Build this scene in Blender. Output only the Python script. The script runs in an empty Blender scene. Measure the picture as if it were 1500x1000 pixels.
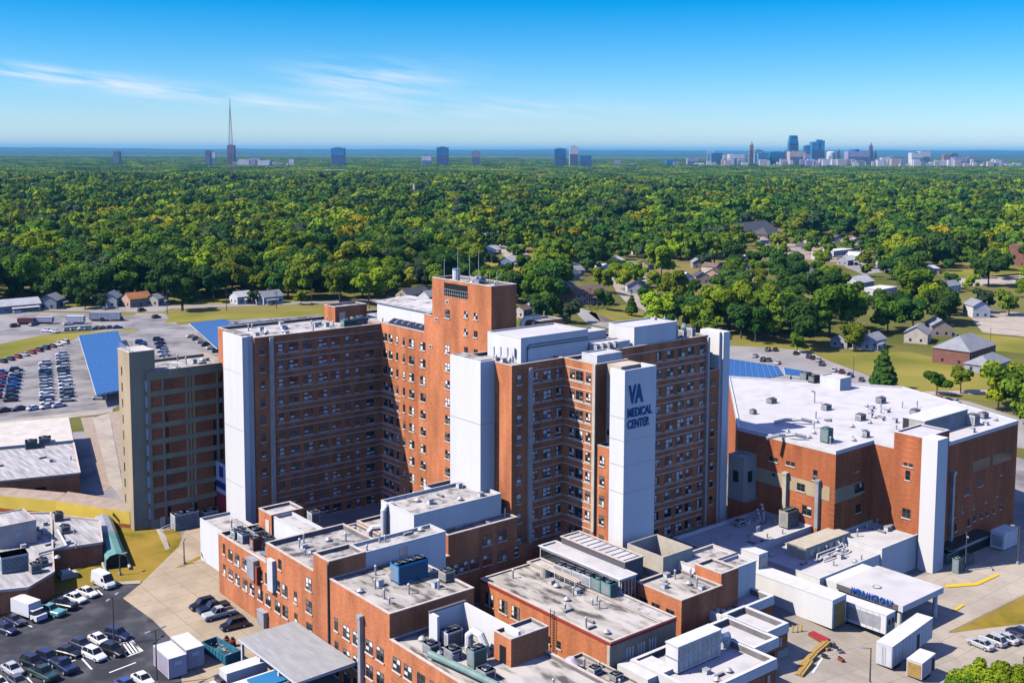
SKY_STR, SKY_SAT, CLOUD, HAZE, HAZE_COL, EXPO, SUN, ZEN = 0.10, 1.25, 9.5, 3.3e-5, (0.15, 0.62, 1.0, 1), 0.26, 5.0, 0.35
TINT_LOW, TINT_HIGH, TINT_MID, BOUNCES = (0.86, 1.06, 1.44, 1), (0.01, 0.76, 1.20, 1), (5.0, 2.15, 2.35, 1), 0  # TINT_MID: added warm boost to the unseen sky above frame, fills shaded walls
import bpy, bmesh, math, random
import numpy as np
from mathutils import Vector, Matrix
rnd = random.Random(11)
scene = bpy.context.scene
COL = scene.collection
PI = math.pi
# ------------------------------------------------------------------ camera model (world: X and Y follow the walls of the hospital)
FPX, CX, CY, HC = 1615.0, 750.0, 378.0, 80.0
PITCH = math.atan((CY-221.5)/FPX); ROLL = math.radians(0.2); AZ = math.radians(50.6)
_F = np.array([math.cos(AZ), math.sin(AZ), 0]); _R = np.array([math.sin(AZ), -math.cos(AZ), 0]); _U = np.array([0, 0, 1.0])
FW = _F*math.cos(PITCH)-_U*math.sin(PITCH); UP0 = _F*math.sin(PITCH)+_U*math.cos(PITCH)
RT = _R*math.cos(ROLL)+UP0*math.sin(ROLL); UP = UP0*math.cos(ROLL)-_R*math.sin(ROLL)
CAM = np.array([0, 0, HC])
def ray(x, y): return FW*FPX+RT*(x-CX)-UP*(y-CY)
def at(x, y, z=0.0):
    r = ray(x, y); return CAM+r*((z-HC)/r[2])
def onu(x, y, u):
    r = ray(x, y); return CAM+r*(u/r[0])
def onv(x, y, v):
    r = ray(x, y); return CAM+r*(v/r[1])
def lat(p): return 0.7727*p[0]-0.6347*p[1]
def dep(p): return 0.6347*p[0]+0.7727*p[1]
L0, L1, DROP = 42.0, 75.0, -4.5
def gz(x, y):                                   # the ground falls to the right of the main block
    l = 0.7727*x-0.6347*y
    return DROP*min(1, max(0, (l-L0)/(L1-L0)))
def G(x, y, up=0.0):
    z = 0.0
    for _ in range(25):
        p = at(x, y, z+up); z = gz(p[0], p[1])
    return Vector((p[0], p[1], z))
# ------------------------------------------------------------------ materials
M = {}
def _mk(name):
    m = bpy.data.materials.new(name); m.use_nodes = True
    nt = m.node_tree; b = nt.nodes['Principled BSDF']; M[name] = m
    return m, nt, b
def mat(name, c1, c2=None, scale=0.3, rough=0.85, metal=0.0, stretch=(1, 1, 1), spec=0.3, c3=None, scale3=0.03, bump=0.0, coat=0.0, local=False, lo=0.35, hi=0.65):
    m, nt, b = _mk(name)
    b.inputs['Roughness'].default_value = rough; b.inputs['Metallic'].default_value = metal
    b.inputs['Specular IOR Level'].default_value = spec; b.inputs['Coat Weight'].default_value = coat
    b.inputs['Base Color'].default_value = (*c1, 1)
    if c2 is None: return m
    N, L = nt.nodes, nt.links
    if local: src = N.new('ShaderNodeTexCoord').outputs['Object']
    else: src = N.new('ShaderNodeNewGeometry').outputs['Position']
    mp = N.new('ShaderNodeMapping'); mp.inputs['Scale'].default_value = stretch; L.new(src, mp.inputs[0])
    def noise(sc, det):
        n = N.new('ShaderNodeTexNoise'); n.inputs['Scale'].default_value = sc; n.inputs['Detail'].default_value = det
        L.new(mp.outputs[0], n.inputs['Vector'])
        r = N.new('ShaderNodeMapRange'); r.inputs[1].default_value = lo; r.inputs[2].default_value = hi
        L.new(n.outputs[0], r.inputs[0]); return r.outputs[0]
    mx = N.new('ShaderNodeMix'); mx.data_type = 'RGBA'; mx.inputs[6].default_value = (*c1, 1); mx.inputs[7].default_value = (*c2, 1)
    f1 = noise(scale, 5); L.new(f1, mx.inputs[0]); out = mx.outputs[2]
    if c3:
        m2 = N.new('ShaderNodeMix'); m2.data_type = 'RGBA'; L.new(out, m2.inputs[6]); m2.inputs[7].default_value = (*c3, 1)
        L.new(noise(scale3, 4), m2.inputs[0]); out = m2.outputs[2]
    L.new(out, b.inputs['Base Color'])
    if bump:
        bp = N.new('ShaderNodeBump'); bp.inputs['Strength'].default_value = bump; bp.inputs['Distance'].default_value = 0.1
        L.new(f1, bp.inputs['Height']); L.new(bp.outputs[0], b.inputs['Normal'])
    return m
def brick(name, c1, c2, mortar, course=0.0):
    m, nt, b = _mk(name); N, L = nt.nodes, nt.links
    b.inputs['Roughness'].default_value = 0.9; b.inputs['Specular IOR Level'].default_value = 0.15
    g = N.new('ShaderNodeNewGeometry'); s = N.new('ShaderNodeSeparateXYZ'); L.new(g.outputs['Position'], s.inputs[0])
    a = N.new('ShaderNodeMath'); a.operation = 'ADD'; L.new(s.outputs[0], a.inputs[0]); L.new(s.outputs[1], a.inputs[1])
    c = N.new('ShaderNodeCombineXYZ'); L.new(a.outputs[0], c.inputs[0]); L.new(s.outputs[2], c.inputs[1])
    t = N.new('ShaderNodeTexBrick'); L.new(c.outputs[0], t.inputs['Vector'])
    t.inputs['Scale'].default_value = 1.0; t.inputs['Brick Width'].default_value = 0.6; t.inputs['Row Height'].default_value = 0.2; t.inputs['Mortar Size'].default_value = 0.012
    t.inputs['Color1'].default_value = (*c1, 1); t.inputs['Color2'].default_value = (*c2, 1); t.inputs['Mortar'].default_value = (*mortar, 1)
    # broad weathering, stretched downwards
    mp = N.new('ShaderNodeMapping'); mp.inputs['Scale'].default_value = (1, 1, 0.25); L.new(g.outputs['Position'], mp.inputs[0])
    n = N.new('ShaderNodeTexNoise'); n.inputs['Scale'].default_value = 0.35; n.inputs['Detail'].default_value = 6; L.new(mp.outputs[0], n.inputs['Vector'])
    r = N.new('ShaderNodeMapRange'); r.inputs[1].default_value = 0.3; r.inputs[2].default_value = 0.7; r.inputs[3].default_value = 0.62; r.inputs[4].default_value = 1.14
    L.new(n.outputs[0], r.inputs[0])
    v = N.new('ShaderNodeVectorMath'); v.operation = 'SCALE'; L.new(t.outputs[0], v.inputs[0]); L.new(r.outputs[0], v.inputs['Scale'])
    out = v.outputs[0]
    if course:
        w = N.new('ShaderNodeMath'); w.operation = 'MODULO'; L.new(s.outputs[2], w.inputs[0]); w.inputs[1].default_value = course
        ab = N.new('ShaderNodeMath'); ab.operation = 'ABSOLUTE'; L.new(w.outputs[0], ab.inputs[0])
        lt = N.new('ShaderNodeMath'); lt.operation = 'LESS_THAN'; L.new(ab.outputs[0], lt.inputs[0]); lt.inputs[1].default_value = 0.22
        mx = N.new('ShaderNodeMix'); mx.data_type = 'RGBA'; L.new(lt.outputs[0], mx.inputs[0]); L.new(out, mx.inputs[6]); mx.inputs[7].default_value = (c1[0]*.82, c1[1]*.8, c1[2]*.8, 1)
        out = mx.outputs[2]
    L.new(out, b.inputs['Base Color']); return m
brick('brick_orange', (0.68, 0.235, 0.098), (0.56, 0.178, 0.070), (0.66, 0.35, 0.20))
brick('brick_red', (0.56, 0.178, 0.074), (0.47, 0.136, 0.056), (0.56, 0.25, 0.13), course=1.1)
mat('cream', (0.62, 0.55, 0.44), (0.52, 0.45, 0.35), 0.5)
mat('stone', (0.66, 0.56, 0.46), (0.56, 0.46, 0.38), 0.8)
mat('white_panel', (0.82, 0.82, 0.80), (0.70, 0.695, 0.68), 0.35, rough=0.6, stretch=(1, 1, 0.08), c3=(0.76, 0.75, 0.73), scale3=0.22)
mat('white_paint', (0.72, 0.72, 0.72), (0.64, 0.64, 0.63), 0.6, rough=0.55)
mat('white_roof', (0.62, 0.60, 0.60), (0.50, 0.485, 0.485), 0.25, rough=0.8, c3=(0.57, 0.555, 0.555), scale3=0.06, lo=.45, hi=.7)
mat('flashing', (0.26, 0.245, 0.24), (0.18, 0.17, 0.17), 0.5)
mat('grey_roof', (0.34, 0.325, 0.315), (0.10, 0.097, 0.095), 0.75, rough=0.95, c3=(0.50, 0.475, 0.455), scale3=0.3, lo=.45, hi=.6)
mat('pale_roof', (0.46, 0.44, 0.42), (0.20, 0.19, 0.18), 0.7, rough=0.95, c3=(0.58, 0.555, 0.53), scale3=0.3, lo=.46, hi=.62)
mat('stain_roof', (0.42, 0.39, 0.355), (0.11, 0.10, 0.085), 0.7, rough=0.95, stretch=(1, 0.35, 1), c3=(0.56, 0.52, 0.47), scale3=0.38, lo=.46, hi=.6)
mat('stripe_roof', (0.55, 0.53, 0.52), (0.30, 0.29, 0.30), 0.55, rough=0.95, stretch=(2.2, 0.25, 1))
mat('membrane', (0.66, 0.62, 0.55), (0.55, 0.50, 0.44), 0.3, rough=0.9)
mat('coping', (0.70, 0.60, 0.52), (0.56, 0.46, 0.39), 0.7, rough=0.7)
mat('coping_red', (0.36, 0.05, 0.04)); mat('coping_dark', (0.14, 0.13, 0.14))
mat('concrete_tan', (0.53, 0.42, 0.27), (0.42, 0.33, 0.205), 0.25, stretch=(1, 1, 0.3), rough=0.95)
mat('concrete', (0.50, 0.47, 0.42), (0.40, 0.37, 0.33), 0.3, rough=0.95)
def slab(name, c1, c2, stain, size):                # concrete cast in bays: joints, bay-to-bay tone, stains
    m, nt, b = _mk(name); N, L = nt.nodes, nt.links; b.inputs['Roughness'].default_value = .95; b.inputs['Specular IOR Level'].default_value = .15
    g = N.new('ShaderNodeNewGeometry'); t = N.new('ShaderNodeTexBrick'); t.offset = 0; L.new(g.outputs['Position'], t.inputs['Vector']); t.inputs['Scale'].default_value = 1; t.inputs['Brick Width'].default_value = size; t.inputs['Row Height'].default_value = size; t.inputs['Mortar Size'].default_value = .05
    t.inputs['Color1'].default_value = (*c1, 1); t.inputs['Color2'].default_value = (*c2, 1); t.inputs['Mortar'].default_value = (c2[0]*.6, c2[1]*.6, c2[2]*.6, 1)
    o = t.outputs[0]
    for sc, lo, hi, f in ((.12, .46, .68, .7), (.7, .55, .7, .45)):
        n = N.new('ShaderNodeTexNoise'); n.inputs['Scale'].default_value = sc; n.inputs['Detail'].default_value = 7; L.new(g.outputs['Position'], n.inputs['Vector']); r = N.new('ShaderNodeMapRange'); r.inputs[1].default_value = lo; r.inputs[2].default_value = hi; r.inputs[4].default_value = f; L.new(n.outputs[0], r.inputs[0])
        x = N.new('ShaderNodeMix'); x.data_type = 'RGBA'; L.new(r.outputs[0], x.inputs[0]); L.new(o, x.inputs[6]); x.inputs[7].default_value = (*stain, 1); o = x.outputs[2]
    L.new(o, b.inputs['Base Color'])
slab('concrete_apron', (0.50, 0.405, 0.29), (0.44, 0.355, 0.255), (0.32, 0.25, 0.175), 6.0); slab('concrete_road', (0.50, 0.435, 0.355), (0.44, 0.385, 0.315), (0.32, 0.275, 0.225), 5.0)
mat('asphalt', (0.058, 0.060, 0.072), (0.092, 0.092, 0.102), 0.35, rough=0.95, c3=(0.038, 0.040, 0.048), scale3=0.16, lo=.45, hi=.6)
mat('old_asphalt', (0.26, 0.25, 0.25), (0.16, 0.155, 0.155), 0.16, rough=0.95, c3=(0.34, 0.315, 0.30), scale3=0.06, lo=.42, hi=.62)
mat('road_grey', (0.36, 0.34, 0.32), (0.28, 0.26, 0.25), 0.06, rough=0.95)
mat('grass', (0.27, 0.20, 0.026), (0.15, 0.14, 0.020), 0.35, rough=1.0, c3=(0.36, 0.24, 0.05), scale3=0.1, spec=0.05)
mat('lawn', (0.205, 0.200, 0.034), (0.125, 0.150, 0.024), 0.12, rough=1.0, c3=(0.31, 0.26, 0.06), scale3=0.03, spec=0.05)
mat('field', (0.125, 0.140, 0.030), (0.075, 0.100, 0.022), 0.05, rough=1.0, c3=(0.24, 0.20, 0.07), scale3=0.006, spec=0.05)
mat('gravel', (0.42, 0.33, 0.26), (0.34, 0.26, 0.20), 0.6, rough=1.0)
mat('paint_white', (0.80, 0.80, 0.78), rough=0.7); mat('paint_yellow', (0.75, 0.50, 0.03), rough=0.7)
mat('yellow_wall', (0.90, 0.66, 0.10), (0.80, 0.57, 0.08), 0.3, rough=0.7)
mat('metal', (0.55, 0.56, 0.57), (0.42, 0.43, 0.45), 0.8, rough=0.5, metal=0.3)
mat('galv', (0.48, 0.50, 0.52), (0.36, 0.38, 0.40), 0.5, rough=0.55, metal=0.3)
mat('ribbed', (0.42, 0.42, 0.42), (0.34, 0.34, 0.34), 0.3, rough=0.6, stretch=(6, 1, 1))
mat('dark_metal', (0.05, 0.055, 0.06), rough=0.5, metal=0.2); mat('black', (0.015, 0.015, 0.017), rough=0.7)
mat('pole', (0.10, 0.10, 0.10), rough=0.6); mat('pole_grey', (0.42, 0.42, 0.42), rough=0.6)
mat('glass', (0.018, 0.022, 0.028), rough=0.12, spec=0.6); mat('blind', (0.82, 0.80, 0.76), rough=0.7)
mat('blind_dim', (0.20, 0.19, 0.18), rough=0.6); mat('frame_dark', (0.10, 0.085, 0.08), rough=0.5)
mat('sill', (0.70, 0.62, 0.54), rough=0.8)
mat('unit_blue', (0.02, 0.28, 0.55), (0.015, 0.22, 0.46), 0.8, rough=0.5); mat('unit_green', (0.22, 0.33, 0.28), (0.17, 0.26, 0.23), 0.8, rough=0.6)
mat('teal', (0.16, 0.36, 0.34), (0.12, 0.29, 0.28), 0.5, rough=0.6); mat('unit_tan', (0.58, 0.52, 0.42), (0.48, 0.43, 0.35), 0.8)
mat('tarp_blue', (0.03, 0.20, 0.42), rough=0.6); mat('dump_teal', (0.05, 0.22, 0.30), (0.03, 0.15, 0.22), 0.8, rough=0.6)
mat('lavender', (0.62, 0.55, 0.62), (0.55, 0.48, 0.55), 0.4, rough=0.6); mat('rust_red', (0.34, 0.07, 0.04), rough=0.7); mat('maroon', (0.16, 0.04, 0.03), rough=0.6)
mat('tyre', (0.02, 0.02, 0.021), rough=0.8); mat('lamp', (0.75, 0.75, 0.72), rough=0.2); mat('tail', (0.45, 0.02, 0.02), rough=0.3)
mat('sign_navy', (0.012, 0.085, 0.27), rough=0.5); mat('sign_blue', (0.02, 0.10, 0.42), rough=0.5)
mat('wood', (0.50, 0.31, 0.09), (0.38, 0.24, 0.08), 1.5); mat('banner_white', (0.55, 0.56, 0.66), rough=0.8); mat('banner_red', (0.38, 0.03, 0.05), rough=0.8); mat('banner_navy', (0.03, 0.04, 0.20), rough=0.8)
mat('trash', (0.7, 0.66, 0.64), (0.5, 0.2, 0.18), 2.0, rough=0.9)
mat('bark', (0.10, 0.075, 0.055), (0.07, 0.05, 0.04), 2.0, local=True); mat('dead_wood', (0.40, 0.37, 0.34))
for n, c in dict(c_white=(0.80, 0.80, 0.80), c_silver=(0.50, 0.52, 0.54), c_black=(0.012, 0.013, 0.016), c_navy=(0.015, 0.025, 0.075), c_grey=(0.12, 0.125, 0.135), c_red=(0.35, 0.015, 0.02), c_blue=(0.03, 0.09, 0.30), c_green=(0.02, 0.06, 0.045), c_maroon=(0.14, 0.015, 0.025), c_tan=(0.45, 0.38, 0.28), c_teal=(0.14, 0.40, 0.40)).items():
    mat(n, c, rough=0.32, coat=0.5, spec=0.5)
def solar_mat():
    m, nt, b = _mk('solar'); N, L = nt.nodes, nt.links
    tc = N.new('ShaderNodeTexCoord'); t = N.new('ShaderNodeTexBrick'); L.new(tc.outputs['UV'], t.inputs['Vector'])
    t.offset = 0.0; t.inputs['Scale'].default_value = 1.0; t.inputs['Brick Width'].default_value = 1.0; t.inputs['Row Height'].default_value = 2.0; t.inputs['Mortar Size'].default_value = 0.05
    t.inputs['Color1'].default_value = (0.010, 0.088, 0.27, 1); t.inputs['Color2'].default_value = (0.013, 0.105, 0.31, 1); t.inputs['Mortar'].default_value = (0.05, 0.19, 0.42, 1)
    L.new(t.outputs[0], b.inputs['Base Color']); b.inputs['Roughness'].default_value = 0.35; b.inputs['Specular IOR Level'].default_value = 0.7
solar_mat()
def leaf_mat(name, c, var=0.5):
    m, nt, b = _mk(name); N, L = nt.nodes, nt.links
    tc = N.new('ShaderNodeTexCoord'); oi = N.new('ShaderNodeObjectInfo')
    n = N.new('ShaderNodeTexNoise'); n.inputs['Scale'].default_value = 0.45; n.inputs['Detail'].default_value = 3; L.new(tc.outputs['Object'], n.inputs['Vector'])
    r = N.new('ShaderNodeMapRange'); r.inputs[1].default_value = 0.3; r.inputs[2].default_value = 0.7; r.inputs[3].default_value = 0.0; r.inputs[4].default_value = 1.0; L.new(n.outputs[0], r.inputs[0])
    mx = N.new('ShaderNodeMix'); mx.data_type = 'RGBA'; mx.inputs[6].default_value = (c[0]*.62, c[1]*.70, c[2]*.8, 1); mx.inputs[7].default_value = (c[0]*1.35, c[1]*1.25, c[2]*1.0, 1)
    L.new(r.outputs[0], mx.inputs[0])
    h = N.new('ShaderNodeHueSaturation'); L.new(mx.outputs[2], h.inputs['Color'])
    r2 = N.new('ShaderNodeMapRange'); r2.inputs[3].default_value = 1-var*.55; r2.inputs[4].default_value = 1+var*.55; L.new(oi.outputs['Random'], r2.inputs[0]); L.new(r2.outputs[0], h.inputs['Value'])
    r3 = N.new('ShaderNodeMapRange'); r3.inputs[3].default_value = 0.530; r3.inputs[4].default_value = 0.490
    w = N.new('ShaderNodeMath'); w.operation = 'FRACT'; m7 = N.new('ShaderNodeMath'); m7.operation = 'MULTIPLY'; m7.inputs[1].default_value = 7.31; L.new(oi.outputs['Random'], m7.inputs[0]); L.new(m7.outputs[0], w.inputs[0]); L.new(w.outputs[0], r3.inputs[0]); L.new(r3.outputs[0], h.inputs['Hue'])
    L.new(h.outputs[0], b.inputs['Base Color']); b.inputs['Roughness'].default_value = 0.75; b.inputs['Specular IOR Level'].default_value = 0.08
    tr = N.new('ShaderNodeBsdfTranslucent'); L.new(h.outputs[0], tr.inputs[0]); ms = N.new('ShaderNodeMixShader'); ms.inputs[0].default_value = 0.22
    L.new(b.outputs[0], ms.inputs[1]); L.new(tr.outputs[0], ms.inputs[2]); L.new(ms.outputs[0], N['Material Output'].inputs[0]); return m
LEAF = dict(dark=(0.066, 0.135, 0.024), mid=(0.140, 0.230, 0.020), bright=(0.270, 0.350, 0.018), olive=(0.200, 0.250, 0.020), yellow=(0.36, 0.29, 0.014), grey=(0.080, 0.120, 0.055))
for k, c in LEAF.items(): leaf_mat('leaf_'+k, c)
# ------------------------------------------------------------------ mesh helpers
class MB:
    def __init__(s): s.v = []; s.f = []; s.m = []; s.names = []; s.uv = {}
    def mi(s, name):
        if name not in s.names: s.names.append(name)
        return s.names.index(name)
    def face(s, pts, m, uv=None):
        b = len(s.v); s.v += [tuple(float(c) for c in p) for p in pts]; s.f.append(tuple(range(b, b+len(pts)))); s.m.append(s.mi(m))
        if uv: s.uv[len(s.f)-1] = uv
        return s
    def box(s, x0, x1, y0, y1, z0, z1, m, top=None, bottom=True):
        top = top or m
        s.face([(x0,y0,z0),(x1,y0,z0),(x1,y0,z1),(x0,y0,z1)], m); s.face([(x1,y1,z0),(x0,y1,z0),(x0,y1,z1),(x1,y1,z1)], m)
        s.face([(x0,y1,z0),(x0,y0,z0),(x0,y0,z1),(x0,y1,z1)], m); s.face([(x1,y0,z0),(x1,y1,z0),(x1,y1,z1),(x1,y0,z1)], m)
        s.face([(x0,y0,z1),(x1,y0,z1),(x1,y1,z1),(x0,y1,z1)], top)
        if bottom: s.face([(x0,y1,z0),(x1,y1,z0),(x1,y0,z0),(x0,y0,z0)], m)
        return s
    def prism(s, poly, z0, z1, m, top=None, bottom=False):
        if sum(poly[i][0]*poly[(i+1)%len(poly)][1]-poly[(i+1)%len(poly)][0]*poly[i][1] for i in range(len(poly))) < 0: poly = poly[::-1]
        n = len(poly)
        for i in range(n):
            a, b = poly[i], poly[(i+1) % n]; s.face([(a[0],a[1],z0),(b[0],b[1],z0),(b[0],b[1],z1),(a[0],a[1],z1)], m)
        s.face([(p[0],p[1],z1) for p in poly], top or m)
        if bottom: s.face([(p[0],p[1],z0) for p in poly[::-1]], m)
        return s
    def cone(s, c, r0, r1, z0, z1, m, n=10, cap=True):
        A = [2*PI*i/n for i in range(n)]
        for i in range(n):
            a, b = A[i], A[(i+1) % n]
            s.face([(c[0]+r0*math.cos(a),c[1]+r0*math.sin(a),z0),(c[0]+r0*math.cos(b),c[1]+r0*math.sin(b),z0),(c[0]+r1*math.cos(b),c[1]+r1*math.sin(b),z1),(c[0]+r1*math.cos(a),c[1]+r1*math.sin(a),z1)], m)
        if cap and r1 > 1e-4: s.face([(c[0]+r1*math.cos(a),c[1]+r1*math.sin(a),z1) for a in A], m)
        return s
    def tube(s, pts, r, m, n=6, r2=None):
        pts = [Vector(p) for p in pts]; rings = []
        for i, p in enumerate(pts):
            d = (pts[min(i+1, len(pts)-1)]-pts[max(i-1, 0)]).normalized()
            a = d.orthogonal().normalized(); b = d.cross(a); rr = r if r2 is None else r+(r2-r)*i/(len(pts)-1)
            if i and abs(rings[-1][1].dot(d)) < 0.99:
                a = (rings[-1][1]-d*rings[-1][1].dot(d)).normalized(); b = d.cross(a)
            rings.append(([p+(a*math.cos(2*PI*k/n)+b*math.sin(2*PI*k/n))*rr for k in range(n)], a))
        for i in range(len(rings)-1):
            for k in range(n): s.face([rings[i][0][k], rings[i][0][(k+1)%n], rings[i+1][0][(k+1)%n], rings[i+1][0][k]], m)
        s.face(rings[0][0][::-1], m); s.face(rings[-1][0], m); return s
    def cylx(s, c, r, w, m, n=12):              # wheel: axis along y
        P = [(c[0]+r*math.cos(2*PI*k/n), c[2]+r*math.sin(2*PI*k/n)) for k in range(n)]
        for k in range(n):
            a, b = P[k], P[(k+1) % n]; s.face([(a[0],c[1]-w/2,a[1]),(b[0],c[1]-w/2,b[1]),(b[0],c[1]+w/2,b[1]),(a[0],c[1]+w/2,a[1])], m)
        s.face([(p[0],c[1]-w/2,p[1]) for p in P], m); s.face([(p[0],c[1]+w/2,p[1]) for p in P[::-1]], m); return s
    def mesh(s, name, smooth=False):
        me = bpy.data.meshes.new(name); me.from_pydata(s.v, [], s.f)
        for n in s.names: me.materials.append(M[n])
        me.polygons.foreach_set('material_index', s.m)
        if s.uv:
            ul = me.uv_layers.new(name='UVMap')
            for fi, uv in s.uv.items():
                for li, c in zip(me.polygons[fi].loop_indices, uv): ul.data[li].uv = c
        if smooth:
            bm = bmesh.new(); bm.from_mesh(me); bmesh.ops.remove_doubles(bm, verts=bm.verts, dist=1e-4); bm.to_mesh(me); bm.free()
            me.polygons.foreach_set('use_smooth', [True]*len(me.polygons))
        me.update(); return me
    def build(s, name, parent=None, loc=None, rz=0.0, smooth=False):
        o = bpy.data.objects.new(name, s.mesh(name, smooth)); COL.objects.link(o)
        if loc is not None: o.location = loc
        elif parent and parent.name in SITE: o.location = -parent.location     # built in place, hung under the thing's base
        o.rotation_euler.z = rz
        if parent: o.parent = parent
        return o
SITE = set()
def building(name, label, cat, base, group=None):
    t = thing(name, label, cat, base, 0, group); SITE.add(t.name); return t
def tag(o, label, cat, group=None):
    o['label'] = label; o['category'] = cat
    if group: o['group'] = group
    return o
def thing(name, label, cat, loc=(0, 0, 0), rz=0.0, group=None):
    o = bpy.data.objects.new(name, None); COL.objects.link(o); o.location = loc; o.rotation_euler.z = rz; o.empty_display_size = 0.5
    return tag(o, label, cat, group)
def setting(o, kind='structure'): o['kind'] = kind; return o
def link_part(name, me, parent, loc=(0, 0, 0), rz=0.0):
    o = bpy.data.objects.new(name, me); COL.objects.link(o); o.parent = parent; o.location = loc; o.rotation_euler.z = rz; return o
def dup(root, loc, rz, label, group=None, mats=None):
    r = root.copy(); COL.objects.link(r); r.location = loc; r.rotation_euler.z = rz; r['label'] = label
    if group: r['group'] = group
    for ch in list(root.children):
        c = ch.copy(); COL.objects.link(c); c.parent = r
        for g in list(ch.children):
            d = g.copy(); COL.objects.link(d); d.parent = c
    return r
# a flat-roofed block: outer wall with parapet, coping on it, roof deck inside
def block(P, x0, x1, y0, y1, z0, z1, wall='brick_orange', roof='grey_roof', cop='coping', par=0.55, th=0.35, names=('wall', 'roof', 'coping'), ov=0.06):
    w = MB()
    w.face([(x0,y0,z0),(x1,y0,z0),(x1,y0,z1),(x0,y0,z1)], wall); w.face([(x1,y1,z0),(x0,y1,z0),(x0,y1,z1),(x1,y1,z1)], wall)
    w.face([(x0,y1,z0),(x0,y0,z0),(x0,y0,z1),(x0,y1,z1)], wall); w.face([(x1,y0,z0),(x1,y1,z0),(x1,y1,z1),(x1,y0,z1)], wall)
    zi = z1-par
    if par > 0:
        a, b, c, d = x0+th, x1-th, y0+th, y1-th; outer = wall; wall = 'flashing' if 'brick' in wall else wall
        w.face([(a,c,zi),(a,c,z1),(b,c,z1),(b,c,zi)], wall); w.face([(a,d,zi),(b,d,zi),(b,d,z1),(a,d,z1)], wall)
        w.face([(a,c,zi),(a,d,zi),(a,d,z1),(a,c,z1)], wall); w.face([(b,c,zi),(b,c,z1),(b,d,z1),(b,d,zi)], wall)
    wo = w.build(names[0], P)
    r = MB().face([(x0+.01,y0+.01,zi),(x1-.01,y0+.01,zi),(x1-.01,y1-.01,zi),(x0+.01,y1-.01,zi)], roof).build(names[1], P)
    if cop and par > 0:
        k = MB(); e = th+ov; X0, X1, Y0, Y1 = x0-ov, x1+ov, y0-ov, y1+ov; t = z1+0.14
        k.box(X0, X1, Y0, Y0+e, z1-.02, t, cop); k.box(X0, X1, Y1-e, Y1, z1-.02, t, cop)
        k.box(X0, X0+e, Y0+e, Y1-e, z1-.02, t, cop); k.box(X1-e, X1, Y0+e, Y1-e, z1-.02, t, cop)
        k.build(names[2], P)
    return wo
# windows: a frame with sill (sub-mesh) and glazing behind its bars; local -Y looks out
WM = {}
def win_mesh(w, h, nx, ny, style):
    key = (round(w, 2), round(h, 2), nx, ny, style)
    if key in WM: return WM[key]
    rr = random.Random(str(key)); b = MB(); t = 0.09; fm = 'frame_dark'
    b.box(-w/2, w/2, -.06, 0, h/2-t, h/2, fm); b.box(-w/2, w/2, -.06, 0, -h/2, -h/2+t, fm)
    for i in range(nx+1):
        x = -w/2+(w-t)*i/nx; tt = t*(1.6 if (nx > 1 and i == nx//2) else 1); b.box(x-(tt-t)/2, x+t+(tt-t)/2, -.058, 0, -h/2+t, h/2-t, fm)
    if ny > 1: b.box(-w/2+t, w/2-t, -.05, 0, -.05, .05, fm)
    b.box(-w/2-.15, w/2+.15, -.16, 0, -h/2-.22, -h/2, 'sill')
    g = MB()
    for i in range(nx):
        for j in range(ny):
            x0 = -w/2+w*i/nx+t*.6; x1 = -w/2+w*(i+1)/nx-t*.6; z0 = -h/2+h*j/ny+.06; z1 = -h/2+h*(j+1)/ny-.06
            p = {'shade': .62, 'sun': .5, 'dark': .1}[style]
            top = rr.random() < p
            m = ('blind' if rr.random() < (.65 if style == 'shade' else .5) else 'blind_dim') if top else 'glass'
            zc = z0+(z1-z0)*(rr.choice([0, .2, .45]) if m != 'glass' else 0)
            if m != 'glass' and zc > z0: g.face([(x0,-.03,z0),(x1,-.03,z0),(x1,-.03,zc),(x0,-.03,zc)], 'glass')
            g.face([(x0,-.03,zc),(x1,-.03,zc),(x1,-.03,z1),(x0,-.03,z1)], m)
    WM[key] = (b.mesh('window'), g.mesh('pane')); return WM[key]
class Wins:                                      # collects the windows of one thing: the largest 100 as parts, the rest as one part
    def __init__(s, P): s.P = P; s.L = []
    def add(s, face, fixed, a, z, w=1.3, h=1.75, nx=2, ny=2, style='sun'):
        st = style+('' if rnd.random() < .75 else '2'); st0 = style
        p = Vector((a, fixed, z)) if face == 'v' else Vector((fixed, a, z))
        s.L.append((p, 0.0 if face == 'v' else -PI/2, (w, h, nx, ny, st0, rnd.randrange(4))))
    def grid(s, face, fixed, cols, rows, **k):
        for c in cols:
            kk = dict(k); a = c
            if isinstance(c, tuple): a = c[0]; kk['w'] = c[1]; kk['nx'] = 2 if c[1] > 1.2 else 1
            for z in rows: s.add(face, fixed, a, z, **kk)
    def done(s):
        s.L.sort(key=lambda t: dep(t[0])-3*t[2][0]*t[2][1]); rest = s.L[100:]
        def meshes(k): return win_mesh(k[0]+.01*k[5], k[1], k[2], k[3], k[4])
        for p, rz, k in s.L[:100]:
            f, g = meshes(k); o = link_part('window', f, s.P, p-Vector(s.P.location), rz); link_part('pane', g, o)
        if rest:
            b = MB()
            for p, rz, k in rest:
                for me in meshes(k):
                    mt = Matrix.Translation(p-Vector(s.P.location)) @ Matrix.Rotation(rz, 4, 'Z')
                    vs = [mt @ v.co for v in me.vertices]
                    for q in me.polygons: b.face([vs[i] for i in q.vertices], me.materials[q.material_index].name)
            setting(b.build('far_windows', s.P, (0, 0, 0)), 'stuff')
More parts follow.
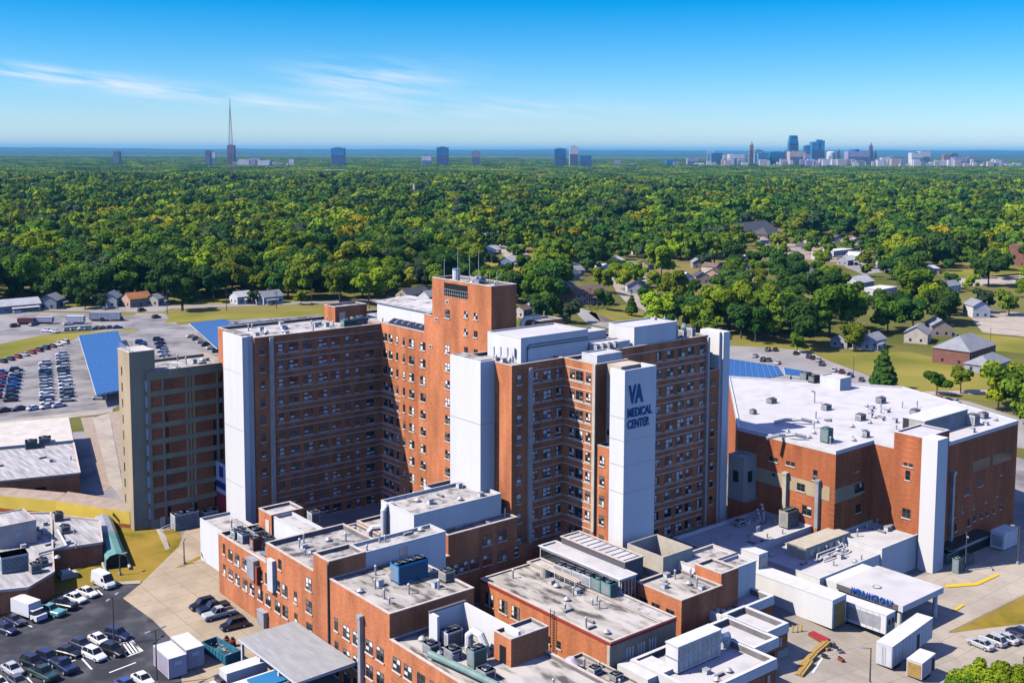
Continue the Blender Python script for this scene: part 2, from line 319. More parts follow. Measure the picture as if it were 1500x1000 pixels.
def bands(P, face, fixed, a0, a1, zs, m='sill', h=0.16, d=0.10, name='string_course'):
    b = MB()
    for z in zs:
        if face == 'v': b.box(a0, a1, fixed-d, fixed-.002, z-h/2, z+h/2, m)
        else: b.box(fixed-d, fixed-.002, a0, a1, z-h/2, z+h/2, m)
    return b.build(name, P)
# ================================================================== the main hospital
FL = [38.6-3.71*k for k in range(11)]            # window rows
def hospital():
    T = 41.3
    P = building('hospital_tower', 'tall red brick hospital block with white stair towers and big VA lettering', 'hospital', (132.8, 168, 0))
    W = Wins(P)
    # left ward wing
    block(P, 101.9, 132.8, 208, 225.5, -1, T, 'brick_orange', 'pale_roof', 'stone', names=('wall', 'roof', 'coping'))
    b = MB(); b.box(99.2, 101.88, 208.6, 217.2, -1, T+.5, 'white_panel'); b.box(99.2, 100.5, 208.0, 208.6, -1, T+.5, 'white_panel')
    for z in (10, 22, 34): b.box(99.17, 101.8, 208.57, 217.23, z, z+.06, 'galv')
    b.build('stair_tower', P)
    MB().box(99.6, 101.7, 209.2, 216.6, T+.5, T+.7, 'grey_roof').build('stair_roof', P)
    MB().box(105.2, 106.1, 207.5, 208, 2, T-.2, 'stone').build('pilaster', P)
    W.grid('v', 208, [(107.8, 1.1), 110.9, 114.2, 117.9, 121.0, (124.0, 1.0), (126.4, 1.0), 129.7], FL, w=2.1, nx=2, style='shade')
    W.grid('v', 208, [(103.6, 1.0)], FL, nx=1, w=1.0, style='shade')
    bands(P, 'v', 208, 106.6, 132.79, [z+1.25 for z in FL]+[z-1.35 for z in FL], h=.17)
    # spine behind the sunlit facade, its upper storeys
    block(P, 132.8, 147, 191.0, 225.5, -1, T+.3, 'brick_orange', 'pale_roof', 'stone')
    block(P, 132.8, 139.2, 168.0, 188.0, -1, 53.6, 'brick_orange', 'pale_roof', 'coping')
    block(P, 132.8, 145, 188.0, 191.0, -1, 45.5, 'brick_orange', 'pale_roof', 'coping')
    block(P, 139.2, 147, 166.0, 188.0, -1, 42.2, 'brick_orange', 'pale_roof', 'coping')
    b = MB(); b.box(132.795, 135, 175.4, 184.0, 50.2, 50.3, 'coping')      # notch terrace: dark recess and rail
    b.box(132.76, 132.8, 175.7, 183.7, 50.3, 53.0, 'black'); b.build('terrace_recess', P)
    b = MB()
    for z in (50.9, 51.7): b.box(132.55, 132.6, 175.6, 183.8, z, z+.07, 'metal')
    for i in range(12): b.box(132.55, 132.6, 175.6+i*.74, 175.66+i*.74, 50.3, 51.7, 'metal')
    b.build('terrace_railing', P)
    cols = [(206.2, 1.6), (204.0, 1.6), (201.4, .8), (198.8, .8), (195.8, 1.9), (191.5, 1.9)]
    W.grid('u', 132.8, cols, FL, style='sun')
    W.grid('u', 132.8, [182.6], [46.6-3.71*k for k in range(13) if k != 1], w=1.7, style='sun')
    W.grid('u', 132.8, [176.2, 173.0], [47.2, 43.6, 39.9], w=1.2, h=1.3, style='dark')
    for v, z in ((182.6, 49.0), (186.4, 44.9), (188.6, 38.9)): MB().box(132.7, 132.8, v-.6, v+.6, z-.4, z+.4, 'sill').box(132.66, 132.7, v-.4, v+.4, z-.2, z+.25, 'frame_dark').build('wall_vent', P)
    bands(P, 'u', 132.8, 200, 207.9, [z+1.25 for z in FL[4:]]+[z-1.35 for z in FL[3:]], h=.17)
    # centre wing
    block(P, 124.9, 137.6, 152, 166.0, -1, T, 'brick_orange', 'pale_roof', 'stone')
    
    MB().box(121.6, 124.88, 157.0, 166.4, -1, T+.4, 'white_panel').box(121.57, 124.85, 156.97, 166.43, 30, 30.08, 'galv').build('stair_tower', P)
    MB().box(122.0, 124.6, 157.4, 166.0, T+.4, T+.6, 'grey_roof').build('stair_roof', P)
    MB().box(128.7, 129.5, 151.4, 151.98, 6, T-.8, 'stone').build('pilaster', P)
    W.grid('v', 151.98, [(126.6, 1.15)], FL[:9], nx=1, h=1.8, style='shade')
    W.grid('v', 151.98, [(130.5, 1.3), (133.4, 2.0), (136.3, 1.3)], FL[:9], h=1.8, style='shade')
    W.grid('u', 137.6, [(149.6, 1.3), (147.6, 2.0), (145.2, 1.3)], FL[:9], h=1.8, style='sun')
    bands(P, 'v', 151.98, 129.6, 137.5, [z+1.25 for z in FL[:10]]+[z-1.3 for z in FL[:9]], h=.15)
    bands(P, 'u', 137.6, 143.9, 151.85, [z+1.25 for z in FL[:10]]+[z-1.3 for z in FL[:9]], h=.15)
    # wing with the sign tower
    block(P, 137.6, 178.7, 152, 167, -1, T, 'brick_orange', 'pale_roof', 'stone')
    block(P, 137.6, 146.0, 143.4, 152, -1, T, 'brick_orange', 'pale_roof', 'cream')
    MB().box(137.3, 137.597, 143.2, 143.9, 10, T, 'cream').build('corner_strip', P)
    block(P, 137.9, 146.0, 139.6, 143.4, -1, 26.4, 'brick_orange', 'pale_roof', 'cream', par=.3)
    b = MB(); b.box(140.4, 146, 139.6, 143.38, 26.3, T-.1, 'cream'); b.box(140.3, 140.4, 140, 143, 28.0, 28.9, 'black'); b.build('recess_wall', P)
    W.grid('u', 137.9, [(141.7, 1.3)], FL[4:10], h=1.8, style='sun')
    b = MB()                                       # white tower open at the top
    b.box(137.6, 145.7, 135.9, 139.58, -1, 39.5, 'white_panel')
    b.box(137.6, 137.9, 135.9, 139.58, 39.5, T+.1, 'white_panel'); b.box(137.9, 145.7, 135.9, 136.2, 39.5, T+.1, 'white_panel'); b.box(145.4, 145.7, 136.2, 139.58, 39.5, T+.1, 'white_panel')
    for z in (28.6, 32.7, 24.0, 19): b.box(137.57, 145.73, 135.87, 139.5, z, z+.07, 'galv')
    tw = b.build('sign_tower', P)
    def lettering(txt, size, x0, x1, z, off):
        cu = bpy.data.curves.new('lettering', 'FONT'); cu.body = txt; cu.size = size; cu.extrude = .06; cu.offset = off
        o = bpy.data.objects.new('tmp', cu); COL.objects.link(o); bpy.context.view_layer.update()
        me = bpy.data.meshes.new_from_object(o.evaluated_get(bpy.context.evaluated_depsgraph_get())); bpy.data.objects.remove(o)
        xs = [v.co.x for v in me.vertices]; sx = (x1-x0)/(max(xs)-min(xs)); m0 = min(xs)
        for v in me.vertices: v.co = Vector(((v.co.x-m0)*sx, -v.co.z, v.co.y))
        me.materials.append(M['sign_navy']); r = bpy.data.objects.new('lettering', me); COL.objects.link(r); r.parent = tw; r.location = (x0, 135.83, z); return r
    lettering('VA', 3.1/.70, 138.5, 142.3, 35.4, .20); lettering('MEDICAL', 1.5/.70, 138.35, 144.6, 32.9, .08); lettering('CENTER', 1.5/.70, 138.35, 144.0, 30.8, .08)
    W.grid('v', 152, [(163.6, 1.3), 167.0, 170.4, 173.3, (176.8, 1.3)], FL, w=2.0, style='shade')
    bands(P, 'v', 152, 146.2, 178.0, [z+1.25 for z in FL]+[z-1.35 for z in FL], h=.18)
    MB().box(178.1, 178.7, 151.4, 151.99, -4, T-.3, 'stone').build('pilaster', P)
    block(P, 178.7, 182.6, 152, 163, -5, 33.6, 'brick_orange', 'pale_roof', 'stone')
    W.grid('v', 152, [(180.6, 1.1)], FL[2:10], nx=1, h=1.7, style='shade')
    b = MB(); b.box(182.62, 183.3, 152.2, 157.6, -5, T+.3, 'white_panel'); b.box(183.3, 185.4, 151.6, 157.6, -5, T+.3, 'white_panel'); b.build('stair_tower', P)
    W.done()
    return P
HOSP = hospital()
# ------------------------------------------------------------------ roof-top rooms and plant of the main block (they stand on it)
def simple_box(name, label, cat, x0, x1, y0, y1, z0, z1, wall, roof=None, par=.3, group=None, extra=None):
    P = building(name, label, cat, ((x0+x1)/2, (y0+y1)/2, z0), group)
    block(P, x0, x1, y0, y1, z0, z1, wall, roof or 'pale_roof', 'white_paint' if 'white' in wall else 'coping', par=par, th=.2, ov=.03)
    if extra: extra(P)
    return P
def ph(P):
    b = MB()
    for i in range(8): b.box(136.2, 147, 207.5-i*2.1, 207.6-i*2.1, 44.2, 45.9, 'galv')
    b.build('panel_joint', P)
P = building('penthouse', 'white metal penthouse with a shallow pitched roof, left of the tall brick tower', 'penthouse', (141, 205, 41.3))
b = MB(); x0, x1, y0, y1 = 136.3, 144.5, 192.0, 215.0
b.box(x0, x1, y0, y1, 41.0, 45.4, 'white_panel'); b.build('wall', P)
b = MB(); b.face([(x0-.3,y0-.3,45.4),(x1+.3,y0-.3,46.2),(x1+.3,y1+.3,46.2),(x0-.3,y1+.3,45.4)], 'pale_roof'); b.box(x0-.3, x0-.2, y0-.3, y1+.3, 45.1, 45.4, 'metal'); b.build('roof', P)
for i in range(6):
    y = 192.8+i*2.35
    t = thing('skylight_panel', ['first', 'second', 'third', 'fourth', 'fifth', 'sixth'][i]+' from the right of the six dark tilted solar panels by the white penthouse', 'solar panel', (134.4, y, 41.3), 0, 'tilted panels before the white penthouse')
    MB().face([(-1.1,0,.15),(1.0,0,1.3),(1.0,2.1,1.3),(-1.1,2.1,.15)], 'glass').build('panel', t, (0, 0, 0))
    MB().box(.8, .95, .1, .2, -.2, 1.2, 'metal').box(.8, .95, 1.9, 2.0, -.2, 1.2, 'metal').box(-1.1, -.95, .1, 2.0, -.2, .12, 'metal').build('stand', t, (0, 0, 0))
P = simple_box('roof_cabin', 'small brick stair head on the far end of the left wing roof', 'roof room', 127.5, 136.0, 219.0, 224.0, 40.7, 44.3, 'brick_orange', 'grey_roof')
MB().face([(128.6,218.98,41),(130.2,218.98,41),(130.2,218.98,43),(128.6,218.98,43)], 'galv').build('door', P)
def hvac(label, x, y, z, sx, sy, sz, col='metal', rz=0.0, fans=2, group=None, louv='front', cat='air conditioner', name='rooftop_unit', legs=.25):
    t = thing(name, label, cat, (x, y, z), rz, group)
    b = MB(); b.box(-sx/2, sx/2, -sy/2, sy/2, legs, sz, col); b.box(-sx/2-.04, sx/2+.04, -sy/2-.04, sy/2+.04, sz-.12, sz, col); b.build('casing', t, (0, 0, 0))
    b = MB()
    for i in (-1, 1):
        for j in (-1, 1): b.box(i*(sx/2-.15)-.08, i*(sx/2-.15)+.08, j*(sy/2-.15)-.08, j*(sy/2-.15)+.08, 0, legs, 'dark_metal')
    b.build('base_frame', t, (0, 0, 0))
    g = MB(); n = max(3, int(sz/.3))
    for k in range(n):
        zz = legs+.2+(sz-legs-.45)*k/n
        g.box(-sx/2+.2, sx/2-.2, -sy/2-.05, -sy/2, zz, zz+.12, 'dark_metal'); g.box(-sx/2-.05, -sx/2, -sy/2+.2, sy/2-.2, zz, zz+.12, 'galv')
    g.build('louvre', t, (0, 0, 0))
    for k in range(fans):
        a = (k+.5)/fans-.5; fx, fy = (a*sx, 0) if sx >= sy else (0, a*sy); r = min(sx, sy)*.36 if fans < 2 else min(min(sx, sy)*.38, max(sx, sy)/fans*.42)
        f = MB().cone((fx, fy), r, r, sz, sz+.22, 'galv', 12, False); f.cone((fx, fy), r*.95, r*.95, sz+.02, sz+.03, 'black', 12); f.box(fx-r, fx+r, fy-.05, fy+.05, sz+.16, sz+.21, 'dark_metal'); f.build('fan', t, (0, 0, 0))
    return t
def pipe(name, label, cat, pts, r, m='metal', n=8, group=None):
    p0 = Vector(pts[0]); t = MB().tube([Vector(p)-p0 for p in pts], r, m, n).build(name, None, p0); return tag(t, label, cat, group)
hvac('low teal cooling unit on the left wing roof by the small brick stair head', 127.6, 213.0, 40.75, 3.6, 1.6, 1.5, 'teal', fans=2)
hvac('pale grey low air handler on the left wing roof beside the teal unit', 131.2, 214.5, 40.75, 3.4, 2.2, 1.6, 'white_paint', fans=1)
# antennas and tanks on the tall brick tower
for i, (u, v, h) in enumerate([(134.2, 185.6, 4.6), (134.6, 181.4, 7.2), (135.2, 178.2, 6.0), (136.0, 176.2, 6.6), (137.0, 171.5, 3.0), (134.4, 170.5, 3.2)]):
    t = thing('antenna_mast', ['leftmost', 'second from the left', 'third from the left', 'fourth from the left', 'short second from the right', 'short rightmost'][i]+' of the six thin antenna masts on the tall brick tower', 'antenna', (u, v, 53.05), 0, 'antenna masts on the tall brick tower')
    MB().cone((0, 0), .11, .05, 0, h, 'pole_grey', 6).build('mast', t, (0, 0, 0)); MB().box(-.4, .4, -.4, .4, 0, .3, 'dark_metal').build('base_plate', t, (0, 0, 0))
t = thing('water_tank', 'pale upright cylinder tank in the notch at the top of the brick tower', 'tank', (135.0, 182.5, 53.05)); MB().cone((0, 0), .8, .8, 0, 2.6, 'white_paint', 14).build('shell', t, (0, 0, 0)); MB().cone((0, 0), .86, .86, 2.6, 2.75, 'teal', 14).build('lid', t, (0, 0, 0))
hvac('low white fan box on the tall tower roof', 136.5, 177.0, 53.05, 2.4, 2.0, 1.5, 'white_paint', fans=1)
hvac('small grey fan box near the front edge of the tall tower roof', 134.5, 174.0, 53.05, 1.4, 1.4, 1.2, 'galv', fans=1)
pipe('exhaust_duct', 'fat silver duct bent over at the foot of the tall tower right side', 'duct', [(139.9, 167.0, 42), (139.9, 167.0, 46.0), (140.5, 166.8, 46.8), (144, 166.3, 46.8)], .55, 'metal', 10)
for k in range(3): t = tag(MB().cone((0, 0), .35, .35, 0, 3.6-.5*k, 'metal', 10).cone((0, 0), .42, .42, 3.5-.5*k, 3.7-.5*k, 'galv', 10).build('vent_stack', None, (143.0+1.3*k, 167.4, 42)), ['tallest', 'middle', 'shortest'][k]+' of three silver vent stacks right of the tall brick tower', 'vent stack', 'vent stacks right of the tall tower')
simple_box('brick_plant_room', 'low brick plant room right of the tall tower behind the vent stacks', 'roof room', 145.5, 152.0, 168.5, 173.0, 41, 45.4, 'brick_orange', 'pale_roof')
# white plant rooms on the centre wing and sign wing
P = simple_box('plant_room', 'long white plant room on the centre wing roof with dark pipes on its shaded side', 'roof room', 129.2, 146.2, 154.6, 164.6, 40.8, 45.5, 'white_panel', 'white_roof', .15)
b = MB()
for z in (44.2, 43.7): b.tube([(130.6, 154.4, 41), (130.6, 154.4, z-.4), (131.1, 154.4, z), (146, 154.4, z)], .09, 'dark_metal', 6)
b.build('side_pipes', P)
for i in range(4):
    t = thing('ladder_frame', ['leftmost', 'second', 'third', 'rightmost'][i]+' of the four white antenna brackets before the long white plant room', 'antenna bracket', (126.6+i*.75, 159.5-i*1.1, 40.75), 0, 'white brackets on the centre wing roof')
    MB().tube([(0, 0, 0), (0, 0, 2.9)], .07, 'white_paint').build('post', t, (0, 0, 0)); MB().box(-.12, .12, -.25, .25, 1.3, 2.9, 'white_paint').build('antenna_panel', t, (0, 0, 0))
simple_box('plant_box', 'tall white plant box on the sign wing roof with a blue shaded side', 'roof room', 157.6, 170.0, 153.2, 160.5, 40.8, 44.9, 'white_panel', 'white_roof', .15)
simple_box('plant_shed', 'low white shed between the two white plant rooms', 'roof room', 149.5, 156.0, 159.5, 164.0, 40.8, 43.8, 'white_panel', 'white_roof', .15)
simple_box('duct_house', 'flat long pale duct house behind the sign tower', 'roof room', 146.8, 156.6, 153.4, 157.0, 40.8, 42.4, 'white_paint', 'white_roof', .1)
simple_box('roof_cabin', 'small white lift head close behind the sign tower', 'roof room', 139.0, 145.4, 144.5, 148.6, 40.8, 42.6, 'white_paint', 'white_roof', .1)
for i in range(4): hvac(['leftmost', 'second', 'third', 'rightmost'][i]+' of the four small white fan boxes beside the sign tower top', 147.0+i*1.7, 152.9, 41.45, .8, .8, 1.1, 'white_paint', fans=1, group='small fan boxes beside the sign tower')
for i in range(6):
    x = 170.8+i*1.35
    hvac(['tall white unit leftmost', 'squat grey unit second', 'white unit third', 'grey unit fourth', 'white unit fifth', 'white unit rightmost'][i]+' in the machine cluster on the sign wing roof', x, 154.6+(i % 2)*2.2, 40.75, 1.1, 1.6, [2.8, 1.5, 2.0, 1.4, 2.2, 1.8][i], ['white_paint', 'galv'][i % 2], fans=1, group='machines on the sign wing roof')
for i, (x, h) in enumerate([(169.5, 4.8), (172.5, 4.5), (176.2, 3.6)]):
    tag(MB().cone((0, 0), .16, .12, 0, h, 'white_paint', 8).box(-.3, .3, -.3, .3, h-.5, h-.4, 'white_paint').build('vent_pole', None, (x, 158.8, 40.75)), ['left', 'middle', 'right'][i]+' white vent pole behind the machines on the sign wing roof', 'vent pole')
tag(MB().cone((0, 0), .75, .75, 0, 2.0, 'unit_green', 12).cone((0, 0), .75, .3, 2.0, 2.8, 'unit_green', 12).build('tank', None, (176.5, 156.8, 40.75)), 'pale green rounded tank at the right end of the sign wing roof', 'tank')
pipe('roof_pipe', 'thin white railing pipe along the back of the left wing roof', 'pipe', [(104, 224.6, 41.9), (127, 224.6, 41.9)], .12, 'white_paint')
# ================================================================== concrete-framed annex on the left
def annex():
    P = building('annex_building', 'nine storey annex of brick panels in a tan concrete grid with a tall stair shaft', 'building', (93, 228, 0))
    H = 33.7
    block(P, 85.4, 103.5, 223.8, 236.6, -1, H, 'concrete_tan', 'pale_roof', 'concrete_tan', par=.5)
    b = MB(); cols = [(85.9, 88.0), (89.6, 93.3), (95.4, 99.1), (101.3, 103.4)]
    zz = [31.9-3.44*k for k in range(9)]
    for z in zz:
        for a, c in [(85.9, 88.2), (88.6, 94.2), (94.6, 100.4), (100.8, 103.4)]: b.face([(a,223.77,z-2.35),(c,223.77,z-2.35),(c,223.77,z),(a,223.77,z)], 'brick_red')
    b.build('brick_panels', P)
    for z in zz:
        for x in (89.2, 93.6, 95.2, 99.8, 101.4): MB().box(x-.3, x+.3, 223.72, 223.765, z-2.3, z-.05, 'glass').build('window', P)
    bb = MB()
    for z in zz: bb.box(85.3, 103.5, 223.62, 223.765, z+.003, z+1.09, 'concrete_tan')
    for x in (85.4, 88.2, 94.2, 100.4): bb.box(x, x+.4, 223.55, 223.765, 3.5, H-.6, 'concrete_tan')
    bb.build('concrete_grid', P)
    b = MB()
    for z in zz: b.box(85.1, 85.39, 224.2, 226.4, z-2.3, z, 'white_paint')
    b.build('side_window_boxes', P)
    s = MB(); s.box(82.0, 87.4, 225.0, 231.6, -1, 38.0, 'concrete_tan'); s.build('stair_shaft', P)
    s = MB(); s.box(81.94, 87.46, 224.94, 231.66, 37.98, 38.2, 'membrane'); s.build('shaft_roof', P)
    for k in range(10): MB().box(81.93, 81.998, 229.3, 229.75, 33.6-3.45*k-.9, 33.6-3.45*k+.9, 'glass').build('slit_window', P)
    b = MB()
    for (x0, y0, x1, y1, z) in ((85.6, 224.1, 92, 224.1, H+.1), (85.6, 224.1, 85.6, 226.5, H+.1), (82.2, 231.4, 82.2, 225.3, 38.2), (82.2, 231.4, 85, 231.4, 38.2)):
        for h in (.5, 1.0): b.tube([(x0, y0, z+h), (x1, y1, z+h)], .06, 'metal', 5)
        for k in range(4): b.tube([(x0+(x1-x0)*k/3, y0+(y1-y0)*k/3, z), (x0+(x1-x0)*k/3, y0+(y1-y0)*k/3, z+1)], .05, 'metal', 5)
    b.build('roof_railing', P)
    b = MB(); b.box(87.0, 88.2, 223.5, 223.61, 0, 2.3, 'metal'); b.build('door', P)
annex()
b = MB()                                           # hoarding between annex and wing
b.box(99.9, 100.1, 218.6, 223.7, 8.2, 12.4, 'banner_white'); b.box(99.88, 100.1, 218.6, 223.7, 5.6, 6.6, 'banner_white'); b.box(99.9, 100.1, 218.6, 223.7, 6.6, 8.2, 'banner_navy'); b.box(99.9, 100.1, 218.6, 223.7, -1, 5.6, 'banner_red')
b.box(99.85, 99.9, 220, 222, 9.2, 11.6, 'banner_navy')
tag(b.build('link_wall', None), 'white, navy and red painted wall in the shade between annex and hospital wing', 'wall')
hvac('large white louvred generator box at the foot of the annex', 91.2, 220.6, 0, 5.2, 2.4, 3.4, 'white_paint', fans=2, cat='generator', name='generator_box')
hvac('smaller white machine right of the generator box at the annex foot', 97.0, 220.8, 0, 3.0, 2.0, 2.6, 'white_paint', fans=1, cat='generator', name='generator_box')
t = thing('stair_ramp', 'white metal ramp rails on the ground beside the generator box', 'railing', (88.0, 219.4, 0))
for k, dy in enumerate((0, 1.2)):
    MB().tube([(-2, dy, 0), (-2, dy, 1.0), (1.5, dy, 1.6), (1.5, dy, 0)], .08, 'white_paint').tube([(-2, dy, .5), (1.5, dy, 1.1)], .06, 'white_paint').build('rail', t, (0, 0, 0))
# ================================================================== low brick front building
def front():
    P = building('front_building', 'low stepped brick building in the foreground with a long sunlit window wall', 'hospital building', (82, 150, 0))
    W = Wins(P)
    def bw(x0, x1, y0, y1, z1, roof='grey_roof', z0=-1, wall='brick_orange', **k): block(P, x0, x1, y0, y1, z0, z1, wall, roof, 'coping', **k)
    bw(82, 96, 164.6, 183.3, 11.1)
    bw(82, 97, 148.5, 164.6, 14.6, par=.7)
    bw(82.0, 88.6, 143.7, 148.5, 17.5, par=.5)
    bw(82.0, 97, 126.8, 143.7, 14.9, 'stain_roof', par=.4)
    bw(82.0, 97, 96.0, 126.8, 11.25, 'stain_roof', par=.5)
    z3 = (8.5, 4.9, 1.3)
    W.grid('u', 82, [(180.9, .9)], (8.9, 5.1), w=.9, nx=1, h=1.9, style='dark')
    W.grid('u', 82, [178.3, 175.6, 172.6, 170.0], (8.5, 4.9), w=1.7, h=1.9, style='sun')
    W.grid('u', 82, [166.8, 164.0, 160.6, 158.0], (8.5, 4.9), w=1.8, h=1.9, style='sun')
    W.grid('u', 82, [(154.4, 1.0)], (8.5, 4.9), w=1.0, nx=1, h=1.9, style='sun'); W.add('u', 82, 159.6, 12.4, 1.1, 1.7, 1, 2, 'sun')
    W.grid('u', 82, [150.0], (12.1, 8.4, 4.7), w=1.8, h=2.0, style='sun')
    W.grid('u', 82, [(141.6, 1.0)], (8.4, 4.7, 1.2), w=1.0, nx=1, h=2.0, style='sun')
    W.grid('u', 82, [138.6, 135.8, 132.2, 129.3, 125.0, 122.2, 119.0, 116.0, 112.6, 109.6], (8.2, 4.5, 1.0), w=1.9, h=2.0, style='sun')
    W.done()
    b = MB(); b.box(81.3, 82, 161.0, 162.9, 7.2, 12.6, 'white_paint'); b.build('painted_strip', P)
    MB().tube([(81.8, 143.62, 0), (81.8, 143.62, 17.2)], .16, 'frame_dark').build('downpipe', P)
front()
def duct(label, u, v0, z0, z1, w=.5, m='galv'): return tag(MB().box(-w, 0, -w/2, w/2, 0, z1-z0, m).box(-w*1.2, 0, -w*.7, w*.7, z1-z0, z1-z0+.5, m).build('wall_duct', None, (u-.01, v0, z0)), label, 'duct')
duct('tall grey duct climbing the sunlit front wall between windows', 82, 134.0, 0, 12.0, .7, 'galv')
t = thing('louvre_stack', 'rusty grey vent boxes hung on the sunlit front wall near its left end', 'vent', (81.9, 168.9, 7.4))
MB().box(-.9, 0, -1.6, 0.9, 0, 3.2, 'galv').build('casing', t, (0, 0, 0)); MB().box(-.7, 0, -2.4, -1.7, -.6, 2.6, 'rust_red').build('side_pipe', t, (0, 0, 0)); MB().box(-1.0, .3, -1.8, 1.0, 3.2, 3.5, 'metal').build('cap', t, (0, 0, 0))
simple_box('white_block', 'plain white block left of the low brick building', 'building', 86.2, 92.6, 183.6, 201.0, -1, 8.2, 'white_panel', 'pale_roof', .4)
P = building('roof_cabin', 'L shaped roof room with brick and white walls on the low brick building', 'roof room', (90, 180, 11))
block(P, 89.2, 95.6, 176.6, 181.6, 10.6, 14.6, 'brick_orange', 'pale_roof', 'coping', par=.4); block(P, 89.6, 93.4, 164.8, 176.6, 10.6, 14.3, 'white_panel', 'pale_roof', 'white_paint', par=.4, th=.25)
MB().box(89.1, 89.19, 177.4, 178.8, 10.7, 13.4, 'sill').build('door', P)
for i, (x, y, sx, sy, sz, c) in enumerate([(84.6, 180.4, 2.4, 1.6, 1.5, 'white_paint'), (84.4, 177.6, 1.8, 2.0, 1.7, 'white_paint'), (87.4, 179.2, 2.0, 3.4, 1.4, 'metal'), (86.6, 173.4, 2.2, 2.0, 1.6, 'galv'), (84.2, 172.8, 1.6, 1.4, 2.2, 'rust_red'), (87.8, 169.4, 1.6, 2.2, 1.2, 'unit_green'), (85.0, 168.2, 1.8, 1.8, 1.6, 'galv')]):
    hvac(['white fan unit at the left end of the low roof', 'boxy white condenser second on the low left roof', 'long silver air handler behind the white condensers', 'grey condenser in the middle of the low left roof', 'rusty tall box beside the wall vent on the low left roof', 'green low cooler near the white wall on the low left roof', 'grey square condenser at the step of the low left roof'][i], x, y, 10.55, sx, sy, sz, c, fans=1 if sx < 2.3 else 2, group='machines on the low left roof')
simple_box('white_plant_room', 'big white plant room between the low building and the hospital tower', 'roof room', 104.2, 123.5, 153.2, 163.6, -1, 17.6, 'white_panel', 'pale_roof', .5)
P = simple_box('white_duct_room', 'long white room with a blue shaded side behind the stained low roof', 'roof room', 88.6, 104.2, 143.9, 148.4, -1, 17.3, 'white_panel', 'pale_roof', .4)
MB().box(95, 96.6, 143.82, 143.88, 14.6, 16.6, 'galv').build('door', P)
pipe('exhaust_duct', 'tall white duct bent over at the corner of the big white plant room', 'duct', [(103.5, 161.6, 10.5), (103.5, 161.6, 16.6), (103.9, 161.6, 17.2), (105.4, 161.6, 17.2)], .6, 'white_paint', 10)
pipe('exhaust_duct', 'short white elbow duct on the roof left of the big white plant room', 'duct', [(101.6, 163.4, 11.0), (101.6, 163.4, 12.6), (102.0, 163.1, 13.2), (103.4, 162.4, 13.2)], .55, 'white_paint', 10)
P = building('courtyard_building', 'low flat roofed wing filling the court between the white plant room and the ward wing', 'building', (105, 180, 0))
block(P, 97.0, 104.2, 148.5, 172.0, -1, 11.2, 'brick_orange', 'pale_roof', 'coping', par=.4); block(P, 104.2, 132.7, 163.6, 172.0, -1, 11.6, 'brick_orange', 'pale_roof', 'coping', par=.4)
simple_box('white_roof_hut', 'small white open roof hut against the foot of the sunlit hospital facade', 'roof room', 122.5, 131.5, 170.0, 176.5, 2, 13.6, 'white_panel', 'pale_roof', .8)
hvac('round white tank-like fan in the shaded court', 100.2, 181, 9.4, 1.8, 1.8, 2.6, 'white_paint', fans=1)
P = building('rear_wing', 'shaded low brick wing with double windows in front of the centre tower', 'hospital building', (116, 151, 0))
block(P, 109.3, 124.85, 150.2, 153.2, -1, 13.7, 'brick_orange', 'pale_roof', 'coping', par=.3)
block(P, 104.25, 109.3, 149.8, 153.1, -1, 10.2, 'brick_orange', 'pale_roof', 'coping', par=.3)

MB().box(124.86, 128.6, 150.2, 151.9, -1, 7.8, 'brick_orange').build('base_wall', P)
W = Wins(P); W.grid('v', 150.18, [117.8, 121.3], (11.1,), w=1.9, h=1.9, style='shade'); W.grid('v', 150.18, [110.4, 112.6, 115.0, 117.9, 121.3, (124.6, 1.0)], (7.4,), w=1.9, h=1.9, style='shade'); W.done()
# plant on the stained roof and the open-air plant yard
hvac('bright blue cooling tower with a row of fans on the stained low roof', 92.0, 136.6, 14.55, 5.4, 2.4, 3.0, 'unit_blue', fans=4, cat='cooling tower', name='cooling_tower')
pipe('roof_duct', 'grey pipe lying across the stained roof beside the blue cooling tower', 'pipe', [(95.2, 135.6, 15.2), (96.6, 134.8, 15.2), (96.8, 133.6, 15.2)], .22, 'galv')
hvac('pale square fan unit at the right edge of the stained low roof', 96.2, 132.6, 14.55, 1.8, 1.8, 1.6, 'unit_tan', fans=1)
t = thing('screen_wall', 'tall white screen wall enclosing the plant yard on the low front roof', 'wall', (90, 120, 11))
b = MB(); b.box(86.4, 92.6, 123.0, 123.4, -.2, 4.2, 'white_panel'); b.box(92.2, 92.6, 110.6, 123.0, -.2, 4.2, 'white_panel'); b.box(86.4, 86.8, 121.4, 123.0, -.2, 4.2, 'white_panel')
o = b.build('wall', t, (-90, -120, 0)); MB().box(86.3, 92.7, 122.95, 123.45, 4.2, 4.4, 'coping_dark').build('wall_cap', t, (-90, -120, 0)); MB().box(92.7, 93.6, 111, 123, 2.2, 2.5, 'grey_roof').build('ledge', t, (-90, -120, 0))
P = simple_box('lift_tower', 'square brick lift tower with a doorway on the front roof', 'roof room', 90.6, 97.3, 110.2, 113.9, 10.7, 14.6, 'brick_orange', 'pale_roof', .4)
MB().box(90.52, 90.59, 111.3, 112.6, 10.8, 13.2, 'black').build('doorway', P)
hvac('white box fan unit beside the tall screen wall', 88.6, 121.0, 10.75, 2.6, 1.8, 2.2, 'white_paint', fans=3)
hvac('green grey chiller in the middle of the plant yard', 87.4, 113.6, 10.75, 2.2, 1.6, 2.6, 'unit_green', fans=2)
pipe('exhaust_duct', 'white gooseneck duct bending down in the plant yard', 'duct', [(89.4, 118.0, 10.8), (89.4, 118.0, 12.9), (89.7, 117.2, 13.7), (89.9, 116.0, 13.4), (90.0, 115.2, 12.2), (90.0, 114.9, 10.8)], .6, 'white_paint', 10)
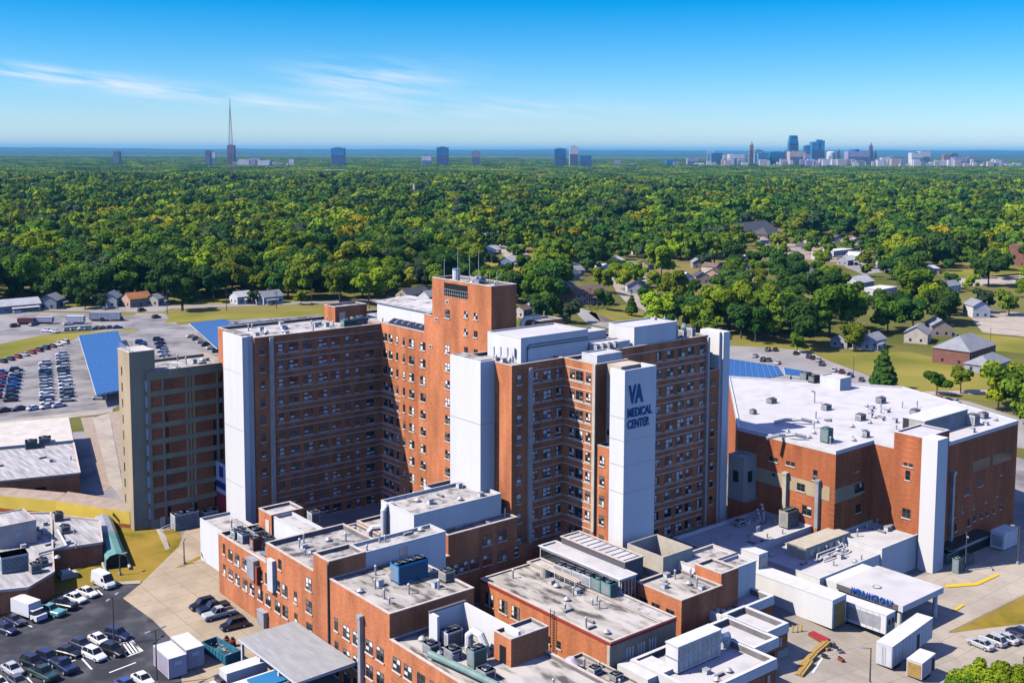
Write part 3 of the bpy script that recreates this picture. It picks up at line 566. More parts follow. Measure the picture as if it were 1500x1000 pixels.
pipe('air_duct', 'long grey teal pipe lagged along the front edge of the plant yard', 'duct', [(83.4, 119.0, 11.6), (84.4, 112.0, 11.6), (85.0, 106.0, 11.6)], .5, 'unit_green', 10)
for i, (x, y) in enumerate([(84.8, 120.6), (86.2, 117.4), (86.0, 109.8)]): hvac(['silver air box at the left corner of the plant yard', 'silver air box in front of the white fan unit', 'striped low box at the right end of the plant yard'][i], x, y, 10.75, 1.7, 2.0, 1.5, 'metal', fans=1)
# ================================================================== centre low building and its neighbours
def centre():
    P = building('centre_building', 'low brick building with a stained flat roof and a red roof edge', 'hospital building', (117, 128, 0))
    block(P, 110.6, 121.6, 111.4, 142.8, -1, 8.0, 'brick_orange', 'stain_roof', 'coping', par=.12, th=.3, names=('wall', 'roof', 'coping'))
    block(P, 121.6, 124.8, 111.4, 143.6, -1, 8.0, 'brick_orange', 'pale_roof', 'coping', par=.12, th=.3)
    b = MB(); b.box(110.45, 110.52, 111.2, 142.9, 7.55, 7.95, 'coping_red'); b.box(110.45, 124.7, 111.2, 111.28, 7.55, 7.95, 'coping_red'); b.build('roof_edge', P)
    MB().face([(110.7,111.38,0),(124.7,111.38,0),(124.7,111.38,7.5),(110.7,111.38,7.5)], 'concrete_tan').build('end_wall', P); MB().box(110.3, 110.7, 111.3, 111.9, 0, 7.5, 'cream').build('corner_post', P)
    W = Wins(P); W.grid('u', 110.6, [140.2, 136.6, 133.4], (5.2,), w=2.1, h=2.2, nx=3, style='sun'); W.grid('u', 110.6, [125.2, 122.8], (3.6,), w=.9, h=1.2, nx=1, style='dark')
    W.done()
    for i in range(9): x = 113.8+i*.62+(i//3)*.6; MB().box(x, x+.3, 111.3, 111.37, 4.4, 6.2, 'lamp').build('slit_window', P)
    b = MB()
    for v in (123.5, 124.4): b.tube([(110.2, v, 0.5), (110.2, v, 9.0)], .06, 'dark_metal', 5)
    for k in range(20): b.tube([(110.2, 123.5, .7+k*.42), (110.2, 124.4, .7+k*.42)], .04, 'dark_metal', 4)
    b.build('ladder', P)
centre()
t = building('clerestory_hall', 'two stepped pale flat roofs with a glazed end left of the sign tower foot', 'building', (128, 134, 0))
block(t, 124.9, 128.6, 123.9, 143.9, -1, 10.1, 'white_paint', 'white_roof', 'white_paint', par=.15, th=.2, ov=.25)
block(t, 128.6, 133.0, 126.4, 142.4, -1, 11.4, 'coping_dark', 'white_roof', 'coping', par=.12, th=.2, ov=.15)
b = MB(); b.box(124.85, 124.89, 124.2, 143.7, 8.2, 9.7, 'glass'); b.build('clerestory_window', t)
b = MB(); b.box(125.2, 128.4, 123.8, 123.89, 8.05, 9.7, 'glass'); b.box(125.2, 128.4, 123.8, 123.89, .5, 7.9, 'glass')
b.build('end_window', t)
b = MB()
for i in range(5): b.box(125.1+i*.8, 125.2+i*.8, 123.7, 123.79, 0, 9.8, 'white_paint')
b.build('mullions', t)
b = MB()
for i in range(10): b.box(128.8, 132.8, 127.3+i*1.5, 127.4+i*1.5, 11.3, 11.42, 'galv')
b.build('roof_seams', t)
for i in range(6):
    hvac(['rightmost', 'second from the right', 'third from the right', 'third from the left', 'second from the left', 'leftmost'][i]+' of the row of pale blue air handlers beside the stepped roof', 123.0, 124.4+i*2.35, 7.9, 1.7, 2.2, 2.3-.1*i, 'teal' if i < 2 else 'white_paint', fans=1, group='row of pale air handlers on the centre building')
t = thing('pipe_rack', 'white pipe rack frame standing in a brown stain on the centre roof', 'pipe rack', (119.6, 132.5, 7.9))
b = MB()
for v in (-3.5, -1, 1.5, 4): b.tube([(0, v, 0), (0, v, 1.5), (1.2, v, 1.5), (1.2, v, 0)], .09, 'white_paint', 5)
b.build('frame', t, (0, 0, 0)); b = MB()
for x in (0.1, .6, 1.1): b.tube([(x, -4, 1.6), (x, 4.4, 1.6)], .12, 'cream', 6)
b.build('pipes', t, (0, 0, 0)); MB().cone((.6, 4.6), .9, .9, 0, 1.7, 'unit_tan', 12).build('drum', t, (0, 0, 0))
t = simple_box('lower_plant_deck', 'low flat roof cluttered with plant at the foot of the centre building', 'building', 97.3, 110.3, 96.0, 117.2, -1, 4.4, 'brick_orange', 'stain_roof', .3)
tag(MB().cone((0, 0), 1.2, 1.3, 0, 1.2, 'lavender', 16).cone((0, 0), 1.3, .5, 1.2, 2.0, 'lavender', 16).build('round_vent', None, (105.6, 114.6, 4.1)), 'round lilac domed vent on the cluttered low deck', 'vent')
for i, (x, y) in enumerate([(107.6, 111.6), (108.6, 108.2), (104.8, 110.4)]): hvac(['white low unit', 'pale broken looking unit', 'dark topped unit'][i]+' beside the round lilac vent on the low deck', x, y, 4.1, 1.6, 1.4, 1.1, ['white_paint', 'metal', 'galv'][i], fans=1, group='units on the cluttered low deck')
t = building('right_brick_block', 'small stepped brick block with a beige roof screen right of the stepped pale roofs', 'hospital building', (136, 118, 0))
block(t, 129.6, 139.6, 114.6, 124.6, -1, 8.3, 'brick_orange', 'stain_roof', 'coping', par=.4); block(t, 139.6, 144.0, 114.8, 120.6, -1, 10.2, 'brick_orange', 'pale_roof', 'coping', par=.4)
block(t, 139.6, 150.5, 120.6, 126.0, -1, 9.6, 'white_panel', 'pale_roof', 'coping', par=.4); block(t, 144.0, 151.0, 116.6, 120.6, -1, 9.2, 'white_panel', 'pale_roof', 'white_paint', par=.4)
W = Wins(t); W.grid('u', 129.6, [122.9, 120.2, 117.0], (4.9,), w=1.8, h=2.4, nx=2, style='dark'); W.done()
t = thing('roof_screen', 'beige box screen open at the top around rooftop plant', 'screen wall', (140, 127, 8))
b = MB(); b.box(-4.2, -4.0, -2.6, 6.0, -1, 3.2, 'unit_tan'); b.box(-4.0, 3.4, -2.6, -2.4, -1, 3.2, 'unit_tan'); b.box(3.2, 3.4, -2.4, 6.0, -1, 3.2, 'unit_tan'); b.box(-4.0, 3.2, 5.8, 6.0, -1, 3.2, 'unit_tan'); b.box(-9.6, -4.2, -2.6, 6.0, -9, -1.1, 'brick_orange', 'pale_roof')
b.box(-4.2, 3.4, -2.6, 6.0, -9, -1.0, 'brick_orange', 'pale_roof'); b.build('panels', t, (0, 0, 0))
MB().box(-3.6, -.6, 2.0, 5.2, -.9, 1.4, 'membrane').build('inner_unit', t, (0, 0, 0)); MB().tube([(-1.5, -2, 1.0), (2.6, 2.4, 1.0)], .14, 'wood').build('beam', t, (0, 0, 0))
# yard between and the front right building
def front_right():
    P = building('front_right_building', 'low brick building with a broad pale parapet and stone base, lower right', 'hospital building', (128, 102, 0))
    def st(x0, x1, y0, y1, z1, **k):
        block(P, x0, x1, y0, y1, -2, z1, 'brick_red', 'white_roof', 'white_paint', par=.9, th=.5, ov=.08)
        b2 = MB(); a, c, d, e = x0-.12, x1+.12, y0-.12, y1+.12
        for (p, q, r, s_) in ((a, c, d, d+.1), (a, c, e-.1, e), (a, a+.1, d+.1, e-.1), (c-.1, c, d+.1, e-.1)): b2.box(p, q, r, s_, z1-1.4, z1-.03, 'white_paint'); b2.box(p-.03, q+.03, r-.03, s_+.03, -2, 1.1, 'concrete')
        b2.build('trim', P)
    st(113.5, 130.5, 96.6, 110.0, 5.0); st(130.5, 136.6, 100.9, 110.8, 5.0); st(136.6, 142.2, 103.2, 112.0, 5.0); st(136.6, 150.0, 112.0, 119.0, 4.6)
    for x in (119.5, 124.2, 128.6): MB().box(x-.3, x+.3, 96.4, 96.5, 1.6, 3.2, 'cream').build('niche_window', P)
    for x in (140.2,): MB().box(x-.3, x+.3, 103.0, 103.1, 1.8, 3.2, 'cream').build('niche_window', P)
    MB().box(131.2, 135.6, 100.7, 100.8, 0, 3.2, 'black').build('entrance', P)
front_right()
t = thing('air_handler', 'long tall white air handler with rows of panels on the front right roof', 'air handler', (121.4, 104.8, 4.1))
b = MB(); b.box(-4.8, 4.8, -1.2, 1.2, .3, 4.2, 'white_panel'); b.box(-4.9, 4.9, -1.3, 1.3, 2.2, 2.3, 'galv'); b.box(-4.9, 4.9, -1.3, 1.3, 4.2, 4.35, 'white_paint'); b.build('casing', t, (0, 0, 0))
b = MB()
for i in range(9):
    for z in (.6, 2.5): b.box(-4.5+i*1.02, -3.75+i*1.02, -1.26, -1.2, z, z+1.4, 'galv')
b.build('access_doors', t, (0, 0, 0)); MB().box(-4.6, 4.6, -1, 1, 0, .3, 'dark_metal').build('base_frame', t, (0, 0, 0))
pipe('exhaust_duct', 'crumpled looking white duct bend at the end of the long white air handler', 'duct', [(126.2, 104.8, 6.6), (128.4, 104.8, 6.6), (129.2, 105.2, 6.0), (129.4, 105.6, 4.2)], .9, 'white_paint', 8)
tag(MB().box(-.15, 6.0, -3.4, 3.0, 0, .35, 'coping_red').box(-.1, 5.9, -3.3, 2.9, .35, 1.4, 'white_paint').box(.2, 5.6, -3.0, 2.6, -4.4, -.001, 'brick_red').build('entrance_canopy', None, (111.4, 107.8, 3.4)), 'white and red edged entrance roof at the corner below the centre building', 'canopy')
# ================================================================== right-hand treatment building
def right_building():
    P = building('treatment_building', 'broad orange brick building on the right with a huge white flat roof', 'hospital building', (220, 130, gz(220, 130)))
    z0 = -6; T = 19.7
    b = MB()
    outer = [(190, 127.4), (203.5, 127.4), (203.5, 116.6), (244.5, 116.6), (257, 153.0), (232, 190), (190, 152.6)]
    n = len(outer)
    for i in range(n):
        p, q = outer[i], outer[(i+1) % n]; m = 'brick_red'
        b.face([(p[0],p[1],z0),(q[0],q[1],z0),(q[0],q[1],T),(p[0],p[1],T)], m)
    b.build('wall', P)
    cen = Vector((218, 140)); inner = []
    for x, y in outer:
        d = (Vector((x, y))-cen); k = 1-.45/d.length*1.4; inner.append((cen.x+d.x*k, cen.y+d.y*k))
    inner[1] = (203.95, 127.85); inner[2] = (203.95, 117.05); inner[0] = (190.45, 127.85)
    MB().face([(x, y, T-.35) for x, y in inner], 'white_roof').build('roof', P)
    c = MB()
    for i in range(n):
        j = (i+1) % n; p, q, r, s_ = outer[i], outer[j], inner[j], inner[i]
        c.face([(p[0],p[1],T),(q[0],q[1],T),(r[0],r[1],T),(s_[0],s_[1],T)], 'white_paint'); c.face([(s_[0],s_[1],T),(r[0],r[1],T),(r[0],r[1],T-.35),(s_[0],s_[1],T-.35)], 'white_paint')
        dx, dy = q[0]-p[0], q[1]-p[1]; L = math.hypot(dx, dy); nx, ny = dy/L*.06, -dx/L*.06
        c.face([(p[0]+nx,p[1]+ny,T-.8),(q[0]+nx,q[1]+ny,T-.8),(q[0]+nx,q[1]+ny,T+.01),(p[0]+nx,p[1]+ny,T+.01)], 'white_paint')
    c.build('roof_edge', P)
    # taller brick bay and white tower on the front
    block(P, 203.0, 213.0, 115.8, 122.4, z0, 22.6, 'brick_red', 'white_roof', 'white_paint', par=.25, ov=.03)
    MB().box(202.4, 206.4, 112.4, 115.79, z0, 22.9, 'white_panel').build('white_tower', P)
    def tan(face, f, a0, a1, z): 
        if face == 'u': MB().box(f-.06, f-.003, a0, a1, z-1.5, z+1.5, 'concrete_tan').build('tan_band', P)
        else: MB().box(a0, a1, f-.06, f-.003, z-1.5, z+1.5, 'concrete_tan').build('tan_band', P)
    tan('u', 190, 128.6, 150, 10.4); tan('v', 127.4, 190.1, 199.5, 10.2)
    def w(face, f, a, z, ww, hh, st='dark', nx=2):
        fr, g = win_mesh(ww, hh, nx, 2, st); loc = Vector((a, f, z) if face == 'v' else (f, a, z))-P.location
        o = link_part('window', fr, P, loc, 0 if face == 'v' else -PI/2); link_part('pane', g, o)
    for a in (143.4, 142.2, 139.0, 137.8): w('u', 190, a, 14.6, 1.0, .9, 'dark', 1)
    w('u', 190, 132.2, 13.6, 1.1, 2.2, 'sun', 1); w('u', 189.94, 135.6, 10.2, 2.0, 1.6, 'dark'); w('u', 190, 134.0, 5.6, 2.4, 2.0, 'sun'); w('u', 189.94, 142.6, 11.2, .8, .8, 'dark', 1)
    w('v', 127.34, 198.6, 10.4, 3.4, 2.0, 'dark', 4); w('v', 127.4, 197.6, 15.0, 1.0, 1.8, 'dark', 1); w('v', 127.4, 198.5, 6.0, 1.8, 1.8, 'dark')
    w('u', 203.0, 118.4, 16.4, .9, .7, 'dark', 1); w('u', 203.0, 119.6, 16.4, .9, .7, 'dark', 1); w('u', 203.0, 119.0, 14.2, 1.1, 2.0, 'sun', 1); w('u', 203.0, 119.0, 6.2, 1.9, 2.0, 'sun')
    for x, z in [(222, 7.6), (223.2, 7.6), (227.8, 8.4), (229, 8.4), (237.5, 9.2), (216, 3.6), (217.6, 3.6), (221, 4.0), (226, 3.8), (231, 4.2), (236, 4.6), (224, 0.4), (226.5, 1.0), (229.4, 1.0), (232, 1.0), (235, 1.0), (238, 1.2), (218.6, .4)]: w('v', 116.6, x, z, .8, 1.6, 'shade' if rnd.random() < .3 else 'dark', 1)
    for x0, x1 in ((224.5, 232), (233.2, 242)): MB().box(x0, x1, 116.53, 116.597, 11.2, 13.6, 'glass').build('ribbon_window', P)
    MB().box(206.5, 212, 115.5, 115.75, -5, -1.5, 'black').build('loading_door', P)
    MB().face([(189.985,144.9,z0),(189.985,152.5,z0),(189.985,152.5,T-.9),(189.985,144.9,T-.9)], 'brick_red').build('left_bay', P)
right_building()
duct('cream duct climbing the orange wall, left one of two', 190, 139.2, 2.6, 12.2, .9, 'unit_tan'); duct('grey duct climbing the orange wall, right one of two', 190, 131.2, 2.6, 12.4, .8, 'galv')
tag(MB().box(-.4, .4, -.7, 0, 0, 17.0, 'galv').box(-.55, .55, -.9, 0, 17.0, 17.8, 'galv').build('wall_duct', None, (216.0, 116.55, -4.5)), 'tall grey duct on the dark shaded wall right of the white tower', 'duct')
P = building('link_block', 'stepped concrete and brick link between sign wing and treatment building', 'building', (187.6, 149, gz(187.6, 149)))
block(P, 185.6, 189.9, 147.2, 151.4, 5.0, 14.6, 'concrete', 'pale_roof', 'concrete', par=.5); block(P, 185.6, 189.9, 146.6, 151.4, -5, 5.0, 'brick_red', 'pale_roof', 'concrete', par=.3)
MB().box(187.0, 188.4, 147.1, 147.19, 9.0, 11.4, 'glass').build('window', P); MB().box(185.5, 185.59, 148.6, 150.0, 9.0, 11.4, 'glass').build('window', P)
R0 = 19.35
t = thing('roof_screen', 'long grey plant enclosure standing on the huge white roof', 'plant enclosure', (222, 124.8, R0)); MB().box(-7, 11, -2.2, 3.0, 0, 3.4, 'concrete').box(-7.1, 11.1, -2.3, 3.1, 3.4, 3.6, 'white_paint').build('casing', t, (0, 0, 0)); MB().box(-7.08, -7.01, 1.5, 2.8, .1, 3.3, 'dark_metal').build('gap', t, (0, 0, 0))
hvac('teal fronted cooler on the white roof near the shadow edge', 195.3, 133.4, R0, 1.8, 2.0, 3.1, 'teal', fans=1)
for i, (x, y, c, lb) in enumerate([(1130, 590, 'metal', 'low silver unit on the left half of the huge white roof'), (1210, 600, 'white_paint', 'white curb unit in the middle of the huge white roof'), (1290, 590, 'galv', 'grey hatch unit at the back of the huge white roof'), (1340, 606, 'metal', 'silver unit beside the back edge of the huge white roof'), (1440, 612, 'galv', 'grey unit near the far right corner of the huge white roof'), (1260, 615, 'white_paint', 'low white unit before the long grey enclosure')]):
    q = at(x, y, R0); hvac(lb, q[0], q[1], R0, 2.2, 1.6, 1.1+.15*(i % 3), c, fans=1 if i % 2 else 2)
for i, p in enumerate([(1180, 557, 'green topped machine on the far side of the white roof', 'unit_green', 2.2), (1192, 560, 'dark framed machine beside the green topped one on the far white roof', 'dark_metal', 2.0), (1388, 618, 'white pump unit right of the long grey enclosure', 'white_paint', 2.0), (1425, 622, 'boxy pale chiller near the right end of the white roof', 'white_paint', 2.4), (1372, 628, 'blue grey fan unit beside the end of the long grey enclosure', 'teal', 1.8), (1103, 606, 'small pale vent box on the left part of the white roof', 'metal', 1.0), (1268, 640, 'small round looking vent beside the brick bay', 'white_paint', 1.3)]):
    q = at(p[0], p[1], R0); hvac(p[2], q[0], q[1], R0, 2.4 if i < 5 else 1.3, 2.0 if i < 5 else 1.2, p[4], p[3], fans=1)
q = at(1232, 570, R0); simple_box('roof_hut', 'small white roof hut at the far edge of the huge white roof', 'roof room', q[0]-2, q[0]+3, q[1]-1, q[1]+5, R0, R0+3.0, 'white_panel', 'white_roof', .1)
for i, (x, y, z1) in enumerate([(1150, 645, 1.0), (1160, 622, .6)]):
    q = at(x, y, R0); pipe('roof_duct', ['tangle of silver ducts in the shade on the white roof', 'thin silver duct run behind the shaded duct tangle'][i], 'duct', [(q[0]-3, q[1]+2.5, R0+.5), (q[0]-1, q[1]+1, R0+1.1), (q[0]+1, q[1]+.8, R0+.8), (q[0]+2, q[1]-1, R0+1.2), (q[0]+4, q[1]-2.4, R0+.6)], .4, 'metal')
q = at(1193, 590, R0); tag(MB().tube([(0, 0, 0), (0, 0, 2.6), (-.4, 0, 3.0), (-1.4, 0, 3.0)], .18, 'metal').build('goose_vent', None, q), 'grey gooseneck vent pipe on the open white roof', 'vent pipe')
# ================================================================== emergency building and canopy
ER = 1.2
def er():
    P = building('emergency_building', 'low white roofed emergency building before the orange treatment building', 'hospital building', (180, 122, gz(180, 122)))
    k = dict(roof='white_roof', cop='white_paint', par=.3, th=.3, ov=.03)
    block(P, 170.0, 189.9, 116.6, 132.6, -6, ER, 'white_panel', **k); block(P, 189.9, 206.3, 116.2, 127.3, -6, ER+1.2, 'white_panel', **k)
    block(P, 162.0, 189.9, 132.6, 146.0, -6, ER+1.4, 'white_panel', 'white_roof', 'white_paint', par=.5); block(P, 150.6, 181, 146, 151.9, -6, -1.0, 'white_panel', 'pale_roof', 'white_paint', par=.5)
    block(P, 190.3, 201.8, 127.45, 134, -6, ER+1.4, 'white_panel', 'pale_roof', 'white_paint', par=.3) if False else None
er()
t = thing('plant_screen', 'slab sided beige plant enclosure on the emergency building roof', 'plant enclosure', (183.6, 125.2, ER-.3)); MB().box(-7.2, 7.6, -.8, 3.6, 0, 2.4, 'unit_tan').build('casing', t, (0, 0, 0))
b = MB()
for i in range(6): b.box(-5.8+i*2.1, -4.6+i*2.1, -.9, -.81, .5, 1.8, 'galv')
b.build('louvre', t, (0, 0, 0))
for i in range(3): pipe('roof_pipe', ['front', 'middle', 'back'][i]+' of three white pipes running before the beige plant enclosure', 'pipe', [(178.5, 121.6+i*.8, ER-.2), (178.5, 121.6+i*.8, ER+.4+.2*i), (186.5, 121.6+i*.8, ER+.4+.2*i), (186.5, 122.3+i*.8, ER+1.4)], .16, 'white_paint', group='white pipes on the emergency roof')
hvac('white chiller with open framed sides by the orange wall', 187.2, 136.4, ER+1.0, 3.8, 2.2, 3.6, 'unit_tan', fans=4, name='chiller', cat='chiller')
t = thing('vent_cluster', 'white jumble of vent pipes on the emergency roof left of the chiller', 'vent pipe', (184.4, 141.8, ER+1.0))
for i in range(4): MB().tube([(i*.7, (i % 2)*.8, 0), (i*.7, (i % 2)*.8, 1.4+.4*i), (i*.7-.8, (i % 2)*.8-.3, 2.2+.4*i)], .28, 'white_paint').build('pipe', t, (0, 0, 0))
hvac('low white air unit at the edge of the shade on the emergency roof', 179.6, 143.2, ER+.95, 2.2, 1.6, 1.2, 'white_paint', fans=1)
P = building('ambulance_canopy', 'flat white canopy on round columns with blue AMBULANCE ONLY letters', 'canopy', (178, 107, gz(178, 107)))
cz = 1.15; x0, x1, y0, y1 = 171.0, 184.6, 100.2, 113.8
MB().box(x0, x1, y0, y1, cz-1.15, cz, 'white_paint', 'white_roof').build('canopy_slab', P)
MB().box(x0+.6, x1-1, y1-.3, y1+2.7, -6, cz-.2, 'white_panel').build('back_wall', P)
MB().box(x0-.05, x0-.003, y0+.9, y1-.2, cz-1.1, cz-.1, 'coping_dark').build('sign_board', P)
for x, y in ((171.8, 101.2), (183.6, 101.2), (171.8, 110.6), (183.6, 110.6)):
    MB().cone((x, y), .42, .42, gz(x, y)-.2, cz-1.15, 'white_paint', 14, False).build('column', P)
cu = bpy.data.curves.new('lettering', 'FONT'); cu.body = 'AMBULANCE ONLY'; cu.size = 1.5; cu.extrude = .08; cu.offset = .03
o = bpy.data.objects.new('tmp', cu); COL.objects.link(o); bpy.context.view_layer.update()
me = bpy.data.meshes.new_from_object(o.evaluated_get(bpy.context.evaluated_depsgraph_get())); bpy.data.objects.remove(o)
w_ = max(v.co.x for v in me.vertices)
for v in me.vertices: v.co = Vector((-v.co.z, -v.co.x*8.6/w_, v.co.y))
me.materials.append(M['sign_blue']); o = bpy.data.objects.new('lettering', me); COL.objects.link(o); o.parent = P; o.location = Vector((x0-.14, 110.6, cz-.72))-P.location
tag(MB().cone((0, 0), .8, .8, 0, .12, 'dark_metal', 18, False).cone((0, 0), .62, .62, 0, .13, 'white_roof', 18).build('roof_drain', None, (175.0, 107.8, cz+.005)), 'dark ring on the ambulance canopy roof', 'roof drain')
# trailers and temporary buildings by the canopy
def shed(name, label, cat, x, y, L, Wd, Hh, rz, col='white_panel', roof='white_paint', base=.4, parts=()):
    t = thing(name, label, cat, (x, y, gz(x, y)), rz); MB().box(-L/2, L/2, -Wd/2, Wd/2, base, Hh, col).build('body', t, (0, 0, 0)); MB().box(-L/2-.05, L/2+.05, -Wd/2-.05, Wd/2+.05, Hh, Hh+.12, roof).build('roof', t, (0, 0, 0))
    for nm, bx, m in parts: MB().box(*bx, m).build(nm, t, (0, 0, 0))
    if base > .1: MB().box(-L/2+.3, L/2-.3, -Wd/2+.5, Wd/2-.5, base*.45, base, 'dark_metal').build('chassis', t, (0, 0, 0))
    if L > 7 and base > .5:
        b = MB(); n = int(L/1.2)
        for i in range(n+1):
            x = -L/2+.05+(L-.16)*i/n
            for s in (-1, 1): b.box(x, x+.06, min(s*Wd/2, s*(Wd/2+.035)), max(s*Wd/2, s*(Wd/2+.035)), base, Hh-.02, 'metal')
        b.build('side_ribs', t, (0, 0, 0)); e = MB()
        for s in (-1, 1): e.box(-L/2-.05, -L/2, min(s*.05, s*(Wd/2-.1)), max(s*.05, s*(Wd/2-.1)), base+.1, Hh-.15, 'white_paint'); e.box(-L/2-.09, -L/2-.05, s*.25-.03, s*.25+.03, base+.2, Hh-.3, 'galv')
        e.build('rear_doors', t, (0, 0, 0)); MB().box(L/2-3.2, L/2-3.0, -.7, -.5, 0, base, 'dark_metal').box(L/2-3.2, L/2-3.0, .5, .7, 0, base, 'dark_metal').build('landing_leg', t, (0, 0, 0))
    return t
def wheels(t, xs, wd, r=.48):
    for x in xs:
        for s in (-1, 1): MB().cylx((x, s*(wd/2-.15), r), r, .3, 'tyre').build('wheel', t, (0, 0, 0))
shed('temporary_corridor', 'long white temporary building with an amber door end beside the emergency roof', 'temporary building', 159.9, 114.2, 17, 4.2, 5.0, -PI/2+.02, base=.05, parts=[('end_door', (8.5, 8.6, -1.5, 1.7, .1, 4.2), 'wood')])
shed('roof_plenum', 'white box with round fans at the corner of the temporary building', 'air handler', 160.6, 124.6, 4.4, 2.6, 7.0, -PI/2, base=.05, parts=[('fan_panel', (2.2, 2.3, -1, 1, 4.4, 6.4), 'galv')])
t = shed('mobile_clinic', 'white clinic trailer with glazed side and two round fans on its end', 'trailer', 165.2, 104.6, 11, 2.9, 4.3, -PI/2+.05, base=1.0, parts=[('side_panel', (-4, 4.4, -1.5, -1.46, 1.6, 3.8), 'galv'), ('end_panel', (5.5, 5.55, -1.2, 1.2, 2.2, 3.9), 'white_paint')])
for s in (-.6, .6): MB().box(5.56, 5.62, s-.3, s+.3, 2.6, 3.5, 'black').build('fan', t, (0, 0, 0))
wheels(t, (-3.5, -2.4), 2.8)
a = G(1272, 990); c_ = G(1372, 935); d = c_-a; rz_ = math.atan2(d.y, d.x); mid = (a+c_)/2
t = shed('semi_trailer', 'long white box semi trailer parked with a dark side doorway', 'trailer', mid.x, mid.y, 15.5, 2.7, 4.6, rz_, base=1.1, parts=[('side_door', (1.6, 2.6, -1.4, -1.352, 1.2, 3.6), 'black')]); wheels(t, (-6, -4.8), 2.6, .52)
q = G(1350, 992); t = shed('storage_container', 'small grey white covered trailer full of yellow things', 'trailer', q.x+.5, q.y+.5, 5.0, 2.5, 3.2, rz_, 'white_paint', base=.6, parts=[('open_end', (-2.55, -2.5, -1.1, 1.1, .7, 2.9), 'wood'), ('side_door', (1.2, 2.2, -1.3, -1.252, .7, 2.8), 'black')]); wheels(t, (-.6, .6), 2.4, .35)
q = G(1470, 800); t = shed('condenser_shed', 'white louvred cooling shed in the shade of the treatment building', 'cooling unit', q.x, q.y, 6, 3, 3.8, 0, 'white_paint', base=.3, parts=[('louvre', (-3.05, -3, -1.2, 1.2, .8, 3.2), 'galv')])
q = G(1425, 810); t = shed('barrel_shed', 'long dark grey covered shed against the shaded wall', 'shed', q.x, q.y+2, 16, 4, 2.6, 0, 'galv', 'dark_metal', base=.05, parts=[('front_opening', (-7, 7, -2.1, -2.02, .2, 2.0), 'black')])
for i, (x, y, s) in enumerate([(1390, 822, 'wide'), (1402, 838, 'tall narrow'), (1418, 826, 'small square')]):
    q = G(x, y); hvac(s+' green electric cabinet in the yard below the white tower', q.x, q.y, q.z, [4.0, 1.6, 1.8][i], [1.8, 1.4, 1.6][i], [2.4, 3.0, 2.0][i], 'unit_green', fans=1, cat='transformer', name='electric_cabinet', legs=.1, group='green cabinets in the yard')
# street lamps
def lamp_post(label, px, py, h, arms=1, rz=0.0):
    q = G(px, py); t = thing('street_lamp', label, 'street lamp', q, rz, 'parking lamp posts')
    MB().cone((0, 0), .14, .09, .6, h, 'pole', 8).build('pole', t, (0, 0, 0)); MB().cone((0, 0), .3, .3, 0, .6, 'concrete', 10).build('base', t, (0, 0, 0))
    for k in range(arms):
        s = 1 if k == 0 else -1
        a = MB().tube([(0, 0, h-.1), (s*1.1, 0, h)], .06, 'pole').build('arm', t, (0, 0, 0)); MB().box(min(s*.9, s*1.7), max(s*.9, s*1.7), -.2, .2, h-.02, h+.14, 'galv').build('lamp_head', a, (0, 0, 0))
for a in [('lamp post in the middle of the dark parking lot beside the hatched bay', 167, 944, 8.0, 2, .7), ('lamp post in front of the two lilac containers', 230, 1003, 8.6, 2, .2), ('lamp post on the path below the annex', 270, 826, 4.6, 1, 1.0), ('lamp post at the edge of the lawn beside the teal canopy', 176, 842, 3.8, 1, .4), ('lamp post in the yard near the green cabinets', 1414, 836, 7.5, 2, .6), ('lamp post at the right edge before the dark shaded wall', 1491, 826, 8.0, 1, 2.0), ('lamp post beside the long white semi trailer', 1274, 1003, 6.0, 1, 2.4), ('lamp post among the tall trees right of centre', 1102, 335, 18, 2, .3), ('white lamp post rising from the far trees behind the tower', 917, 302, 24, 2, .3), ('lamp post by the houses near the brown roofed house', 862, 452, 11, 2, .3), ('lamp post on the lawn behind the huge white roof', 1250, 552, 8, 1, .2), ('lamp post by the white lot on the far right', 1450, 515, 10, 2, .2)]: lamp_post(*a)

# small vents, hatches and curbs that litter every roof
def small_vent(kind, h):
    b = MB()
    if kind == 0: b.cone((0, 0), .16, .16, 0, h, 'metal', 8).cone((0, 0), .26, .1, h, h+.18, 'galv', 8)
    elif kind == 1: b.box(-.45, .45, -.45, .45, 0, h*.7, 'white_paint').box(-.52, .52, -.52, .52, h*.7, h*.8, 'metal')
    elif kind == 2: b.cone((0, 0), .42, .5, 0, .35, 'galv', 10).cone((0, 0), .6, .25, .35, .7, 'metal', 10)
    else: b.box(-.9, .9, -.25, .25, 0, .3, 'flashing').box(-.8, .8, -.18, .18, .3, .42, 'galv')
    return b.mesh('roof_vent')
VENT = [small_vent(k, h) for k, h in ((0, .9), (1, .9), (2, 1), (3, 1), (0, 1.5), (1, 1.3))]
def litter(x0, x1, y0, y1, z, n, where):
    for i in range(n):
        o = bpy.data.objects.new('roof_vent', VENT[rnd.randrange(6)]); COL.objects.link(o); o.location = (rnd.uniform(x0, x1), rnd.uniform(y0, y1), z); o.rotation_euler.z = rnd.choice([0, PI/2]); tag(o, 'small metal vent or curb on the '+where, 'roof vent', 'small vents on the '+where)
litter(103, 131, 210, 224, 40.75, 22, 'flat roof of the left ward wing'); litter(134, 146, 193, 222, 41.05, 6, 'roof behind the sunlit tower facade'); litter(126, 129, 154, 164, 40.75, 5, 'front edge of the centre wing roof'); litter(147, 177, 153, 166, 40.75, 30, 'roof of the sign wing')
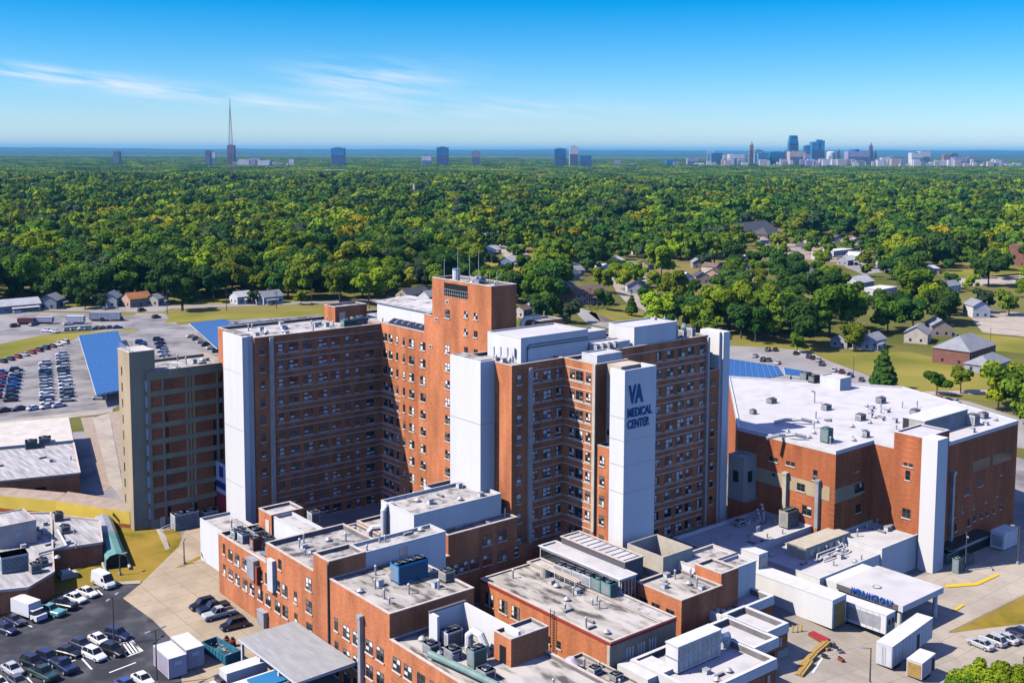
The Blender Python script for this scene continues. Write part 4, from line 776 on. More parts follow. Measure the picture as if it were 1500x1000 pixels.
litter(134, 138.5, 169, 187, 53.05, 9, 'top of the tall brick tower'); litter(83, 96, 165.5, 182.5, 10.55, 14, 'lowest left step of the front building'); litter(83, 96, 149.5, 163.5, 13.9, 10, 'grey second step of the front building'); litter(83, 96, 128, 143, 14.5, 12, 'stained third step of the front building'); litter(83.4, 91, 98, 125, 10.75, 16, 'plant yard of the front building')
litter(111.5, 121, 112.5, 142, 7.88, 16, 'stained roof of the centre building'); litter(98, 103.6, 149.5, 171, 10.8, 8, 'court roof behind the front building'); litter(105, 122, 154, 163, 17.1, 6, 'big white plant room roof'); litter(89.5, 103, 144.4, 148, 16.9, 5, 'long white room roof'); litter(98.5, 109.5, 97, 116, 4.1, 22, 'cluttered low deck'); litter(130.5, 139, 115.4, 124, 7.9, 9, 'right brick block roof'); litter(115, 129.5, 98, 109, 4.1, 10, 'front right roof'); litter(137.5, 149, 113, 118, 3.7, 8, 'rear part of the front right roof')
litter(192, 240, 130, 150, 19.35, 34, 'huge white roof'); litter(206, 243, 118, 128, 19.35, 18, 'front half of the huge white roof'); litter(171, 189, 117.5, 132, .9, 14, 'emergency building roof'); litter(164, 189, 133.5, 145, 2.1, 14, 'rear emergency roof'); litter(87, 92, 185, 200, 7.8, 4, 'white block roof at the left'); litter(87, 102, 226, 235.5, 33.2, 8, 'annex roof')
litter(110.6, 124, 151, 152.6, 13.4, 3, 'rear wing roof'); litter(52, 68, 205, 235, 4.0, 20, 'crowded plant building roof'); litter(60, 84, 262, 280, 5.5, 8, 'streaked grey roof at the left'); litter(191, 205, 117.5, 126.5, 2.1, 8, 'roof below the white tower')
# ================================================================== ground, roads and other sheets
def clip(poly, sgn, L):                            # half plane sgn*(lat-L) >= 0
    out = []
    for i in range(len(poly)):
        a, b = poly[i], poly[(i+1) % len(poly)]; da, db = sgn*(lat(a)-L), sgn*(lat(b)-L)
        if da >= 0: out.append(a)
        if da*db < 0: t = da/(da-db); out.append((a[0]+(b[0]-a[0])*t, a[1]+(b[1]-a[1])*t))
    return out
def sheet(name, poly, m, lift, uvs=False):
    b = MB()
    for cl in (clip(poly, -1, L0), clip(clip(poly, 1, L0), -1, L1), clip(poly, 1, L1)):
        if len(cl) > 2:
            if sum(cl[i][0]*cl[(i+1) % len(cl)][1]-cl[(i+1) % len(cl)][0]*cl[i][1] for i in range(len(cl))) < 0: cl = cl[::-1]
            b.face([(p[0], p[1], gz(*p)+lift) for p in cl], m)
    return setting(b.build(name))
def psheet(name, px, m, lift):
    return sheet(name, [tuple(G(x, y)[:2]) for x, y in px], m, lift)
sheet('ground', [(-20000, -20000), (60000, -20000), (60000, 60000), (-20000, 60000)], 'field', 0)
sheet('yard', [(60, 60), (300, 60), (300, 250), (60, 330)], 'old_asphalt', .012)
psheet('lawn', [(-60, 935), (0, 898), (95, 866), (160, 854), (210, 852), (266, 797), (240, 766), (180, 768), (150, 776), (80, 820), (-60, 850)], 'grass', .03)
psheet('parking_lot', [(-60, 922), (0, 905), (100, 868), (160, 857.5), (206, 855), (180, 876), (224, 908), (260, 944), (275, 1075), (-60, 1075)], 'asphalt', .05)
psheet('concrete_apron', [(180, 876), (206, 855), (262, 800), (272, 775), (284, 755), (304, 757), (298, 785), (322, 822), (335, 866), (430, 930), (430, 1075), (275, 1075), (260, 944), (224, 908)], 'concrete_apron', .045)
psheet('path', [(228, 774), (238, 774), (250, 802), (243, 806)], 'concrete_road', .06)
psheet('lawn', [(240, 775), (262, 774), (266, 790), (254, 803), (248, 801)], 'grass', .06); psheet('lawn', [(256, 832), (296, 812), (297, 817), (268, 830)], 'grass', .06)
psheet('kerb', [(160, 853.5), (206, 850.5), (206, 855), (160, 857.5)], 'concrete_road', .16)
psheet('kerb', [(-60, 905), (24, 889), (24, 892), (-60, 909)], 'paint_yellow', .15)
psheet('ramp', [(136, 612), (160, 605), (185, 740), (160, 708)], 'concrete_road', .08); psheet('gravel_bed', [(118, 612), (138, 610), (163, 712), (150, 722)], 'gravel', .06); psheet('gravel_bed', [(160, 605), (180, 600), (186, 720), (178, 690)], 'gravel', .06)
psheet('parking_lot', [(-80, 640), (-80, 545), (0, 525), (100, 499), (120, 488), (180, 478), (200, 459), (240, 459), (262, 476), (340, 469), (470, 460), (480, 480), (345, 570), (200, 580), (150, 607), (118, 610), (0, 626)], 'old_asphalt', .03)
psheet('parking_lot', [(-80, 522), (-80, 455), (130, 459), (185, 463), (240, 459), (238, 474), (180, 481), (100, 484), (0, 505)], 'old_asphalt', .036)
psheet('lawn', [(-60, 534), (0, 526), (45, 512), (100, 500.5), (118, 492), (172, 485.5), (198, 487), (200, 482), (150, 485), (60, 491), (0, 504), (-60, 514)], 'lawn', .06)
psheet('lawn', [(240, 473), (252, 460), (470, 452), (485, 462), (350, 467.5)], 'lawn', .06); psheet('lawn', [(-60, 452), (0, 452), (95, 455), (200, 456), (240, 452), (470, 445), (470, 437), (-60, 441)], 'lawn', .03)
psheet('pavement', [(-80, 629), (0, 617), (118, 603), (165, 599), (165, 604), (118, 610), (0, 625), (-80, 638)], 'concrete_road', .06)
psheet('road', [(203, 457), (238, 457), (250, 452), (600, 440), (600, 437), (240, 448), (0, 452), (0, 455)], 'road_grey', .06)
psheet('road', [(1080, 1075), (1135, 925), (1250, 850), (1370, 840), (1380, 800), (1600, 755), (1600, 1075)], 'concrete_road', .045)
psheet('lawn', [(1391, 927), (1500, 873), (1600, 825), (1600, 902), (1500, 913)], 'grass', .075)
psheet('kerb', [(1384, 857), (1430, 853.5), (1462, 840), (1464, 843), (1432, 857.5), (1386, 861)], 'paint_yellow', .17); psheet('kerb', [(1396, 893), (1410, 885), (1413, 887), (1399, 896)], 'paint_yellow', .17)
psheet('road_stripe', [(1388, 924), (1500, 869), (1600, 821), (1600, 824), (1500, 872), (1390, 926.5)], 'concrete_apron', .15)
psheet('road', [(1055, 560), (1055, 506), (1130, 508), (1180, 513), (1215, 529), (1330, 571), (1420, 588), (1520, 620), (1520, 660), (1300, 625)], 'road_grey', .03)
psheet('lawn', [(1195, 517), (1330, 515), (1500, 555), (1500, 596), (1420, 584), (1330, 569), (1217, 528)], 'lawn', .05); psheet('path', [(1330, 574), (1450, 571), (1500, 575), (1500, 580), (1450, 577), (1335, 578)], 'concrete_road', .07)
psheet('lawn', [(1080, 497), (1200, 508), (1190, 514), (1080, 506)], 'lawn', .05); psheet('lawn', [(1500, 595), (1620, 590), (1620, 700), (1500, 640)], 'lawn', .05)
for nm, p, m in [('parking_lot', [(1422, 452), (1620, 468), (1620, 505), (1440, 487), (1425, 470)], 'concrete_road'), ('lawn', [(1425, 488), (1620, 506), (1620, 530), (1440, 512)], 'lawn'), ('gravel_lot', [(1112, 362), (1140, 351), (1262, 372), (1255, 384), (1210, 383), (1130, 374)], 'gravel'), ('road', [(1225, 379), (1262, 374), (1300, 383), (1312, 396), (1265, 402), (1240, 392)], 'road_grey'), ('road', [(1380, 410), (1500, 400), (1640, 396), (1640, 410), (1500, 414), (1400, 421)], 'concrete_road'), ('lawn', [(1360, 401), (1500, 386), (1640, 380), (1640, 395), (1400, 408)], 'lawn'), ('road', [(884, 396), (912, 394), (938, 438), (975, 455), (930, 456), (905, 430)], 'concrete_road'), ('lawn', [(862, 458), (920, 445), (945, 455), (940, 470), (880, 472)], 'lawn'), ('lawn', [(905, 405), (940, 398), (950, 415), (920, 420)], 'lawn'), ('road', [(1030, 335), (1065, 330), (1110, 350), (1090, 356)], 'road_grey'), ('lawn', [(700, 385), (780, 372), (800, 392), (760, 402)], 'lawn'), ('road', [(725, 365), (760, 352), (775, 375), (745, 380)], 'concrete_road'), ('lawn', [(650, 444), (760, 440), (760, 470), (650, 470)], 'lawn'), ('road', [(830, 445), (900, 470), (960, 490), (940, 498), (860, 474)], 'road_grey')]: psheet(nm, p, m, .035)
# stall lines of the dark lot
b = MB()
def stripe(x0, y0, x1, y1, w=.14):
    a, c = G(x0, y0), G(x1, y1); d = (c-a).normalized(); n = Vector((-d.y, d.x, 0))*w; z = Vector((0, 0, .06))
    b.face([a-n+z, c-n+z, c+n+z, a+n+z], 'paint_white')
for s_ in [(119, 963, 134.5, 980), (93, 973, 119, 963), (171, 946, 190, 937), (190, 937, 209, 953), (209, 953, 186, 961.5), (186, 961.5, 171, 946)]+[(176+4*i, 943.5-2*i, 188+4.5*i, 960.5-1.6*i) for i in range(1, 5)]+[(34, 912, 47, 918), (143, 864, 150, 871), (199, 970, 160, 985), (-5, 985, 8, 1000), (40, 992, 48, 1002), (150, 955, 160, 968), (106, 955, 111, 962)]: stripe(*s_)
setting(b.build('stall_lines'))
b = MB(); q = G(1270, 985)
for (a, c) in [((1130, 1000), (1212, 940)), ((1190, 985), (1206, 960))]: stripe(*a, *c, .2)
setting(b.build('road_lines'))
# ================================================================== low buildings on the left
P = building('low_school_building', 'long low brick building with half cream and half streaked grey roof at the left edge', 'building', (70, 275, 0))
fr, bk, bl, fl_ = (81, 256), (95.5, 309.6), (50, 323), (35.5, 269.5)
MB().prism([fr, bk, bl, fl_], -1, 5.5, 'brick_orange', 'stripe_roof').build('wall', P)
k = .52; mr = (fr[0]+(bk[0]-fr[0])*k, fr[1]+(bk[1]-fr[1])*k); ml = (fl_[0]+(bl[0]-fl_[0])*k, fl_[1]+(bl[1]-fl_[1])*k)
MB().prism([mr, bk, bl, ml], 5.52, 6.3, 'membrane').build('raised_roof', P)
b = MB()
for p, q in ((fr, bk), (fl_, fr)):
    d = Vector((q[0]-p[0], q[1]-p[1])).normalized(); n = Vector((d.y, -d.x))*.2
    b.prism([(p[0]+n.x, p[1]+n.y), (q[0]+n.x, q[1]+n.y), (q[0]-n.x, q[1]-n.y), (p[0]-n.x, p[1]-n.y)], 5.3, 5.75, 'coping')
b.build('coping', P)
d = (Vector(fr)-Vector(fl_)).normalized()
for s_ in (24, 28, 34, 39): MB().box(-1.2, 1.2, -.06, 0, 1.4, 3.2, 'glass').box(-1.3, 1.3, -.1, -.06, 2.2, 2.35, 'sill').build('window', P, Vector((fl_[0]+d.x*s_, fl_[1]+d.y*s_, 0))-P.location, math.atan2(d.y, d.x))
for i, (x, y, c) in enumerate([(46, 656, 'unit_green'), (66, 651, 'galv')]):
    q = at(x, y, 5.5); hvac(['dark green air unit', 'round backed grey unit'][i]+' on the streaked grey roof at the left', q[0], q[1], 5.5, 2.8, 2.4, 2.0, c, fans=1, rz=-.25)
t = building('covered_walkway', 'curving covered walkway with a bright yellow wall and brown roof', 'walkway', (74, 243, 0))
pts = [(50, 268), (63.5, 256), (72, 244.6), (78.5, 232.5), (81.9, 227.2)]; b = MB(); r = MB(); g = MB()
for i in range(4):
    a, c = pts[i], pts[i+1]; ha = 3.7; b.face([(*a, .9), (*c, .9), (*c, ha), (*a, ha)], 'yellow_wall'); g.face([(*a, -1), (*c, -1), (*c, .9), (*a, .9)], 'brick_red')
    n = 4.2 if i < 2 else 5.0; a2, c2 = (a[0]+n*.75, a[1]+n*.66), (c[0]+n*.75, c[1]+n*.66) if i < 3 else (c[0]+.1, c[1]+4)
    r.face([(*a, ha+.003), (*c, ha+.003), (*c2, ha+.5), (*a2, ha+.5)], 'rust_red' if False else 'gravel'); b.face([(*c2, -1), (*a2, -1), (*a2, ha+.5), (*c2, ha+.5)], 'brick_red')
b.build('wall', t); r.build('roof', t); g.build('base_wall', t); MB().box(-.06, 0, -.8, .8, 2.4, 3.1, 'glass').build('window', t, Vector((79.6, 230.6, 0))-t.location, -.35)
P = building('plant_building', 'low brick plant building with a crowded roof beside the parking lot', 'building', (60, 215, 0))
A4 = lambda x, y, z=4.0: tuple(at(x, y, z)[:2])
MB().prism([A4(78, 806), A4(150, 795.6), A4(145.8, 763), A4(77.4, 755)], -1, 4, 'brick_orange', 'stripe_roof').build('right_wall', P)
lp = [A4(-60, 880), A4(0, 866), A4(41, 862), A4(79, 839), A4(74, 752), A4(-60, 755)]
MB().prism(lp, -1, 4.01, 'brick_orange', 'stripe_roof').build('left_wall', P)
b = MB()
for p, q in list(zip(lp[:5], lp[1:6]))+[(A4(78, 806), A4(150, 795.6)), (A4(150, 795.6), A4(145.8, 763)), (A4(145.8, 763), A4(77.4, 755))]:
    d = Vector((q[0]-p[0], q[1]-p[1])).normalized(); n = Vector((d.y, -d.x))*.15
    b.prism([(p[0]+n.x, p[1]+n.y), (q[0]+n.x, q[1]+n.y), (q[0]-n.x, q[1]-n.y), (p[0]-n.x, p[1]-n.y)], 3.9, 4.4, 'coping')
b.build('coping', P)
q = at(30, 800, 4); HUT = simple_box('roof_hut', 'grey roof hut with a striped roof and one small lit window', 'roof room', q[0]-3.6, q[0]+3.2, q[1]+.5, q[1]+9, 4, 8.4, 'galv', 'stripe_roof', .05)
MB().box(-.6, .6, -.08, 0, -.4, .5, 'lamp').build('window', HUT, Vector((q[0]-.2, q[1]+.49, 6.4))-HUT.location)
q = at(25, 838, 4); hvac('white box unit with a flat lid on the plant building roof', q[0], q[1]+2, 4.05, 4.6, 3.4, 3.0, 'white_paint', fans=0, rz=-.1)
for i, (x, y, lab) in enumerate([(10, 800, 'pale unit at the far left of the plant roof'), (8, 836, 'white ducted unit left of the white box'), (52, 838, 'cream pipe box right of the white box'), (62, 828, 'grey cabinet near the plant building parapet'), (95, 780, 'white vent box on the streaked right hand roof'), (85, 762, 'pair of small white vents at the back of the right hand roof')]):
    q = at(x, y, 4); hvac(lab, q[0], q[1], 4.05, 1.8, 1.6, 1.3+.2*(i % 3), ['white_paint', 'metal', 'unit_tan'][i % 3], fans=1)
q = at(60, 800, 4); pipe('roof_duct', 'long white pipe run turning across the plant building roof', 'pipe', [(q[0]-2, q[1]-5, 4.5), (q[0]+3.5, q[1]-4.2, 4.5), (q[0]+5, q[1]+6, 4.5)], .25, 'white_paint')
t = thing('tunnel_canopy', 'teal rounded tunnel canopy over a stair on the yellow grass slope', 'canopy', (0, 0, 0)); SITE.add(t.name)
a, c = G(171, 832), G(150, 772); d = (c-a); L = d.length; d.normalize(); n = Vector((-d.y, d.x, 0)); t.location = a
b = MB(); sec = [(-1.9, 0), (-1.9, 1.9), (-1.2, 2.6), (0, 2.9), (1.2, 2.6), (1.9, 1.9), (1.9, 0)]
for i in range(6):
    for k0, k1, m_ in ((0, .55, 'teal'), (.55, 1, 'galv')):
        P0, P1 = a+d*L*k0, a+d*L*k1; s0, s1 = sec[i], sec[i+1]; b.face([P0+n*s0[0]+Vector((0, 0, s0[1])), P1+n*s0[0]+Vector((0, 0, s0[1])), P1+n*s1[0]+Vector((0, 0, s1[1])), P0+n*s1[0]+Vector((0, 0, s1[1]))], m_)
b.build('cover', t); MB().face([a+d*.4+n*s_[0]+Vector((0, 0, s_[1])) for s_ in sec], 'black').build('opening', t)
b = MB()
for s_ in (-2.2, 2.2): b.tube([a+n*s_-d*2+Vector((0, 0, .35)), a+n*s_+d*3+Vector((0, 0, .35))], .3, 'concrete', 6)
b.build('kerb_wall', t)
q = G(100, 845); tag(MB().box(-1.6, 1.6, -.9, .9, 0, .9, 'unit_tan').box(-1.3, .4, -.6, .6, .9, 1.5, 'white_paint').build('planter_box', None, q), 'white topped low box at the foot of the plant building', 'box')
# ================================================================== solar carports
def carport(label, px, zc, n, lean=0.0, name='solar_carport'):
    C4 = [Vector(at(x, y, zc)) for x, y in px]; t = thing(name, label, 'solar carport', Vector((C4[0].x, C4[0].y, gz(C4[0].x, C4[0].y)))); SITE.add(t.name)
    b = MB(); wl = (C4[1]-C4[0]).length; ll = (C4[3]-C4[0]).length
    for i in range(n):
        f0, f1 = i/n+.003, (i+1)/n-.006
        def pt(f, g): p = C4[0].lerp(C4[1], f).lerp(C4[3].lerp(C4[2], f), g); return p
        q = [pt(f0, 0), pt(f1, 0), pt(f1, 1), pt(f0, 1)]; w1 = (q[1]-q[0]).length; b.face(q[::-1], 'solar', [(0, ll), (w1, ll), (w1, 0), (0, 0)][::-1]) if False else b.face(q, 'solar', [(0, 0), (w1, 0), (w1, ll), (0, ll)])
    b.build('panels', t)
    u = MB(); q = [p-Vector((0, 0, .15)) for p in C4]; u.face(q, 'metal'); 
    for p, r_ in zip(q, q[1:]+q[:1]): u.tube([p-Vector((0, 0, .15)), r_-Vector((0, 0, .15))], .14, 'white_paint', 4)
    u.build('frame', t)
    k = max(2, int(ll/14))
    for i in range(k):
        for f in (.25, .75):
            p = C4[0].lerp(C4[3], (i+.5)/k).lerp(C4[1].lerp(C4[2], (i+.5)/k), f); g = gz(p.x, p.y); MB().cone((p.x, p.y), .22, .22, g, p.z-.1, 'galv', 8, False).build('column', t)
carport('big blue solar carport roof beside the crowded left parking lot', [(115, 491), (172, 484), (205, 565), (141, 578)], 4.2, 9)
carport('smaller blue solar carport behind the left ward wing', [(277, 473), (329, 467), (372, 492), (318, 510)], 4.2, 9)
carport('long thin blue solar carport in front of the dark car row behind the left wing', [(352, 484), (485, 465), (485, 469), (352, 489)], 4.0, 16)
carport('wide blue solar carport behind the white roof on the right', [(1068, 525), (1140, 536), (1148, 548), (1066, 566)], 2.0, 9)
carport('small blue solar carport at the right end behind the white roof', [(1148, 538), (1190, 545), (1188, 552), (1150, 548)], 2.0, 5)
# ================================================================== containers, truck canopy, dumpster, container truck
def oriented(a, c): d = c-a; return (a+c)/2, math.atan2(d.y, d.x), d.length
for i, (p, q, lab) in enumerate([((247, 962), (277, 1004), 'left of two lilac storage containers side by side'), ((273, 949), (300, 975), 'right of two lilac storage containers side by side')]):
    pass
def container(label, cx, cy, L, Wd, Hh, rz, col, group):
    t = thing('storage_container', label, 'container', (cx, cy, 0), rz, group); MB().box(-L/2, L/2, -Wd/2, Wd/2, .15, Hh, col, 'white_paint').build('body', t, (0, 0, 0))
    b = MB()
    for i in range(14): b.box(-L/2+.2+i*(L-.4)/14, -L/2+.3+i*(L-.4)/14, -Wd/2-.05, Wd/2+.05, .3, Hh-.15, col)
    b.build('ribs', t, (0, 0, 0)); MB().box(L/2, L/2+.05, -Wd/2+.1, -.05, .3, Hh-.2, col).box(L/2, L/2+.05, .05, Wd/2-.1, .3, Hh-.2, col).build('door', t, (0, 0, 0)); MB().box(L/2+.06, L/2+.1, -.5, .6, Hh*.62, Hh*.8, 'paint_white').build('label_plate', t, (0, 0, 0)); MB().box(-L/2, L/2, -Wd/2, -Wd/2+.3, 0, .149, 'dark_metal').box(-L/2, L/2, Wd/2-.3, Wd/2, 0, .149, 'dark_metal').build('skid', t, (0, 0, 0))
q = G(254, 985); q2 = G(276, 969)
container('left one of two lilac storage containers standing side by side on the lot', q.x, q.y+1.2, 6.1, 2.9, 3.3, -PI/2, 'lavender', 'lilac containers'); container('right one of two lilac storage containers standing side by side on the lot', q.x+3.3, q.y+2.4, 6.1, 2.9, 3.3, -PI/2, 'lavender', 'lilac containers')
a, c = G(305, 949), G(344, 972); m_, rz_, L_ = oriented(a, c); t = thing('dumpster', 'teal open-top dumpster heaped with white and red rubbish', 'dumpster', m_, rz_)
b = MB(); l, w = 3.6, 1.35; b.box(-l, l, -w, -w+.1, 0, 1.7, 'dump_teal').box(-l, l, w-.1, w, 0, 1.7, 'dump_teal').box(-l, -l+.1, -w+.1, w-.1, 0, 1.7, 'dump_teal').box(l-.1, l, -w+.1, w-.1, 0, 1.7, 'dump_teal').box(-l+.1, l-.1, -w+.1, w-.1, .1, .2, 'dump_teal')
for i in range(8): b.box(-l+.3+i*.95, -l+.45+i*.95, -w-.08, w+.08, .1, 1.6, 'dump_teal') if False else b.box(-l+.3+i*.95, -l+.45+i*.95, -w-.08, -w, .1, 1.6, 'dump_teal')
b.build('body', t, (0, 0, 0)); b = MB()
for i in range(40):
    x, y, z, r = rnd.uniform(-2.6, 3.2), rnd.uniform(-1, 1), rnd.uniform(.3, 1.5), rnd.uniform(.15, .4); v = [Vector((rnd.uniform(-r, r)+x, rnd.uniform(-r, r)+y, rnd.uniform(-r, r)*.7+z)) for _ in range(6)]
    for k in range(4): b.face([v[k], v[k+1], v[(k+2) % 6]], rnd.choice(['trash', 'white_paint', 'rust_red', 'white_paint']))
b.build('rubbish', t, (0, 0, 0))
t = building('loading_canopy', 'grey ribbed flat canopy on posts along the sunlit front wall', 'canopy', (77, 145, 0))
b = MB(); x0, x1, y0, y1 = 71.9, 81.7, 135.6, 154.2; b.box(x0, x1, y0, y1, 4.2, 4.6, 'white_paint'); b.build('frame', t)
MB().face([(x0-.05,y0-.05,4.62),(x1,y0-.05,4.75),(x1,y1,4.75),(x0-.05,y1,4.62)], 'ribbed').build('roof', t)
for v in (153.6, 147.5, 141.5, 136.2): MB().box(72.1, 72.5, v-.2, v+.2, 0, 4.2, 'white_paint').build('post', t)
for v in (153.6,): MB().box(77, 77.4, v-.2, v+.2, 0, 4.2, 'white_paint').build('post', t)
q = G(352, 985); t = shed('box_truck', 'white box truck body backed under the grey canopy', 'truck', 69.9, 148.3, 6.6, 2.5, 3.1, 0, 'white_paint', base=.9); wheels(t, (-2.2, 2.4), 2.4)
MB().box(-5.0, -3.6, -1.1, 1.1, .5, 1.6, 'c_white').box(-4.2, -3.55, -1.05, 1.05, 1.6, 2.3, 'glass').build('cab', t, (0, 0, 0))
q = G(395, 996); tag(MB().box(-4, 4, -2.4, 2.4, 0, 3.0, 'white_panel').box(-1.5, 3, -2.2, 1.5, 3.0, 3.3, 'tarp_blue').build('covered_skip', None, (69.6, 142.0, 0), 0), 'white shed top with a blue tarpaulin beside the grey canopy', 'shed')
for i, (x, y) in enumerate([(332, 944), (341, 946)]): q = G(x, y); tag(MB().cone((0, 0), .5, .5, 0, 1.1, 'rust_red', 10).cone((0, 0), .3, .3, 1.1, 1.5, 'dark_metal', 8).box(-.8, -.4, -.5, .5, 0, .9, 'dark_metal').build('waste_barrel', None, q), ['left', 'right'][i]+' of two rusty barrels by the corner of the grey canopy', 'barrel')
q = G(377, 905); tag(MB().box(-.8, 0, -1.2, 1.2, 0, 2.6, 'galv').box(-.9, .1, -1.3, 1.3, 2.6, 2.75, 'metal').build('meter_cabinet', None, (81.95, 165.4, 0)), 'grey cabinet standing against the sunlit brick wall', 'cabinet')
# construction clutter in the yard on the right
for i, (x, y, x2, y2) in enumerate([(1175, 976, 1192, 962), (1188, 960, 1212, 944), (1170, 990, 1186, 972)]):
    a, c = G(x, y), G(x2, y2); m_, rz_, L_ = oriented(a, c); t = thing('timber_stack', ['middle', 'upper', 'lower'][i]+' of three stacks of yellow planks on the pale yard', 'timber stack', m_, rz_, 'plank stacks in the yard')
    for k in range(3): MB().box(-L_/2, L_/2, -.6+k*.42, -.25+k*.42, .1, .5+.1*(k % 2), 'wood').build('plank', t, (0, 0, 0))
    MB().box(-L_*.3, -L_*.25, -.7, .7, 0, .1, 'dark_metal').box(L_*.25, L_*.3, -.7, .7, 0, .1, 'dark_metal').build('bearer', t, (0, 0, 0))
a, c = G(1188, 930), G(1212, 944); m_, rz_, L_ = oriented(a, c); tag(MB().box(-L_/2, L_/2, -.7, .7, 0, .7, 'rust_red').box(-L_/2, L_/2, -.6, .6, .7, .8, 'banner_red').build('barrier_box', None, m_, rz_), 'red low barrier box along the white temporary building', 'barrier')
for i, (x, y) in enumerate([(1168, 925), (1161, 926), (1174, 924)]): q = G(x, y); tag(MB().cone((0, 0), .12, .12, 0, 1.2, 'paint_yellow', 8).cone((0, 0), .2, .2, 0, .1, 'dark_metal', 8).build('bollard', None, q), ['middle', 'left', 'right'][i]+' of three yellow bollards before the temporary building', 'bollard', 'yellow bollards')
for i, (x, y) in enumerate([(1212, 952), (1222, 948), (1232, 968), (1208, 963), (1231, 956)]): q = G(x, y); tag(MB().box(-.5, .5, -.3, .3, 0, .5, ['wood', 'dark_metal', 'rust_red', 'dark_metal', 'galv'][i]).box(-.2, .6, -.1, .1, .5, .7, 'dark_metal').build('crate', None, q, i*.7), ['yellow crate near the plank stacks', 'dark crate behind the plank stacks', 'rust red crate on the open yard', 'black crate at the end of the planks', 'grey crate in the middle of the yard'][i], 'crate')
# ================================================================== vehicles
CARM = {}
def loft(b, st, m):                                # stations: (x, half width, z low, z shoulder, z top)
    R_ = [[(x,-w*.9,z0),(x,-w,z0+.12),(x,-w,z1),(x,-w*.86,z2),(x,w*.86,z2),(x,w,z1),(x,w,z0+.12),(x,w*.9,z0)] for x, w, z0, z1, z2 in st]
    for a, c in zip(R_, R_[1:]):
        for k in range(7): b.face([a[k], c[k], c[k+1], a[k+1]], m)
    b.face(R_[0][::-1], m); b.face(R_[-1], m)
SPEC = dict(sedan=(4.7, .90, .98, 1.44, (1.15, .35, -1.05, -1.75)), suv=(4.7, .94, 1.08, 1.72, (1.1, .45, -1.75, -2.2)), hatch=(4.2, .87, .98, 1.5, (1.0, .3, -1.3, -1.95)), pickup=(5.6, .98, 1.12, 1.82, (1.05, .45, -.75, -1.0)), van=(5.8, 1.0, 1.35, 2.5, (2.2, 1.35, -2.75, -2.8)))
def car_mesh(kind, color):
    key = (kind, color)
    if key in CARM: return CARM[key]
    L, w, zs, zr, (c0, c1, c2, c3) = SPEC[kind]; h = L/2; b = MB(); c = 'c_'+color
    if kind == 'van': st = [(h, w*.8, .4, .75, .85), (h-.25, w*.95, .28, .95, 1.05), (c0, w, .26, 1.2, 1.3), (c3, w, .26, 1.25, 1.32), (-h, w*.96, .35, 1.2, 1.3)]
    elif kind == 'pickup': st = [(h, w*.85, .45, .8, .95), (h-.2, w, .35, .95, 1.08), (c0, w, .35, 1.0, 1.12), (-h+.1, w, .38, 1.0, 1.1), (-h, w*.98, .45, .95, 1.08)]
    else: st = [(h, w*.74, .35, .58, .66), (h-.22, w*.94, .22, .66, .78), (c0, w, .2, .8, zs-.04), (0, w, .2, .86, zs), (c3+.2, w, .2, .86, zs), (-h+.25, w*.95, .24, .8, zs-.04 if kind == 'sedan' else zs), (-h, w*.8, .36, .7, .8)]
    loft(b, st, c)
    g = MB(); wb, wt = w*.87, w*.70; z0 = zs-.06 if kind != 'pickup' else 1.08
    if kind == 'van': wb, wt, z0 = w*.97, w*.86, 1.28
    B_ = [(c0,wb,z0),(c0,-wb,z0),(c3,-wb,z0),(c3,wb,z0)]; T_ = [(c1,wt,zr),(c1,-wt,zr),(c2,-wt,zr),(c2,wt,zr)]
    side = c if kind == 'van' else 'glass'
    for i in range(4):
        j = (i+1) % 4; mm = 'glass' if i == 0 else (side if i in (1, 3) else (c if kind == 'van' else 'glass')); g_ = b if mm == c else g
        g_.face([B_[i], B_[j], T_[j], T_[i]][::-1], mm)
    if kind == 'van':
        for s in (-1, 1): g.face([(c0-.35,s*wb*1.005,1.34),(.75,s*wb*1.005,1.34),(.75,s*(wb-.06),1.95),(1.45,s*(wb-.06),1.95)], 'glass')
    b.face([(c1,wt,zr),(c2,wt,zr),(c2,-wt,zr),(c1,-wt,zr)], c); e = .05; b.box(c2+.05, c1-.05, -wt+.04, wt-.04, zr+.002, zr+e, c)
    if kind != 'van':
        for s in (-1, 1):                          # pillars
            for xa, xb in ((c0, c1), (c3, c2), ((c0+c3)/2, (c1+c2)/2)): b.tube([(xa, s*wb*1.0, z0), (xb, s*wt*1.01, zr)], .045, c, 4)
    if kind == 'pickup': b.box(-h+.15, c3-.1, -w*.72, w*.72, 1.1, 1.115, 'black')
    ww = MB(); r = .34 if kind in ('sedan', 'hatch') else .38; ww.cylx((0, 0, 0), r, .24, 'tyre', 14); ww.cylx((0, 0, 0), r*.6, .26, 'metal', 10)
    l1 = MB().box(-.04, .05, -.22, .22, -.08, .08, 'lamp'); l2 = MB().box(-.05, .04, -.2, .2, -.09, .09, 'tail')
    allm = MB()
    for q in (b, g):
        for f, m_ in zip(q.f, q.m): allm.face([q.v[i] for i in f], q.names[m_])
    wx = h*.62
    for sx in (-1, 1):
        for sy in (-1, 1): allm.cylx((sx*wx, sy*(w-.1), r), r, .24, 'tyre', 10)
    allm.box(h-.1, h+.01, -w*.7, w*.7, .5, .62, 'lamp'); allm.box(-h-.01, -h+.1, -w*.75, w*.75, .66, .78, 'tail')
    CARM[key] = dict(body=b.mesh('body'), glass=g.mesh('window_glass'), wheel=CARM.get('wheel%s' % r) or ww.mesh('wheel'), head=l1.mesh('headlight'), tail=l2.mesh('tail_light'), one=allm.mesh('parked_car'), r=r, wx=wx, w=w, h=h)
    return CARM[key]
VEH = 0
KN = dict(sedan='sedan', suv='SUV', hatch='hatchback', pickup='pickup truck', van='van')
